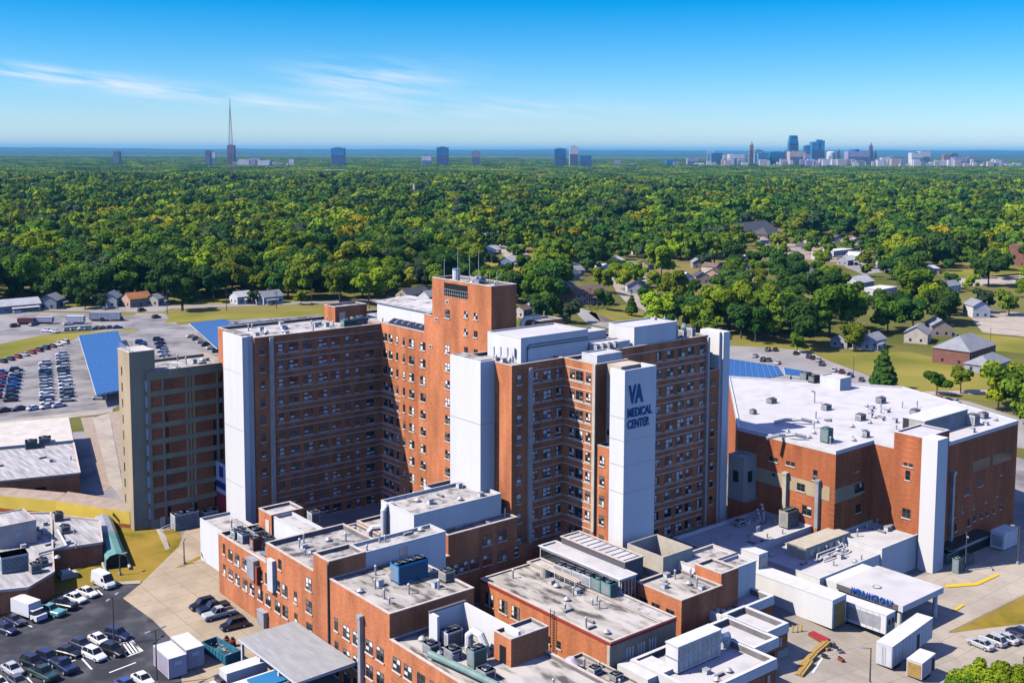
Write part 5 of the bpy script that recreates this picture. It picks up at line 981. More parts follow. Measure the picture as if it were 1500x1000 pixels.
def car(kind, color, pos, rz, label, group=None, detail=True):
    k = car_mesh(kind, color); nm = dict(sedan='parked_car', suv='parked_car', hatch='parked_car', pickup='pickup_truck', van='delivery_van')[kind]; cat = dict(pickup='pickup', van='van').get(kind, 'car')
    z = Vector((0, 0, .06))
    if not detail:
        o = bpy.data.objects.new(nm, k['one']); COL.objects.link(o); o.location = Vector(pos)+z; o.rotation_euler.z = rz; return tag(o, label, cat, group)
    t = thing(nm, label, cat, Vector(pos)+z, rz, group); link_part('body', k['body'], t); link_part('window_glass', k['glass'], t)
    for sx in (-1, 1):
        for sy in (-1, 1): link_part('wheel', k['wheel'], t, (sx*k['wx'], sy*(k['w']-.1), k['r']))
    for sy in (-1, 1):
        zz = {'van': .85, 'pickup': .85}.get(kind, .62); link_part('headlight', k['head'], t, (k['h']-.09, sy*k['w']*.62, zz)); link_part('tail_light', k['tail'], t, (-k['h']+.03, sy*k['w']*.72, zz+.14))
    return t
def vp(kind, color, tail, nose, label, group='vehicles in the dark parking lot'):
    a, c = G(*tail), G(*nose); m_, rz, L = oriented(a, c); return car(kind, color, m_, rz, label, group)
UPR = [('van', 'white', (140, 852), (164, 864), 'white high roofed van at the top end of the dark lot'), ('sedan', 'white', (116, 868), (140, 876), 'white car beside the white van, front right of two white cars'), ('sedan', 'white', (99, 877), (122, 884), 'white car between the black pickup and another white car'), ('pickup', 'black', (77, 888), (106, 893), 'black pickup between a white car and the teal pickup'), ('pickup', 'teal', (60, 897), (88, 903), 'teal and white pickup beside the box truck'), ('sedan', 'navy', (10, 908), (33, 918), 'dark car left of the box truck'), ('sedan', 'navy', (-6, 922), (22, 930), 'dark blue car at the left edge, upper row of the dark lot')]
for a in UPR: vp(*a)
LOW = [('sedan', 'white', (134, 935), (156, 948), 'white hatch-tailed car in the middle row behind the lamp post'), ('suv', 'navy', (158, 931), (187, 938), 'dark SUV right of the lamp post beside the hatched bay'), ('sedan', 'navy', (107, 944), (131, 953), 'dark blue car left of the white car in the middle row'), ('sedan', 'black', (86, 957), (113, 963), 'black car second from the white line in the middle row'), ('suv', 'white', (125, 958), (152, 970), 'white crossover with its nose to the camera by the white line'), ('suv', 'black', (150, 953), (180, 962), 'black SUV in front of the hatched bay'), ('suv', 'navy', (57, 964), (84, 974), 'navy SUV behind the blue pickup'), ('pickup', 'navy', (80, 972), (108, 990), 'dark blue pickup with its load bed towards the camera'), ('suv', 'black', (35, 970), (62, 981), 'black SUV left of the navy one in the lower rows'), ('sedan', 'silver', (7, 978), (30, 992), 'silver car at the lower left of the dark lot'), ('pickup', 'green', (48, 985), (80, 1000), 'dark green pickup at the bottom edge of the dark lot'), ('sedan', 'white', (197, 992), (222, 1008), 'pale blue white car at the bottom edge by the containers'), ('sedan', 'grey', (15, 995), (38, 1012), 'grey car cut by the bottom left edge'), ('sedan', 'blue', (176, 1004), (196, 1014), 'bright blue car roof at the bottom edge left of the pale car'), ('sedan', 'white', (-12, 1000), (8, 1012), 'white car in the very bottom left corner')]
for a in LOW: vp(*a)
for a in [('suv', 'black', (312, 886), (282, 894), 'black SUV on the concrete apron, farthest of the four'), ('pickup', 'navy', (326, 891), (298, 899), 'navy pickup behind the silver pickup on the apron'), ('pickup', 'silver', (339, 899), (301, 909), 'silver pickup parked on the concrete apron'), ('suv', 'black', (357, 916), (328, 923), 'black SUV on the apron nearest the grey canopy')]: vp(*a, group='vehicles on the concrete apron')
for a in [('sedan', 'silver', (1454, 955), (1418, 940), 'silver car nearest the camera on the right hand road'), ('suv', 'silver', (1474, 950), (1435, 934), 'silver SUV second from the camera on the right'), ('sedan', 'silver', (1490, 946), (1455, 932), 'silver car third from the camera on the right'), ('suv', 'navy', (1512, 940), (1474, 924), 'navy SUV at the right edge of the picture'), ('suv', 'grey', (1520, 950), (1490, 938), 'grey car half hidden at the right edge')]: vp(*a, group='cars on the right hand road')
# box truck
def box_truck(label, tail, nose, H=3.2, L=7.0):
    m_, rz, _ = oriented(G(*tail), G(*nose)); t = thing('box_truck', label, 'truck', m_, rz); MB().box(-L/2, L/2-2.0, -1.2, 1.2, .85, H, 'c_white').build('box_body', t, (0, 0, 0)); MB().box(-L/2+.3, L/2-.3, -.9, .9, .5, .85, 'dark_metal').build('chassis', t, (0, 0, 0))
    b = MB(); b.box(L/2-1.9, L/2-.1, -1.05, 1.05, .5, 1.35, 'c_white'); b.box(L/2-1.9, L/2-1.0, -1.0, 1.0, 2.0, 2.15, 'c_white'); b.build('cab', t, (0, 0, 0)); g = MB(); g.box(L/2-1.85, L/2-.95, -.98, .98, 1.36, 2.0, 'glass'); g.build('window_glass', t, (0, 0, 0)); wheels(t, (-L/2+1.4, L/2-1.1), 2.2, .42)
    for s in (-1, 1): MB().box(L/2-.1, L/2-.04, s*.75-.2, s*.75+.2, .75, .95, 'lamp').build('headlight', t, (0, 0, 0))
    return t
box_truck('white box truck parked between the teal pickup and the dark car', (22, 897), (66, 913))
# crowded far lot: rows of cars, each its own object
ORD = ['nearest', 'second nearest', 'third nearest', 'fourth nearest', 'fifth nearest', 'sixth nearest', 'seventh nearest', 'eighth nearest', 'ninth nearest', 'tenth nearest', 'eleventh nearest', 'twelfth nearest', 'thirteenth nearest', 'farthest']
def row(a, c, n, rowname, palette, kinds=('sedan', 'suv', 'hatch', 'sedan', 'suv'), turn=PI/2, group=None, word=ORD, skip=()):
    A, Bv = G(*a), G(*c); d = Bv-A; base = math.atan2(d.y, d.x)+turn
    for i in range(n):
        if i in skip: continue
        p = A+d*(i/(n-1 if n > 1 else 1)); col = rnd.choice(palette); kd = rnd.choice(kinds); w_ = word[i] if i < len(word)-1 and i < n-1 else ('farthest' if word is ORD else word[-1])
        cn = {'navy': 'dark blue', 'grey': 'dark grey'}.get(col, col)
        car(kd, col, p, base+rnd.uniform(-.05, .05)+(PI if rnd.random() < .4 else 0), '%s %s, %s in %s' % (cn, KN[kd], w_, rowname), group or rowname, False)
mix = ['white', 'white', 'silver', 'silver', 'navy', 'black', 'grey', 'blue']
row((69, 592), (66, 534), 14, 'the left file of the double row', ['white', 'silver', 'navy', 'navy', 'blue', 'grey', 'white'], group='double row of cars')
row((99, 588), (90, 521), 14, 'the right file of the double row', ['white', 'silver', 'white', 'grey', 'white', 'black'], group='double row of cars')
row((16, 588), (24, 544), 9, 'the bluish file left of the double row', ['blue', 'navy', 'navy', 'black', 'silver', 'blue'], group='left file of cars')
row((-8, 584), (3, 548), 8, 'the file of cars cut by the left edge', ['maroon', 'white', 'navy', 'red', 'blue'], group='left file of cars')
LR = ['leftmost', 'second from the left', 'third from the left', 'fourth from the left', 'fifth from the left', 'sixth from the left', 'seventh from the left', 'eighth from the left', 'ninth from the left', 'tenth from the left', 'eleventh from the left', 'twelfth from the left', 'thirteenth from the left', 'rightmost']
row((4, 531), (95, 503), 10, 'the slanting back row under the lawn strip', ['silver', 'white', 'red', 'maroon', 'navy', 'black'], turn=PI/2.6, word=LR, group='back row of cars')
row((50, 600), (86, 596), 3, 'the short front row of the crowded lot', ['white'], turn=.35, word=LR, group='front row of cars'); row((8, 603), (28, 601), 2, 'the pair of dark cars left of the short front row', ['black', 'navy'], turn=.3, word=LR, group='front row of cars')
row((213, 527), (206, 503), 5, 'the left file behind the annex stair shaft', mix, group='cars behind the annex'); row((243, 528), (232, 499), 6, 'the right file behind the annex stair shaft', ['silver', 'white', 'navy', 'silver'], group='cars behind the annex')
row((318, 516), (281, 494), 6, 'the file along the edge of the smaller solar carport', mix, group='cars by the smaller carport'); row((347, 478), (455, 469), 14, 'the dark row behind the left ward wing', ['black', 'navy', 'grey', 'black', 'white'], word=LR, group='dark row of cars')
row((146, 585), (152, 580), 2, 'the pair under the near end of the big solar carport', ['white', 'silver'], group='cars under the big carport')
row((150, 470), (178, 469), 5, 'the row before the long grey trailer', ['white', 'navy', 'white'], word=LR, group='cars by the trailers'); row((100, 484), (172, 481), 8, 'the loose row along the lawn strip road', mix, word=LR, turn=.3, group='cars on the upper road'); row((68, 486), (80, 487), 2, 'the pair on the left of the upper road', ['white', 'black'], word=LR, turn=.2, group='cars on the upper road')
for a in [('suv', 'black', (22, 479), 'black SUV on the upper road at the left'), ('suv', 'blue', (49, 477), 'blue car beside the maroon container'), ('suv', 'white', (27, 458), 'white car in front of the pale low house'), ('suv', 'black', (208, 456), 'dark car on the road by the orange roofed house'), ('suv', 'black', (229, 466), 'dark car at the corner of the entrance road'), ('sedan', 'white', (100, 476), 'white car beside the white trailer')]: car(a[0], a[1], G(*a[2]), rnd.uniform(-.5, .5)+.3, a[3], None, False)
NUM = 'first second third fourth fifth sixth seventh eighth ninth tenth eleventh twelfth thirteenth fourteenth fifteenth sixteenth seventeenth eighteenth nineteenth twentieth twenty-first twenty-second'.split()
for i, (x, y, c) in enumerate([(1106, 523, 'silver'), (1118, 529, 'black'), (1126, 529, 'grey'), (1139, 533, 'white'), (1125, 514, 'grey'), (1136, 514, 'black'), (1166, 519, 'black'), (1185, 524, 'navy'), (1191, 526, 'black'), (1199, 529, 'silver'), (1204, 535, 'navy'), (1222, 544, 'white'), (1233, 546, 'maroon'), (1245, 552, 'navy'), (1262, 558, 'grey'), (1287, 567, 'white'), (1299, 570, 'navy'), (1312, 572, 'navy'), (1324, 574, 'silver'), (1373, 587, 'red'), (1387, 589, 'black'), (1398, 590, 'silver')]):
    car(['sedan', 'suv', 'hatch'][i % 3], c, G(x, y), .4+(.9 if i > 14 else 0), '%s car, %s from the left on the street behind the white roof' % (c, NUM[i]), 'cars on the street behind the white roof', False)
# trailers on the upper road
for (x0, x1, y, H_, c, lab) in [(27, 51, 475, 2.8, 'maroon', 'maroon shipping container beside the pale trailer'), (53, 78, 474, 3.2, 'lavender', 'lavender grey trailer right of the maroon container'), (99, 124, 474, 3.6, 'white_paint', 'white box trailer in the middle of the upper road'), (132, 177, 470, 4.0, 'galv', 'long grey semi trailer at the right of the upper road')]:
    a, c2 = G(x0, y), G(x1, y); m_, rz, L = oriented(a, c2); t = shed('parked_trailer', lab, 'trailer', m_.x, m_.y, L, 2.6, H_, rz, c, c, base=.9); wheels(t, (-L*.35, -L*.27), 2.4)
# ================================================================== houses
for n, c in dict(h_white=(.72, .72, .70), h_cream=(.62, .55, .44), h_grey=(.38, .39, .40), h_blue=(.22, .30, .42), h_peach=(.60, .40, .30), h_brick=(.27, .12, .085), h_tan=(.45, .36, .26), r_grey=(.30, .31, .33), r_dark=(.09, .095, .11), r_brown=(.20, .14, .10), r_pale=(.58, .58, .58), r_orange=(.46, .19, .07), r_white=(.75, .75, .73), r_blue=(.22, .27, .34)).items():
    mat(n, c, tuple(x*.82 for x in c), .4, rough=.85)
SPOT = []                                          # kept free of forest
def house(px, py, L, Wd, H, rz, wall, roof, label, kind='gable', cat='house', chim=False, up=0, name='house'):
    p = G(px, py); P = thing(name, label, cat, p, rz); SPOT.append((p.x, p.y, max(L, Wd)*.6+3)); l, w = L/2, Wd/2
    MB().box(-l, l, -w, w, -.5, H, wall).build('wall', P, (0, 0, 0)); r = MB(); o = .45; rh = Wd*.32
    if kind == 'gable':
        r.face([(-l-o,-w-o,H-.1),(l+o,-w-o,H-.1),(l+o,0,H+rh),(-l-o,0,H+rh)], roof); r.face([(l+o,w+o,H-.1),(-l-o,w+o,H-.1),(-l-o,0,H+rh),(l+o,0,H+rh)], roof)
        g = MB()
        for s in (-1, 1): g.face([(s*l,-w,H),(s*l,w,H),(s*l,0,H+rh-.12)], wall)
        g.build('gable', P, (0, 0, 0))
    elif kind == 'hip':
        k = max(.5, l-w); T = [(-k,0,H+rh),(k,0,H+rh)]; B_ = [(-l-o,-w-o,H-.1),(l+o,-w-o,H-.1),(l+o,w+o,H-.1),(-l-o,w+o,H-.1)]
        r.face([B_[0],B_[1],T[1],T[0]], roof); r.face([B_[2],B_[3],T[0],T[1]], roof); r.face([B_[1],B_[2],T[1]], roof); r.face([B_[3],B_[0],T[0]], roof)
    else:
        r.box(-l-.1, l+.1, -w-.1, w+.1, H, H+.35, roof)
    ro = r.build('roof', P, (0, 0, 0))
    if kind == 'gable' and cat == 'house' and name == 'house' and rnd.random() < .55:
        pw = L*.3; px_ = rnd.choice([-1, 1])*L*.15; b = MB(); b.face([(px_-pw,-w-2.4,H*.62),(px_+pw,-w-2.4,H*.62),(px_+pw,-w,H*.82),(px_-pw,-w,H*.82)], roof); b.box(px_-pw, px_+pw, -w-2.3, -w-.01, 0, .3, 'concrete')
        for s in (-1, 1): b.box(px_+s*(pw-.2)-.1, px_+s*(pw-.2)+.1, -w-2.25, -w-2.05, .3, H*.63, 'white_paint')
        b.build('porch', P, (0, 0, 0))
    if kind == 'gable' and rnd.random() < .35: chim = chim or True
    if chim: MB().box(-.4, .4, .3, 1.1, H, H+rh+.9, 'h_brick').build('chimney', ro, (0, 0, 0))
    n = max(2, int(L/3.5)); fl = 2 if H > 4.6 else 1
    for f in range(fl):
        for i in range(n):
            x = -l+L*(i+.5)/n; z = 1.6+2.7*f
            if f == 0 and i == n//2: MB().box(x-.5, x+.5, -w-.06, -w, 0, 2.1, 'rust_red').build('door', P, (0, 0, 0)); continue
            MB().box(x-.55, x+.55, -w-.05, -w, z-.6, z+.6, 'glass').box(x-.65, x+.65, -w-.09, -w-.05, z-.7, z-.6, 'sill').build('window', P, (0, 0, 0))
    for s in (-w*.45, w*.45): MB().box(-l-.05, -l, s-.5, s+.5, 1.0, 2.2, 'glass').build('window', P, (0, 0, 0))
    return P
A0 = .0; A1 = PI/2
for h in [
 (22, 456, 22, 9, 3.6, .05, 'h_grey', 'r_pale', 'long low pale house at the left edge beyond the trailers'), (76, 451, 11, 9, 4.6, .9, 'h_grey', 'r_grey', 'grey house with a steep light edged gable left of the blue grey roofed one'), (163, 448, 11, 9, 4.8, .95, 'h_white', 'r_blue', 'white gabled house with a blue grey roof behind the trailers'), (200, 448, 12, 9, 4.4, .15, 'h_peach', 'r_orange', 'peach house with an orange roof facing the road'), (229, 447, 7, 7, 4, .6, 'h_cream', 'r_grey', 'small pale house half hidden by trees right of the peach house'), (353, 444, 9, 8, 4, .1, 'h_white', 'r_pale', 'small white house left of a pair behind the left ward wing'), (394, 444, 12, 9, 4, .1, 'h_white', 'r_grey', 'white house with a grey roof right of a pair behind the left ward wing'),
 (491, 384, 8, 7, 7, .8, 'h_white', 'r_grey', 'narrow white house alone among the dark trees left of the brick tower'), (605, 440, 16, 10, 4, .1, 'h_tan', 'r_dark', 'grey brown roofed house behind the white penthouse'), (634, 443, 13, 9, 4, .1, 'h_white', 'r_grey', 'grey roofed white house close left of the tall brick tower'), (718, 372, 16, 10, 3.4, .3, 'h_white', 'r_pale', 'pale roofed house on the lawn right of the antenna masts'), (745, 390, 14, 10, 4, .5, 'h_blue', 'r_pale', 'blue walled house with a pale roof right of the tall tower'), (702, 330, 15, 9, 3, .2, 'h_cream', 'r_pale', 'low cream house up the slope above the tall tower'),
 (858, 442, 22, 12, 5, -.1, 'h_peach', 'r_brown', 'long brown roofed house beside the pale street'), (765, 464, 7, 6, 4, .3, 'h_cream', 'r_brown', 'small brown roofed hut right of the tall tower'), (785, 460, 10, 8, 4.5, .9, 'h_white', 'r_grey', 'white gabled house behind the vent stacks'), (838, 402, 14, 9, 3, .0, 'h_grey', 'r_grey', 'low grey house at the bend of the pale street'), (924, 396, 13, 10, 3.6, -.2, 'h_cream', 'r_grey', 'cream house with a grey hip roof right of the pale street', 'hip'), (946, 394, 11, 9, 3.6, .3, 'h_tan', 'r_brown', 'tan house right of the grey hip roof'), (970, 393, 12, 9, 3.6, 0, 'h_cream', 'r_grey', 'third house from the left in the back row of the small estate', 'hip'), (928, 428, 11, 9, 4.6, .9, 'h_white', 'r_brown', 'white gabled house with a brown roof below the street'), (985, 420, 11, 9, 4.6, .9, 'h_blue', 'r_blue', 'blue and white gabled house in the front row'), (1003, 415, 11, 9, 4.6, 1.0, 'h_white', 'r_pale', 'bright white roofed house between blue and brown gables'), (1027, 414, 12, 9, 4.8, .9, 'h_tan', 'r_dark', 'dark brown roofed gabled house in the front row'), (1022, 392, 11, 9, 4.4, .9, 'h_tan', 'r_grey', 'grey gable behind the dark brown roofed house'), (1046, 408, 11, 9, 4, .4, 'h_peach', 'r_brown', 'peach walled house at the right of the front row'),
 (1103, 392, 14, 10, 4, .1, 'h_white', 'r_blue', 'blue grey roofed white house in the middle of the estate'), (1102, 408, 15, 10, 4, .4, 'h_cream', 'r_pale', 'cream house with a broad pale roof below the blue grey one'), (1128, 377, 16, 12, 4, .0, 'h_tan', 'r_dark', 'dark flat house at the top of the estate', 'flat'), (1150, 385, 18, 10, 3.4, .0, 'h_white', 'r_white', 'long white roofed hall below the gravel lot', 'flat'),
 (1184, 356, 15, 10, 4, .2, 'h_white', 'r_pale', 'leftmost white house above the gravel lot'), (1208, 357, 14, 10, 4, .3, 'h_white', 'r_dark', 'dark roofed white house above the gravel lot'), (1226, 355, 13, 10, 4, .9, 'h_grey', 'r_dark', 'grey gabled house second from the right above the gravel lot'), (1243, 356, 15, 10, 4, .2, 'h_tan', 'r_orange', 'orange roofed house right of the gravel lot'), (1227, 373, 30, 11, 4, .05, 'h_white', 'r_white', 'long white flat building at the edge of the gravel lot', 'flat'), (1313, 384, 20, 11, 3.6, .1, 'h_white', 'r_pale', 'pale roofed house left of the round tree'), (1356, 380, 14, 9, 3.6, .4, 'h_grey', 'r_pale', 'pale roofed house right of the round tree'), (1387, 374, 16, 10, 5, .9, 'h_white', 'r_grey', 'white gabled house by the far right road'), (1340, 360, 14, 9, 5, .9, 'h_white', 'r_grey', 'tall white gabled house in the trees upper right'), (1258, 422, 18, 11, 4.5, .1, 'h_white', 'r_pale', 'pale roofed white house among trees in the middle right'), (1290, 431, 20, 11, 4, .1, 'h_white', 'r_white', 'white flat roofed hall right of the pale roofed house', 'flat'), (1180, 426, 16, 10, 4, .1, 'h_tan', 'r_dark', 'dark roofed house sunk in the trees of the middle right'),
 (1240, 506, 14, 8, 3.6, .1, 'h_grey', 'r_brown', 'brown low house behind the lawn'), (1275, 509, 13, 8, 4, .1, 'h_white', 'r_grey', 'white low house behind the lawn right of the brown one'), (1344, 500, 13, 10, 4.5, .4, 'h_cream', 'r_grey', 'cream grey roofed house left of the big hip roofed house'), (1374, 490, 11, 9, 5, .8, 'h_tan', 'r_grey', 'tan gabled house above the big hip roofed house'), (1430, 463, 12, 9, 6, .9, 'h_white', 'r_grey', 'white sided house by the white lot on the right'), (1412, 528, 26, 15, 6.2, .1, 'h_brick', 'r_grey', 'large two storey house with a grey hip roof beyond the lawn', 'hip'), (1446, 541, 20, 10, 3.2, .1, 'h_grey', 'r_grey', 'low hip roofed wing in front of the large hip roofed house', 'hip'), (1496, 388, 14, 14, 15, .1, 'h_brick', 'h_brick', 'square brick block cut by the right edge', 'flat')]: house(*h)
house(1098, 349, 62, 26, 8, .15, 'h_brick', 'r_dark', 'large red brick school with a dark pitched roof among the trees', cat='school', name='school_building'); house(1122, 352, 30, 20, 6.5, .15, 'h_brick', 'r_dark', 'lower brick wing with a dark roof right of the big school', 'hip', 'school', name='school_building')
for px, py, L, W_, H, wl, rf, lb in [(602, 288, 110, 30, 9, 'h_tan', 'r_white', 'long white roofed dark building in the woods below the far tower blocks'), (718, 259, 130, 40, 12, 'h_white', 'r_white', 'white flat hall in the far woods right of centre'), (787, 260, 40, 40, 18, 'h_brick', 'r_brown', 'brown brick block in the far woods right of the white hall'), (492, 256, 70, 40, 16, 'h_white', 'r_white', 'white stepped block far off below the pale glass tower'), (508, 257, 60, 30, 10, 'h_cream', 'r_pale', 'cream block far off right of the white stepped block'), (545, 281, 60, 25, 7, 'h_cream', 'r_white', 'cream low building left of the long white roofed one'), (762, 287, 50, 25, 9, 'h_cream', 'r_pale', 'pale pair of gables in the woods right of centre'), (775, 292, 40, 25, 6, 'h_white', 'r_pale', 'white low roof in the woods right of the pale gables'), (1284, 303, 60, 25, 6, 'h_white', 'r_white', 'long white roof in the woods upper right'), (1306, 304, 40, 25, 6, 'h_tan', 'r_pale', 'tan roof in the woods beside the long white roof'), (1454, 298, 50, 30, 8, 'h_white', 'r_pale', 'pale roof in the woods at the far right'), (290, 287, 25, 14, 7, 'h_white', 'r_pale', 'lone pale house in the woods below the radio mast'), (115, 292, 20, 12, 7, 'h_white', 'r_pale', 'lone pale house in the woods on the left'), (5, 300, 40, 25, 8, 'h_white', 'r_pale', 'pale building at the left edge in the woods'), (464, 270, 25, 15, 8, 'h_white', 'r_white', 'small white block in the woods left of the cream building')]: house(px, py, L, W_, H, .1, wl, rf, lb, 'flat', 'building', name='far_building')
rr = random.Random(5)
for i in range(95):                                # specks of roofs between the far trees
    x = rr.uniform(20, 1480) if i < 45 else rr.uniform(650, 1500); y = rr.uniform(250, 345); p = G(x, y); t = thing('house', 'small pale roofed house showing as a speck between the trees in the middle distance', 'house', p, rr.uniform(0, 3), 'pale house specks in the woods'); SPOT.append((p.x, p.y, rr.uniform(9, 15)))
    MB().box(-6, 6, -4.5, 4.5, 0, 9, rr.choice(['h_white', 'h_cream', 'h_grey'])).build('wall', t, (0, 0, 0)); MB().face([(-6.5,-5,8.9),(6.5,-5,8.9),(6.5,0,12),(-6.5,0,12)], 'r_pale').face([(6.5,5,8.9),(-6.5,5,8.9),(-6.5,0,12),(6.5,0,12)], 'r_pale').build('roof', t, (0, 0, 0))
for i in range(44):                                # houses half hidden in the near neighbourhood
    while True:
        x, y = rr.uniform(690, 1420), rr.uniform(338, 442); p = G(x, y)
        if all(math.hypot(p.x-a, p.y-b) > c+9 for a, b, c in SPOT) and y < 470-max(0, 860-x)*.3 and (x > 800 or y < 395): break
    wl, rf = rr.choice(['h_white', 'h_cream', 'h_tan', 'h_grey', 'h_white']), rr.choice(['r_grey', 'r_dark', 'r_brown', 'r_pale', 'r_pale'])
    t = house(x, y, rr.uniform(10, 15), rr.uniform(8, 10), rr.uniform(3.4, 5), rr.choice([0, .1, 1.6, .9]), wl, rf, 'house half hidden among the trees of the neighbourhood on the middle right', rr.choice(['gable', 'gable', 'hip']), chim=rr.random() < .3)
    t['group'] = 'half hidden houses of the neighbourhood'
q = G(607, 290); tag(MB().cone((0, 0), 3, 2.2, 0, 24, 'h_cream', 12).cone((0, 0), 2.5, 2.5, 24, 25, 'h_tan', 12).build('chimney_stack', None, q), 'cream chimney stack rising from the woods by the long white roof', 'chimney')
# utility poles along the road
for i, (x, y, h) in enumerate([(155, 455, 11), (245, 459, 13), (266, 456, 12), (332, 455, 11), (457, 448, 12), (541, 452, 12), (500, 446, 11), (865, 452, 11), (405, 452, 9)]):
    q = G(x, y); t = thing('utility_pole', 'wooden utility pole %s' % ['beside the blue grey roofed house', 'at the corner of the entrance road', 'right of the corner pole on the lawn', 'on the lawn above the smaller solar carport', 'on the lawn beside the yellow bush', 'behind the white penthouse', 'between the yellow bush and the brick stair head', 'beside the long brown roofed house', 'on the lawn above the white house pair'][i], 'utility pole', q)
    MB().cone((0, 0), .2, .13, 0, h, 'bark', 7).build('pole', t, (0, 0, 0)); MB().box(-1.1, 1.1, -.07, .07, h-.9, h-.75, 'bark').build('crossarm', t, (0, 0, 0))
# ================================================================== trees
def leaf_pts(r_, lobes, n, s, vs, fs, up=0.25):
    tot = sum(l[3]**2 for l in lobes)
    for cx_, cy_, cz_, R, sq in lobes:
        for _ in range(int(n*R*R/tot)):
            while True:
                d = Vector((r_.gauss(0, 1), r_.gauss(0, 1), r_.gauss(0, 1))).normalized()
                if d.z > -.55: break
            k = R*(1+r_.uniform(-.16, .10)); c = Vector((cx_+d.x*k, cy_+d.y*k, cz_+d.z*k*sq))
            nn = (d+Vector((r_.uniform(-.7, .7), r_.uniform(-.7, .7), r_.uniform(-.3, .9)))).normalized(); a = nn.orthogonal().normalized(); a.rotate(__import__('mathutils').Quaternion(nn, r_.uniform(0, 6.28))); b = nn.cross(a); q = s*r_.uniform(.55, 1.35)
            i = len(vs); vs += [tuple(c-a*q-b*q*.6), tuple(c+a*q*.2-b*q), tuple(c+a*q+b*q*.5), tuple(c-a*q*.3+b*q)]; fs.append((i, i+1, i+2, i+3))
def blob(lobe, vs, fs, k=.86, sub=1):
    bm = bmesh.new(); bmesh.ops.create_icosphere(bm, subdivisions=sub, radius=1.0); i = len(vs); cx_, cy_, cz_, R, sq = lobe
    for v in bm.verts: vs.append((cx_+v.co.x*R*k, cy_+v.co.y*R*k, cz_+v.co.z*R*k*sq))
    for f in bm.faces: fs.append(tuple(i+v.index for v in f.verts))
    bm.free()
def crown_mesh(seed, n, s, shape='round', sub=2):
    r_ = random.Random(seed); vs, fs, lobes = [], [], []
    if shape == 'cone':
        for k in range(7): f = k/6; lobes.append((r_.uniform(-.3, .3), r_.uniform(-.3, .3), 3+f*11, 3.4*(1-f)+.5, .55))
    elif shape == 'shrub':
        for k in range(6): a = k*1.05; lobes.append((math.cos(a)*2.0, math.sin(a)*2.0, 1.8+r_.uniform(0, 1.8), r_.uniform(1.5, 2.3), .9))
    else:
        m = r_.randint(9, 14); ex = r_.uniform(.75, 1.25); lobes.append((r_.uniform(-1, 1), r_.uniform(-1, 1), r_.uniform(8.2, 10), r_.uniform(3.2, 4.2), .85))
        for k in range(m): a = k*2.4+r_.uniform(-.7, .7); rad = r_.uniform(2.2, 5.8); lobes.append((math.cos(a)*rad*ex, math.sin(a)*rad/ex, r_.uniform(5.4, 13.8)-rad*.25, r_.uniform(1.4, 3.1), r_.uniform(.7, 1.0)))
    for l in lobes: blob(l, vs, fs, .84, 1)
    leaf_pts(r_, lobes, n, s, vs, fs); me = bpy.data.meshes.new('crown'); me.from_pydata(vs, [], fs); me.materials.append(M['leaf_mid']); return me
def trunk_mesh(h=7.0, r=.38, seed=1):
    r_ = random.Random(seed); b = MB(); b.tube([(0, 0, -.3), (.1, 0, h*.5), (0, .1, h)], r, 'bark', 7, r*.5)
    for k in range(5): a = k*1.3; b.tube([(0, 0, h*(.5+.1*k)), (math.cos(a)*1.6, math.sin(a)*1.6, h*(.75+.1*k)), (math.cos(a)*3.0, math.sin(a)*3.0, h*(.95+.1*k))], r*.4, 'bark', 5, r*.12)
    return b.mesh('trunk')
CROWN = [crown_mesh(100+i, 2600, .47) for i in range(8)]; FINE = [crown_mesh(60+i, 9000, .26) for i in range(2)]; CONE = crown_mesh(9, 1700, .55, 'cone'); SHRUB = crown_mesh(13, 700, .4, 'shrub'); SPARSE = crown_mesh(21, 420, .5)
TRUNK = [trunk_mesh(seed=i) for i in range(2)]
def tree(pos, sc, rz, mesh, leaf, label, group=None, name='tree', zs=1.0, cat='tree', trunk=True):
    t = thing(name, label, cat, pos, rz, group); t.scale = (sc, sc, sc*zs); c = link_part('crown', mesh, t)
    c.material_slots[0].link = 'OBJECT'; c.material_slots[0].material = M['leaf_'+leaf]
    if trunk: link_part('trunk', TRUNK[rnd.randrange(2)], t)
    return t
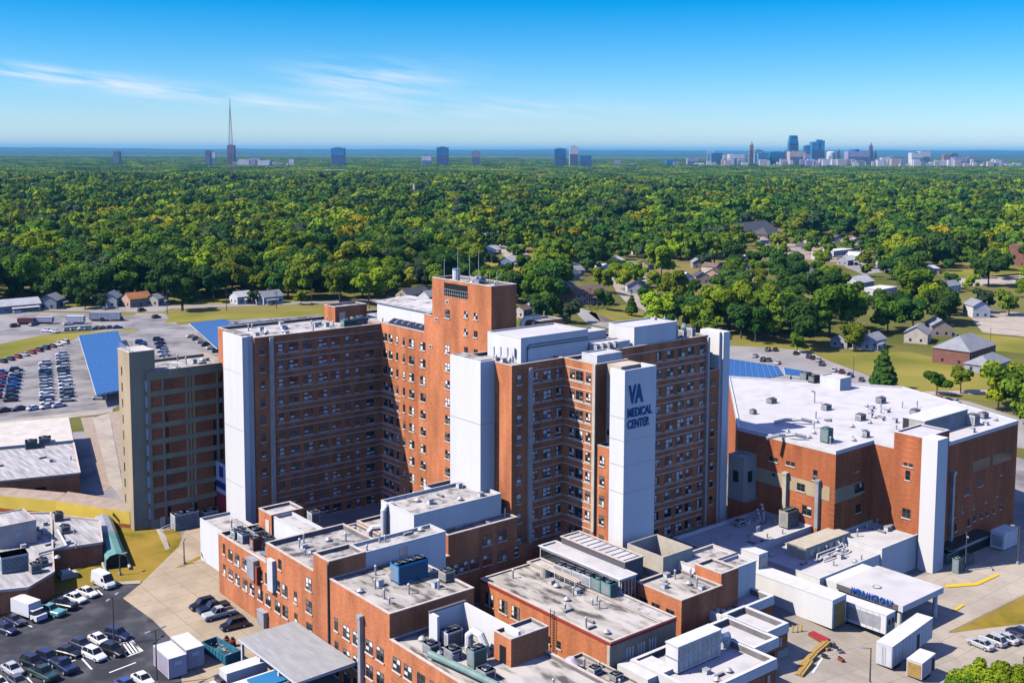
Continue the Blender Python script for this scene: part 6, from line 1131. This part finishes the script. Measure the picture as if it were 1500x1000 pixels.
# hand-placed trees
HT = [(1293, 571, 1.15, 'cone', 'dark', 'tall dark conifer on the lawn behind the white roof'), (1372, 578, .62, 'round', 'mid', 'left of two young trees on the lawn by the path'), (1407, 576, .62, 'round', 'olive', 'right of two young trees on the lawn by the path'), (1252, 512, .9, 'round', 'olive', 'olive tree over the brown low house behind the lawn'), (1462, 596, 1.0, 'round', 'bright', 'bright green bushy tree at the right beside the street end'), (1485, 606, 1.1, 'round', 'mid', 'green tree second from the right edge beside the white roof'), (1510, 625, 1.15, 'round', 'mid', 'green tree cut by the right edge beyond the white roof'), (1440, 1052, .62, 'round', 'bright', 'bright green tree crown at the bottom right edge'), (1408, 1050, .5, 'round', 'mid', 'lower left tree crown at the bottom right edge'), (1492, 1046, .6, 'round', 'bright', 'tree crown in the bottom right corner'), (1342, 402, 1.0, 'round', 'mid', 'round dark green tree alone by the far right road'), (600, 428, .62, 'round', 'yellow', 'yellow autumn tree above the white penthouse'), (606, 352, 1.0, 'round', 'yellow', 'broad orange yellow tree in the woods left of the masts'), (834, 392, 1.0, 'round', 'yellow', 'yellow green tree by the bend of the pale street'), (886, 428, .95, 'round', 'bright', 'spreading light tree beside the brown roofed house'), (963, 432, .95, 'round', 'olive', 'airy olive tree before the white gabled houses'), (441, 446, .5, 'round', 'bright', 'yellow green bush on the lawn behind the left wing'), (925, 462, .8, 'cone', 'dark', 'dark conifer beside the small sunny lawn'), (952, 466, .8, 'round', 'bright', 'bright willowy tree right of the dark conifer'), (1168, 517, .55, 'round', 'mid', 'small tree on the street corner behind the sign wing'), (1440, 458, .9, 'round', 'grey', 'left of two grey green trees by the white lot'), (1478, 462, .9, 'round', 'olive', 'right of two grey green trees by the white lot'), (35, 442, .5, 'round', 'grey', 'small rounded grey green tree left of the grey gabled house'), (125, 452, .7, 'round', 'dark', 'dark tree between the grey and the blue grey roofed houses'), (148, 452, .6, 'round', 'grey', 'grey green tree close left of the blue grey roofed house'), (268, 455, 1.35, 'round', 'dark', 'huge dark green tree standing forward right of the peach house'), (372, 446, .5, 'round', 'grey', 'small grey tree between the two white houses'), (800, 470, .9, 'round', 'mid', 'leafy tree behind the vent stacks'), (835, 474, .8, 'round', 'grey', 'grey green tree behind the long white plant room'), (498, 444, 1.3, 'round', 'olive', 'big olive tree behind the brick stair head'), (540, 446, 1.3, 'round', 'bright', 'big bright green tree behind the white penthouse'), (1045, 480, 1.0, 'round', 'bright', 'bright tree behind the green roof tank'), (1015, 482, .8, 'round', 'bright', 'low bright tree behind the machines of the sign wing'), (660, 450, 1.1, 'round', 'dark', 'dark tree just behind the tall brick tower masts')]
for x, y, sc, sh, lf, lb in HT:
    p = G(x, y); tree(p, sc, rnd.uniform(0, 6), CONE if sh == 'cone' else (FINE[rnd.randrange(2)] if y > 1000 else CROWN[rnd.randrange(8)]), lf, lb, None, 'conifer' if sh == 'cone' else 'tree'); SPOT.append((p.x, p.y, 6*sc))
for i, x in enumerate((488, 1253)):                  # bare grey trees
    p = G([492, 1252][i], [392, 508][i]); t = thing('bare_tree', ['bare grey tree beside the narrow white house', 'bare pale tree behind the lawn on the right'][i], 'tree', p); b = MB(); r_ = random.Random(i)
    b.tube([(0, 0, 0), (.2, 0, 6)], .4, 'dead_wood', 6, .25)
    for k in range(14): a = r_.uniform(0, 6.28); q_ = r_.uniform(2, 4.5); z0 = r_.uniform(3, 6); b.tube([(.1, 0, z0), (math.cos(a)*q_*.5, math.sin(a)*q_*.5, z0+3.5), (math.cos(a)*q_, math.sin(a)*q_, z0+r_.uniform(5, 8))], .16, 'dead_wood', 4, .04)
    b.build('branches', t, (0, 0, 0))
def inpoly(x, y, P):
    c = False; n = len(P); j = n-1
    for i in range(n):
        if (P[i][1] > y) != (P[j][1] > y) and x < (P[j][0]-P[i][0])*(y-P[i][1])/(P[j][1]-P[i][1])+P[i][0]: c = not c
        j = i
    return c
BASE = [(-400, 446), (0, 446), (60, 446), (110, 447), (212, 446), (330, 444), (345, 436), (410, 436), (430, 444), (470, 440), (640, 436), (760, 452), (775, 476), (800, 482), (870, 470), (935, 470), (960, 484), (1060, 503), (1100, 507), (1180, 511), (1225, 506), (1290, 505), (1330, 496), (1400, 490), (1425, 448), (1500, 440), (2000, 440)]
def basey(x):
    for (x0, y0), (x1, y1) in zip(BASE, BASE[1:]):
        if x0 <= x <= x1: return y0+(y1-y0)*(x-x0)/(x1-x0)
    return 440
CLEAR = [[(690, 355), (770, 350), (800, 385), (775, 412), (740, 410), (695, 392)], [(818, 395), (905, 388), (945, 432), (960, 476), (925, 480), (860, 470), (828, 448)], [(905, 383), (1062, 380), (1066, 432), (985, 446), (905, 446)], [(1070, 335), (1160, 335), (1168, 374), (1056, 358)], [(1118, 347), (1270, 350), (1322, 386), (1318, 404), (1232, 408), (1190, 390), (1120, 380)], [(1360, 386), (1560, 376), (1560, 432), (1378, 427), (1335, 410)], [(1078, 378), (1165, 376), (1165, 414), (1080, 420)], [(1236, 408), (1312, 410), (1318, 446), (1238, 448)], [(1418, 438), (1700, 438), (1700, 540), (1428, 512)], [(1170, 412), (1200, 412), (1200, 440), (1170, 440)], [(480, 372), (500, 372), (502, 405), (478, 405)], [(586, 424), (640, 424), (640, 448), (586, 448)]]
def proj(p):
    q = np.array(p)-CAM; d = q @ FW; return CX+FPX*(q @ RT)/d, CY-FPX*(q @ UP)/d
tr = random.Random(77); spots = []; SP = np.array([(a, b, c) for a, b, c in SPOT])
def ok(p, h):
    x, y = proj((p[0], p[1], gz(*p)))
    if x < -120 or x > 1620 or y > basey(x): return False
    xm, ym = proj((p[0], p[1], gz(*p)+h*.45))
    xt, yt = proj((p[0], p[1], gz(*p)+h*.68))
    for P in CLEAR:
        if inpoly(x, y, P) or inpoly(xm, ym, P) or inpoly(xt, yt, P): return tr.random() < (.34 if h < 14.5 else .07) and not (SP.size and (np.hypot(SP[:, 0]-p[0], SP[:, 1]-p[1]) < SP[:, 2]*.8).any())
    if SP.size and (np.hypot(SP[:, 0]-p[0], SP[:, 1]-p[1]) < SP[:, 2]).any(): return False
    if x > 690 and y > 330 and tr.random() < .22: return False
    if dep(p) > 850 and (x > 600 or dep(p) > 1400):      # streets of the suburb run through the wood
        wob = 18*math.sin(p[1]*.006+p[0]*.003)
        if (p[0]+wob) % 230 < 15 and math.sin(p[1]*.004+int(p[0]/230)*1.7) > -.3: return False
        if (p[1]-wob) % 170 < 13 and math.sin(p[0]*.005+int(p[1]/170)*2.1) > -.1: return False
        if math.sin(p[0]*.0121+2)*math.sin(p[1]*.0093+1)+.6*math.sin(p[0]*.0041-p[1]*.0063) > 1.12: return tr.random() < .25
    return True
def cells(d0, d1, step):
    d = d0
    while d < d1:
        w = d*.56; l = -w
        while l < w:
            dd, ll = d+tr.uniform(-.45, .45)*step, l+tr.uniform(-.45, .45)*step
            yield (0.6347*dd+0.7727*ll, 0.7727*dd-0.6347*ll), dd
            l += step
        d += step
KIND = ['dark', 'mid', 'bright', 'olive', 'yellow', 'grey']
def pick(p):
    x, y = proj((p[0], p[1], 0)); n = math.sin(p[0]*.011+1.3)*math.sin(p[1]*.013)+.5*math.sin(p[0]*.004-p[1]*.005)
    w = [.36, .30, .16+.16*max(0, n), .08+.16*max(0, -n), .006, .07]
    if x < 520 and 322 < y < 362: w = [.14, .20, .28, .34, .03, .04]
    return tr.choices(range(6), w)[0]
near = []; far = []
for p, dd in cells(410, 1250, 13.0):
    h = tr.choice([.75, .95, 1.15, 1.3, 1.6])*tr.uniform(.92, 1.08)*14
    if ok(p, h): near.append((p, dd, h/14, pick(p)))
near.sort(key=lambda t: t[1]/t[2])
NI = 262
side = lambda x: 'left' if x < 500 else ('middle' if x < 1000 else 'right')
CN = dict(dark='dark green', mid='mid green', bright='bright green', olive='olive', yellow='yellow', grey='grey green')
ind = sorted(near[:NI], key=lambda t: proj((t[0][0], t[0][1], 0))[0])
LM = [(o['label'], *proj(tuple(o.location))) for o in list(COL.objects) if o.parent is None and o.get('category') in ('house', 'school', 'street lamp', 'utility pole') and 'speck' not in o['label']]
desc = []
for p, dd, sc, ki in ind:
    x, y = proj((p[0], p[1], gz(*p))); lb, lx, ly = min(LM, key=lambda t: abs(t[1]-x)+2*abs(t[2]-y)); rel = ('right of' if x > lx else 'left of') if abs(x-lx) > abs(y-ly)*.8 else ('below' if y > ly else 'above')
    wd = lb.split()[:7]
    while wd[-1] in ('a', 'the', 'of', 'in', 'with', 'to', 'at', 'and', 'its', 'by', 'from', 'on', 'edged', 'behind', 'left', 'right', 'among', 'beside', 'below', 'above'): wd.pop()
    desc.append((CN[KIND[ki]], '%s the %s' % (rel, ' '.join(wd))))
seen = {}
for (p, dd, sc, ki), ds in zip(ind, desc):
    tot = desc.count(ds); k = seen.get(ds, 0); seen[ds] = k+1
    text = ('%s tree %s' % ds) if tot == 1 else '%s tree, %s, %s' % (ds[0], 'leftmost' if k == 0 else ('rightmost' if k == tot-1 else NUM[k]+' from left'), ds[1])
    tree((p[0], p[1], gz(*p)), sc, tr.uniform(0, 6.28), CROWN[tr.randrange(8)], KIND[ki], text, 'trees of the neighbourhood beyond the hospital')
# the rest of the wood: one object of instanced trees
LOW = [crown_mesh(300+i, 420, 1.05) for i in range(4)]
def patch_mesh(seed):
    r_ = random.Random(seed); vs, fs = [], []
    for i in range(30):
        x, y, R = r_.uniform(-32, 32), r_.uniform(-32, 32), r_.uniform(4.5, 7.5)
        for _ in range(3): l = (x+r_.uniform(-3, 3), y+r_.uniform(-3, 3), r_.uniform(6, 10.5), R*r_.uniform(.5, .8), .9); blob(l, vs, fs, 1, 1)
        leaf_pts(r_, [(x, y, 8.5, R, .9)], 60, 1.6, vs, fs)
    me = bpy.data.meshes.new('patch'); me.from_pydata(vs, [], fs); me.materials.append(M['leaf_mid']); return me
PATCH = [patch_mesh(i) for i in range(4)]
SRC = bpy.data.collections.new('wood_sources'); idx = 0; table = {}
for lvl, meshes in (('a', CROWN[:4]), ('b', LOW), ('c', PATCH)):
    for ki, kn in enumerate(KIND):
        for mi_, me in enumerate(meshes):
            o = bpy.data.objects.new('wood_%03d' % idx, me); SRC.objects.link(o); o.material_slots[0].link = 'OBJECT'; o.material_slots[0].material = M['leaf_'+kn]; table[(lvl, ki, mi_)] = idx; idx += 1
pts, iid, scl, rot = [], [], [], []
for p, dd, sc, ki in near[NI:]: pts.append((*p, gz(*p))); iid.append(table[('a' if dd < 800 else 'b', ki, tr.randrange(4))]); scl.append(sc); rot.append(tr.uniform(0, 6.28))
for p, dd in cells(1255, 2700, 15.5):
    if ok(p, 15): pts.append((*p, gz(*p))); iid.append(table[('b', pick(p), tr.randrange(4))]); scl.append(tr.choice([.7, .95, 1.2, 1.45, 1.8])*tr.uniform(.92, 1.08)*(1+.18*math.sin(p[0]*.017)*math.sin(p[1]*.013))); rot.append(tr.uniform(0, 6.28))
for p, dd in cells(2720, 11500, 56):
    x, y = proj((*p, 0))
    if 5300 < dd < 6700 and tr.random() < (.45 if x > 900 else .2): continue
    ki = pick(p); ki = 1 if ki == 4 else ki
    pts.append((*p, gz(*p)-1)); iid.append(table[('c', ki, tr.randrange(4))]); scl.append(tr.uniform(.85, 1.25)); rot.append(tr.uniform(0, 6.28))
print('forest points', len(pts), 'near', len(near))
me = bpy.data.meshes.new('forest'); me.from_pydata(pts, [], [])
for nm, ty, dat in (('iid', 'INT', iid), ('scl', 'FLOAT', scl), ('rot', 'FLOAT', rot)): a = me.attributes.new(nm, ty, 'POINT'); a.data.foreach_set('value', dat)
forest = bpy.data.objects.new('forest', me); COL.objects.link(forest); setting(forest, 'stuff'); tag(forest, 'dense green wood stretching from the houses to the horizon', 'forest')
ng = bpy.data.node_groups.new('wood', 'GeometryNodeTree'); ng.interface.new_socket('Geometry', in_out='INPUT', socket_type='NodeSocketGeometry'); ng.interface.new_socket('Geometry', in_out='OUTPUT', socket_type='NodeSocketGeometry')
N, L = ng.nodes, ng.links; gi, go = N.new('NodeGroupInput'), N.new('NodeGroupOutput'); ip = N.new('GeometryNodeInstanceOnPoints'); ci = N.new('GeometryNodeCollectionInfo'); ci.inputs['Collection'].default_value = SRC; ci.inputs['Separate Children'].default_value = True; ci.inputs['Reset Children'].default_value = True
def attr(nm, ty): a = N.new('GeometryNodeInputNamedAttribute'); a.data_type = ty; a.inputs[0].default_value = nm; return a.outputs[0]
L.new(gi.outputs[0], ip.inputs['Points']); L.new(ci.outputs[0], ip.inputs['Instance']); ip.inputs['Pick Instance'].default_value = True; L.new(attr('iid', 'INT'), ip.inputs['Instance Index'])
cb = N.new('ShaderNodeCombineXYZ'); L.new(attr('rot', 'FLOAT'), cb.inputs[2]); L.new(cb.outputs[0], ip.inputs['Rotation']); L.new(attr('scl', 'FLOAT'), ip.inputs['Scale']); L.new(ip.outputs[0], go.inputs[0])
md = forest.modifiers.new('wood', 'NODES'); md.node_group = ng
# ================================================================== far city
def far(px, py, d):                                # point at depth d along the view axis
    r = ray(px, py); k = d/FPX; return CAM+r*k
for n, c in dict(s_blue=(.08, .28, .52), s_dblue=(.05, .20, .40), s_beige=(.62, .50, .44), s_lav=(.42, .36, .50), s_white=(.72, .70, .70), s_grey=(.30, .32, .36), s_dark=(.17, .19, .25), s_brown=(.34, .22, .20), s_purple=(.20, .18, .30), s_mast=(.42, .24, .26)).items(): mat(n, c, tuple(x*.85 for x in c), .02, rough=.5)
RZC = AZ-PI/2
def tower(x0, x1, ytop, col, label, d=6400, depth=.8, top=None, kind='box', split=None, cat='skyscraper'):
    a, b_ = far(x0, ytop, d), far(x1, ytop, d); W_ = float(np.linalg.norm(b_-a)); c = (a+b_)/2; H = float(c[2]); D = W_*depth; t = thing('skyscraper' if cat == 'skyscraper' else 'office_block', label, cat, (float(c[0]), float(c[1]), 0), RZC)
    w, dp = W_/2, D/2; b = MB(); top = top or H; sd = split or col
    if kind == 'taper':
        z1 = H*.72
        for (za, wa, zb, wb) in ((0, w, z1, w*.98), (z1, w*.98, H*.96, w*.74), (H*.96, w*.74, H, w*.70)):
            for s0 in range(4):
                P0 = [(-wa,-dp),(wa,-dp),(wa,dp),(-wa,dp)]; P1 = [(-wb,-dp*.9),(wb,-dp*.9),(wb,dp*.9),(-wb,dp*.9)]; j = (s0+1) % 4
                b.face([(*P0[s0],za),(*P0[j],za),(*P1[j],zb),(*P1[s0],zb)], col)
        b.face([(-w*.7,-dp*.9,H),(w*.7,-dp*.9,H),(w*.7,dp*.9,H),(-w*.7,dp*.9,H)], col)
    elif kind == 'spire':
        b.box(-w, w, -dp, dp, 0, H*.62, col); b.box(-w*.72, w*.72, -dp*.7, dp*.7, H*.62, H*.84, col); b.cone((0, 0), w*.6, .5, H*.84, H, col, 4)
    elif kind == 'round': b.cone((0, 0), w, w, 0, H*.93, col, 20); b.cone((0, 0), w*.93, w*.6, H*.93, H, col, 20)
    elif kind == 'drum': b.box(-w, w, -dp, dp, 0, H, col); b.cone((-w*.25, 0), w*.42, w*.42, H, H*1.14, 's_dblue', 16); b.cone((w*.05, 0), w*.9, w*.9, 0, 1, col, 4)
    elif kind == 'step': b.box(-w, w*.1, -dp, dp, 0, H*.95, col); b.box(w*.1, w, -dp*.9, dp*.9, 0, H, col); b.box(-w*.2, w*.7, -dp*.5, dp*.5, H, H*1.035, col)
    else: b.box(-w, w, -dp, dp, 0, H, col); b.box(-w*.5, w*.4, -dp*.5, dp*.5, H, H+4, 's_grey')
    b.build('tower_body', t, (0, 0, 0)); g = MB(); n = max(3, int(H/9))
    for k in range(n): z = 6+(H*.68-6)*k/n; g.box(-w*.92, w*.92, -dp-.6, -dp-.02, z, z+3.2, 's_dark' if col not in ('s_dark',) else 's_grey')
    g.build('window_bands', t, (0, 0, 0)); return t
for a in [(1155, 1169, 198.5, 's_dblue', 'tallest dark blue tower of the skyline with a tapered top', 6500, .8, None, 'taper'), (1155, 1177.5, 222, 's_beige', 'beige block in front of the tallest blue tower', 6200), (1178, 1187.5, 213.5, 's_blue', 'slim blue tower left of the wide blue tower', 6500), (1187.5, 1206.5, 206, 's_blue', 'wide blue glass tower with a stepped top', 6480, .8, None, 'step'), (1211, 1223.5, 222, 's_white', 'pale rounded tower right of the wide blue tower', 6300, .8, None, 'round'), (1225, 1231, 217, 's_dark', 'small dark pointed tower behind the pale rounded one', 6600, .8, None, 'spire'), (1239.5, 1271.5, 222, 's_lav', 'broad lavender block with a dark drum on its roof', 6250, .6, None, 'drum'), (1272.5, 1279.2, 208, 's_purple', 'slim dark tower right of the broad lavender block', 6600, .9, None, 'spire'), (1281.5, 1284.5, 217.5, 's_purple', 'thin low spire at the right of the slim dark tower', 6600, .9, None, 'spire'), (1110, 1125, 224, 's_blue', 'blue block left in the skyline', 6300), (1126, 1148, 223, 's_dblue', 'wide dark blue block left of the tallest tower', 6350), (1148, 1154, 221, 's_grey', 'grey sliver of a block beside the tallest tower', 6500), (1097.5, 1104.5, 207, 's_brown', 'brown stepped pointed tower at the left of the skyline', 6600, .9, None, 'spire'), (1105, 1117, 220, 's_grey', 'grey block right of the brown pointed tower', 6500), (1041.5, 1058, 224.5, 's_dblue', 'dark blue low block left of the skyline', 6400), (1059, 1064, 227, 's_white', 'white low block beside the dark blue low one', 6300), (1067, 1089, 226, 's_white', 'white striped low block in the left skyline', 6300), (1036, 1038, 218, 's_white', 'thin white mast tower left of three', 6500, .9, None, 'spire'), (1040, 1042, 219, 's_white', 'thin white mast tower middle of three', 6500, .9, None, 'spire'), (1044, 1046, 218.5, 's_white', 'thin white mast tower right of three', 6500, .9, None, 'spire'), (1178, 1186, 226, 's_lav', 'small lavender block under the wide blue tower', 6150), (1200, 1212, 233, 's_beige', 'low beige block under the pale rounded tower', 6100), (1222, 1238, 234, 's_beige', 'low pink beige block left of the lavender block', 6100), (1333, 1350, 224, 's_white', 'white hospital like block right of the skyline', 6200), (1345, 1361, 222, 's_white', 'taller white block at the right of the skyline', 6300), (1381, 1392, 227, 's_brown', 'brown block far right in the skyline', 6200), (1391, 1402, 225, 's_dark', 'dark block beside the brown one far right', 6300), (1395, 1412, 231, 's_lav', 'lavender low block far right', 6150), (1412, 1436, 230.5, 's_grey', 'grey low block at the far right of the skyline', 6200), (1290, 1300, 231, 's_white', 'white low block right of the thin spire', 6200), (1301, 1322, 230, 's_grey', 'grey blue low block right of the white low one', 6250), (1213, 1219, 230, 's_white', 'tiny white block below the rounded tower', 6100)]: tower(*a)
for a in [(486, 505, 217, 's_blue', 'pale blue glass office block alone left of centre on the horizon', 5200), (640, 657, 216, 's_dblue', 'dark blue office tower above the tall brick tower', 5200), (691, 703, 222, 's_grey', 'grey slab tower right of the dark blue office tower', 5300), (812, 829, 218, 's_dblue', 'dark blue block left of a pair on the horizon', 5200), (834, 847, 215, 's_white', 'white block right of a pair on the horizon', 5300), (849, 866, 228, 's_dblue', 'low blue block beside the white one on the horizon', 5200), (618, 632, 229, 's_white', 'low white block left of the dark blue office tower', 5100), (301, 309, 221, 's_dark', 'dark slab left of the radio mast', 5000), (310, 316, 223, 's_white', 'white slab left of the radio mast', 5000), (333.5, 344, 213, 's_purple', 'purple brick tower block beside the radio mast', 5100), (167, 176, 222, 's_dark', 'dark block far left on the horizon', 5300), (366, 382, 232, 's_lav', 'low lavender block right of the radio mast', 4900), (1006, 1022, 232, 's_lav', 'low lavender block left of the white mast towers', 6000), (975, 990, 234, 's_dblue', 'low dark block between the horizon pair and the skyline', 5900)]: tower(*a, cat='office block')
rr = random.Random(3)
for i in range(125):
    x = rr.choice([rr.uniform(870, 1500), rr.uniform(1000, 1500), rr.uniform(1030, 1480), rr.uniform(1100, 1420), rr.uniform(1150, 1500), rr.uniform(345, 430)]); y = rr.uniform(233, 241); d = rr.uniform(5700, 6200) if x > 600 else 4800; a = far(x, y, d); w = rr.uniform(6, 26); t = thing('low_block', 'tiny pale low block in the haze at the foot of the skyline', 'building', (float(a[0]), float(a[1]), 0), RZC, 'low pale blocks in the far city'); MB().box(-w, w, -w*.6, w*.6, 0, max(8, float(a[2])), rr.choice(['s_white', 's_beige', 's_lav', 's_white', 's_grey'])).build('wall', t, (0, 0, 0)); MB().box(-w*.95, w*.95, -w*.55, w*.55, max(8, float(a[2])), max(8, float(a[2]))+1, 's_white').build('roof', t, (0, 0, 0))
# radio mast: tapering lattice
D = 3000; tp = far(336.5, 144, D); t = thing('radio_mast', 'tall lattice radio mast tapering to a point on the left horizon', 'radio mast', (float(tp[0]), float(tp[1]), 0), RZC); Hm = float(tp[2]); leg = MB(); w0 = 9.0
for sx, sy in ((-1, -1), (1, -1), (1, 1), (-1, 1)):
    leg.tube([(sx*w0, sy*w0, 0), (sx*w0*.45, sy*w0*.45, Hm*.5), (sx*1.2, sy*1.2, Hm*.85), (0, 0, Hm)], 0.6, 's_mast', 4, .4)
leg.build('legs', t, (0, 0, 0)); br = MB()
for k in range(1, 22):
    z = Hm*.86*k/22; z2 = Hm*.86*(k+1)/22
    def wz(z): f = z/Hm; return w0*(1-f*1.1) if f < .5 else w0*.45*(1-(f-.5)/.35)+1.2*(f-.5)/.35
    w, w2 = max(1, wz(z)), max(1, wz(z2))
    for s in (-1, 1): br.tube([(-w, s*w, z), (w2, s*w2, z2)], .16, 's_mast', 3); br.tube([(w, s*w, z), (-w2, s*w2, z2)], .16, 's_mast', 3)
br.build('bracing', t, (0, 0, 0))
# hills on the horizon
hb = MB(); rr = random.Random(8)
def hill(d, base, amp, seed):
    r_ = random.Random(seed); ph = [r_.uniform(0, 6.28) for _ in range(6)]; prev = None
    for i in range(121):
        a = AZ+.62-1.24*i/120; h = base+amp*sum(math.sin(i*f+ph[k])/(k+1.5) for k, f in enumerate((.06, .13, .27, .51, .9, 1.7)))
        rows = [Vector((math.cos(a)*(d+o), math.sin(a)*(d+o), z)) for o, z in ((-1800, -2), (-600, h*.6), (0, h), (1500, h*.5), (3000, -5))]
        if prev:
            for k in range(4): hb.face([prev[k], rows[k], rows[k+1], prev[k+1]], 'hill')
        prev = rows
mat('hill', (.035, .055, .02), (.06, .075, .03), .004, rough=1.0)
hill(18000, 42, 16, 1); hill(28000, 84, 18, 2); hill(38000, 140, 22, 4)
setting(hb.build('hills'))
# ================================================================== light, sky, air, camera
S = Vector((-1, .433, 1.25)).normalized(); elev = math.asin(S.z)
sun = bpy.data.objects.new('sun', bpy.data.lights.new('sun', 'SUN')); COL.objects.link(sun); sun.data.energy = SUN; sun.data.angle = math.radians(.5); sun.data.color = (1, .93, .82); sun.rotation_euler = S.to_track_quat('Z', 'Y').to_euler()
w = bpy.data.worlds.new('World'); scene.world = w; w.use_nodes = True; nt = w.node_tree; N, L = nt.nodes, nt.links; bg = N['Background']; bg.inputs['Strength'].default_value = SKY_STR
sk = N.new('ShaderNodeTexSky'); sk.sky_type = 'NISHITA'; sk.sun_disc = False; sk.sun_elevation = elev; sk.sun_rotation = math.atan2(S.x, S.y); sk.altitude = 100; sk.air_density = 1.0; sk.dust_density = 0.1; sk.ozone_density = 4.0
hs = N.new('ShaderNodeHueSaturation'); hs.inputs['Saturation'].default_value = SKY_SAT; L.new(sk.outputs[0], hs.inputs['Color'])
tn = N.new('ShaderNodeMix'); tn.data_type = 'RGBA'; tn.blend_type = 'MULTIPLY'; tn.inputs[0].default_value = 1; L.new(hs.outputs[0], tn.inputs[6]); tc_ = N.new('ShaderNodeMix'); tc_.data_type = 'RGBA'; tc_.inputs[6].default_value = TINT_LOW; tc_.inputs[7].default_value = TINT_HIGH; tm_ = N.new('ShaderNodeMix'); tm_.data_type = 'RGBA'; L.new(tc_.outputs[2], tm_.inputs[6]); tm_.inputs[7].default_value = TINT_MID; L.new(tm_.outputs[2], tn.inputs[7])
# thin cirrus over the left of the horizon, fixed to directions in the sky
g = N.new('ShaderNodeTexCoord'); sp = N.new('ShaderNodeSeparateXYZ'); L.new(g.outputs['Generated'], sp.inputs[0])
def M2(op, a, b=None):
    m = N.new('ShaderNodeMath'); m.operation = op
    for i, v in enumerate((a, b)):
        if v is None: continue
        if isinstance(v, (int, float)): m.inputs[i].default_value = v
        else: L.new(v, m.inputs[i])
    return m.outputs[0]
az = M2('SUBTRACT', M2('ARCTAN2', sp.outputs[1], sp.outputs[0]), AZ)   # left positive
el = M2('ARCSINE', sp.outputs[2])
cv = N.new('ShaderNodeCombineXYZ'); L.new(M2('MULTIPLY', az, 7.0), cv.inputs[0]); L.new(M2('ADD', M2('MULTIPLY', el, 70.0), M2('MULTIPLY', az, -9.0)), cv.inputs[1])
no = N.new('ShaderNodeTexNoise'); no.inputs['Scale'].default_value = 1.5; no.inputs['Detail'].default_value = 7; no.inputs['Roughness'].default_value = .55; L.new(cv.outputs[0], no.inputs['Vector'])
def bump(x, c, wd):
    d = M2('DIVIDE', M2('SUBTRACT', x, c), wd); return M2('POWER', 2.718, M2('MULTIPLY', M2('MULTIPLY', d, d), -1.0))
line = M2('ADD', .040, M2('MULTIPLY', M2('SUBTRACT', az, .20), .105))
m1 = M2('MULTIPLY', bump(M2('SUBTRACT', el, line), 0.0, .008), bump(az, .36, .16))
m2 = M2('MULTIPLY', bump(el, .062, .016), bump(az, .13, .07)); m3 = M2('MULTIPLY', bump(el, .038, .010), bump(az, .02, .12))
mask = M2('ADD', M2('ADD', M2('MULTIPLY', m1, 1.0), M2('MULTIPLY', m2, .75)), M2('MULTIPLY', m3, .4))
th = N.new('ShaderNodeMapRange'); th.inputs[1].default_value = .40; th.inputs[2].default_value = .68; L.new(no.outputs[0], th.inputs[0])
cl = M2('MINIMUM', M2('MULTIPLY', mask, M2('MULTIPLY', th.outputs[0], .78)), .6)
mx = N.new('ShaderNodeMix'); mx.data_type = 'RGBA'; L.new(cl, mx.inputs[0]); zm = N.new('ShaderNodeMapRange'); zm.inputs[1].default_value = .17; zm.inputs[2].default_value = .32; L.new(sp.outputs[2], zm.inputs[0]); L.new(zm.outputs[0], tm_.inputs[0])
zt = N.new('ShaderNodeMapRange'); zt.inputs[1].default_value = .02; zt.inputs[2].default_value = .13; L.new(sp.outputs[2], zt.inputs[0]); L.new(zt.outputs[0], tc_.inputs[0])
zr = N.new('ShaderNodeMapRange'); zr.inputs[1].default_value = .45; zr.inputs[2].default_value = .9; zr.inputs[3].default_value = 1.0; zr.inputs[4].default_value = ZEN; L.new(sp.outputs[2], zr.inputs[0])  # ZEN: unseen overhead sky dimmed by hand to hold down the ambient light
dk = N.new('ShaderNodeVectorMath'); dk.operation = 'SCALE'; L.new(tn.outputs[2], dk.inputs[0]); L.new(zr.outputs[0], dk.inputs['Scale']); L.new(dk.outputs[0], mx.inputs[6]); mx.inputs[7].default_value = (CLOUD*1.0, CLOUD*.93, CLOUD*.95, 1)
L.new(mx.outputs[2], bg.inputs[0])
if HAZE:
    hz = MB().box(-2500, 43000, -2500, 43000, -8, 236, 'hill').build('haze'); setting(hz, 'stuff')
    m = bpy.data.materials.new('haze'); m.use_nodes = True; n_ = m.node_tree.nodes; n_.remove(n_['Principled BSDF']); pv = n_.new('ShaderNodeVolumePrincipled'); pv.inputs['Density'].default_value = HAZE; pv.inputs['Color'].default_value = HAZE_COL; pv.inputs['Anisotropy'].default_value = 0.0
    m.node_tree.links.new(pv.outputs[0], n_['Material Output'].inputs['Volume']); hz.data.materials.clear(); hz.data.materials.append(m)
cam = bpy.data.objects.new('camera', bpy.data.cameras.new('camera')); COL.objects.link(cam); scene.camera = cam
mtx = Matrix((Vector(RT), Vector(UP), Vector(-FW))).transposed().to_4x4(); mtx.translation = Vector(CAM); cam.matrix_world = mtx
cam.data.sensor_fit = 'HORIZONTAL'; cam.data.sensor_width = 36; cam.data.lens = FPX/1500*36; cam.data.shift_x = 0; cam.data.shift_y = -(500-CY)/1500; cam.data.clip_start = 1; cam.data.clip_end = 90000
scene.cycles.diffuse_bounces = BOUNCES
scene.view_settings.view_transform = 'Standard'; scene.view_settings.look = 'None'; scene.view_settings.exposure = EXPO; scene.view_settings.gamma = 1
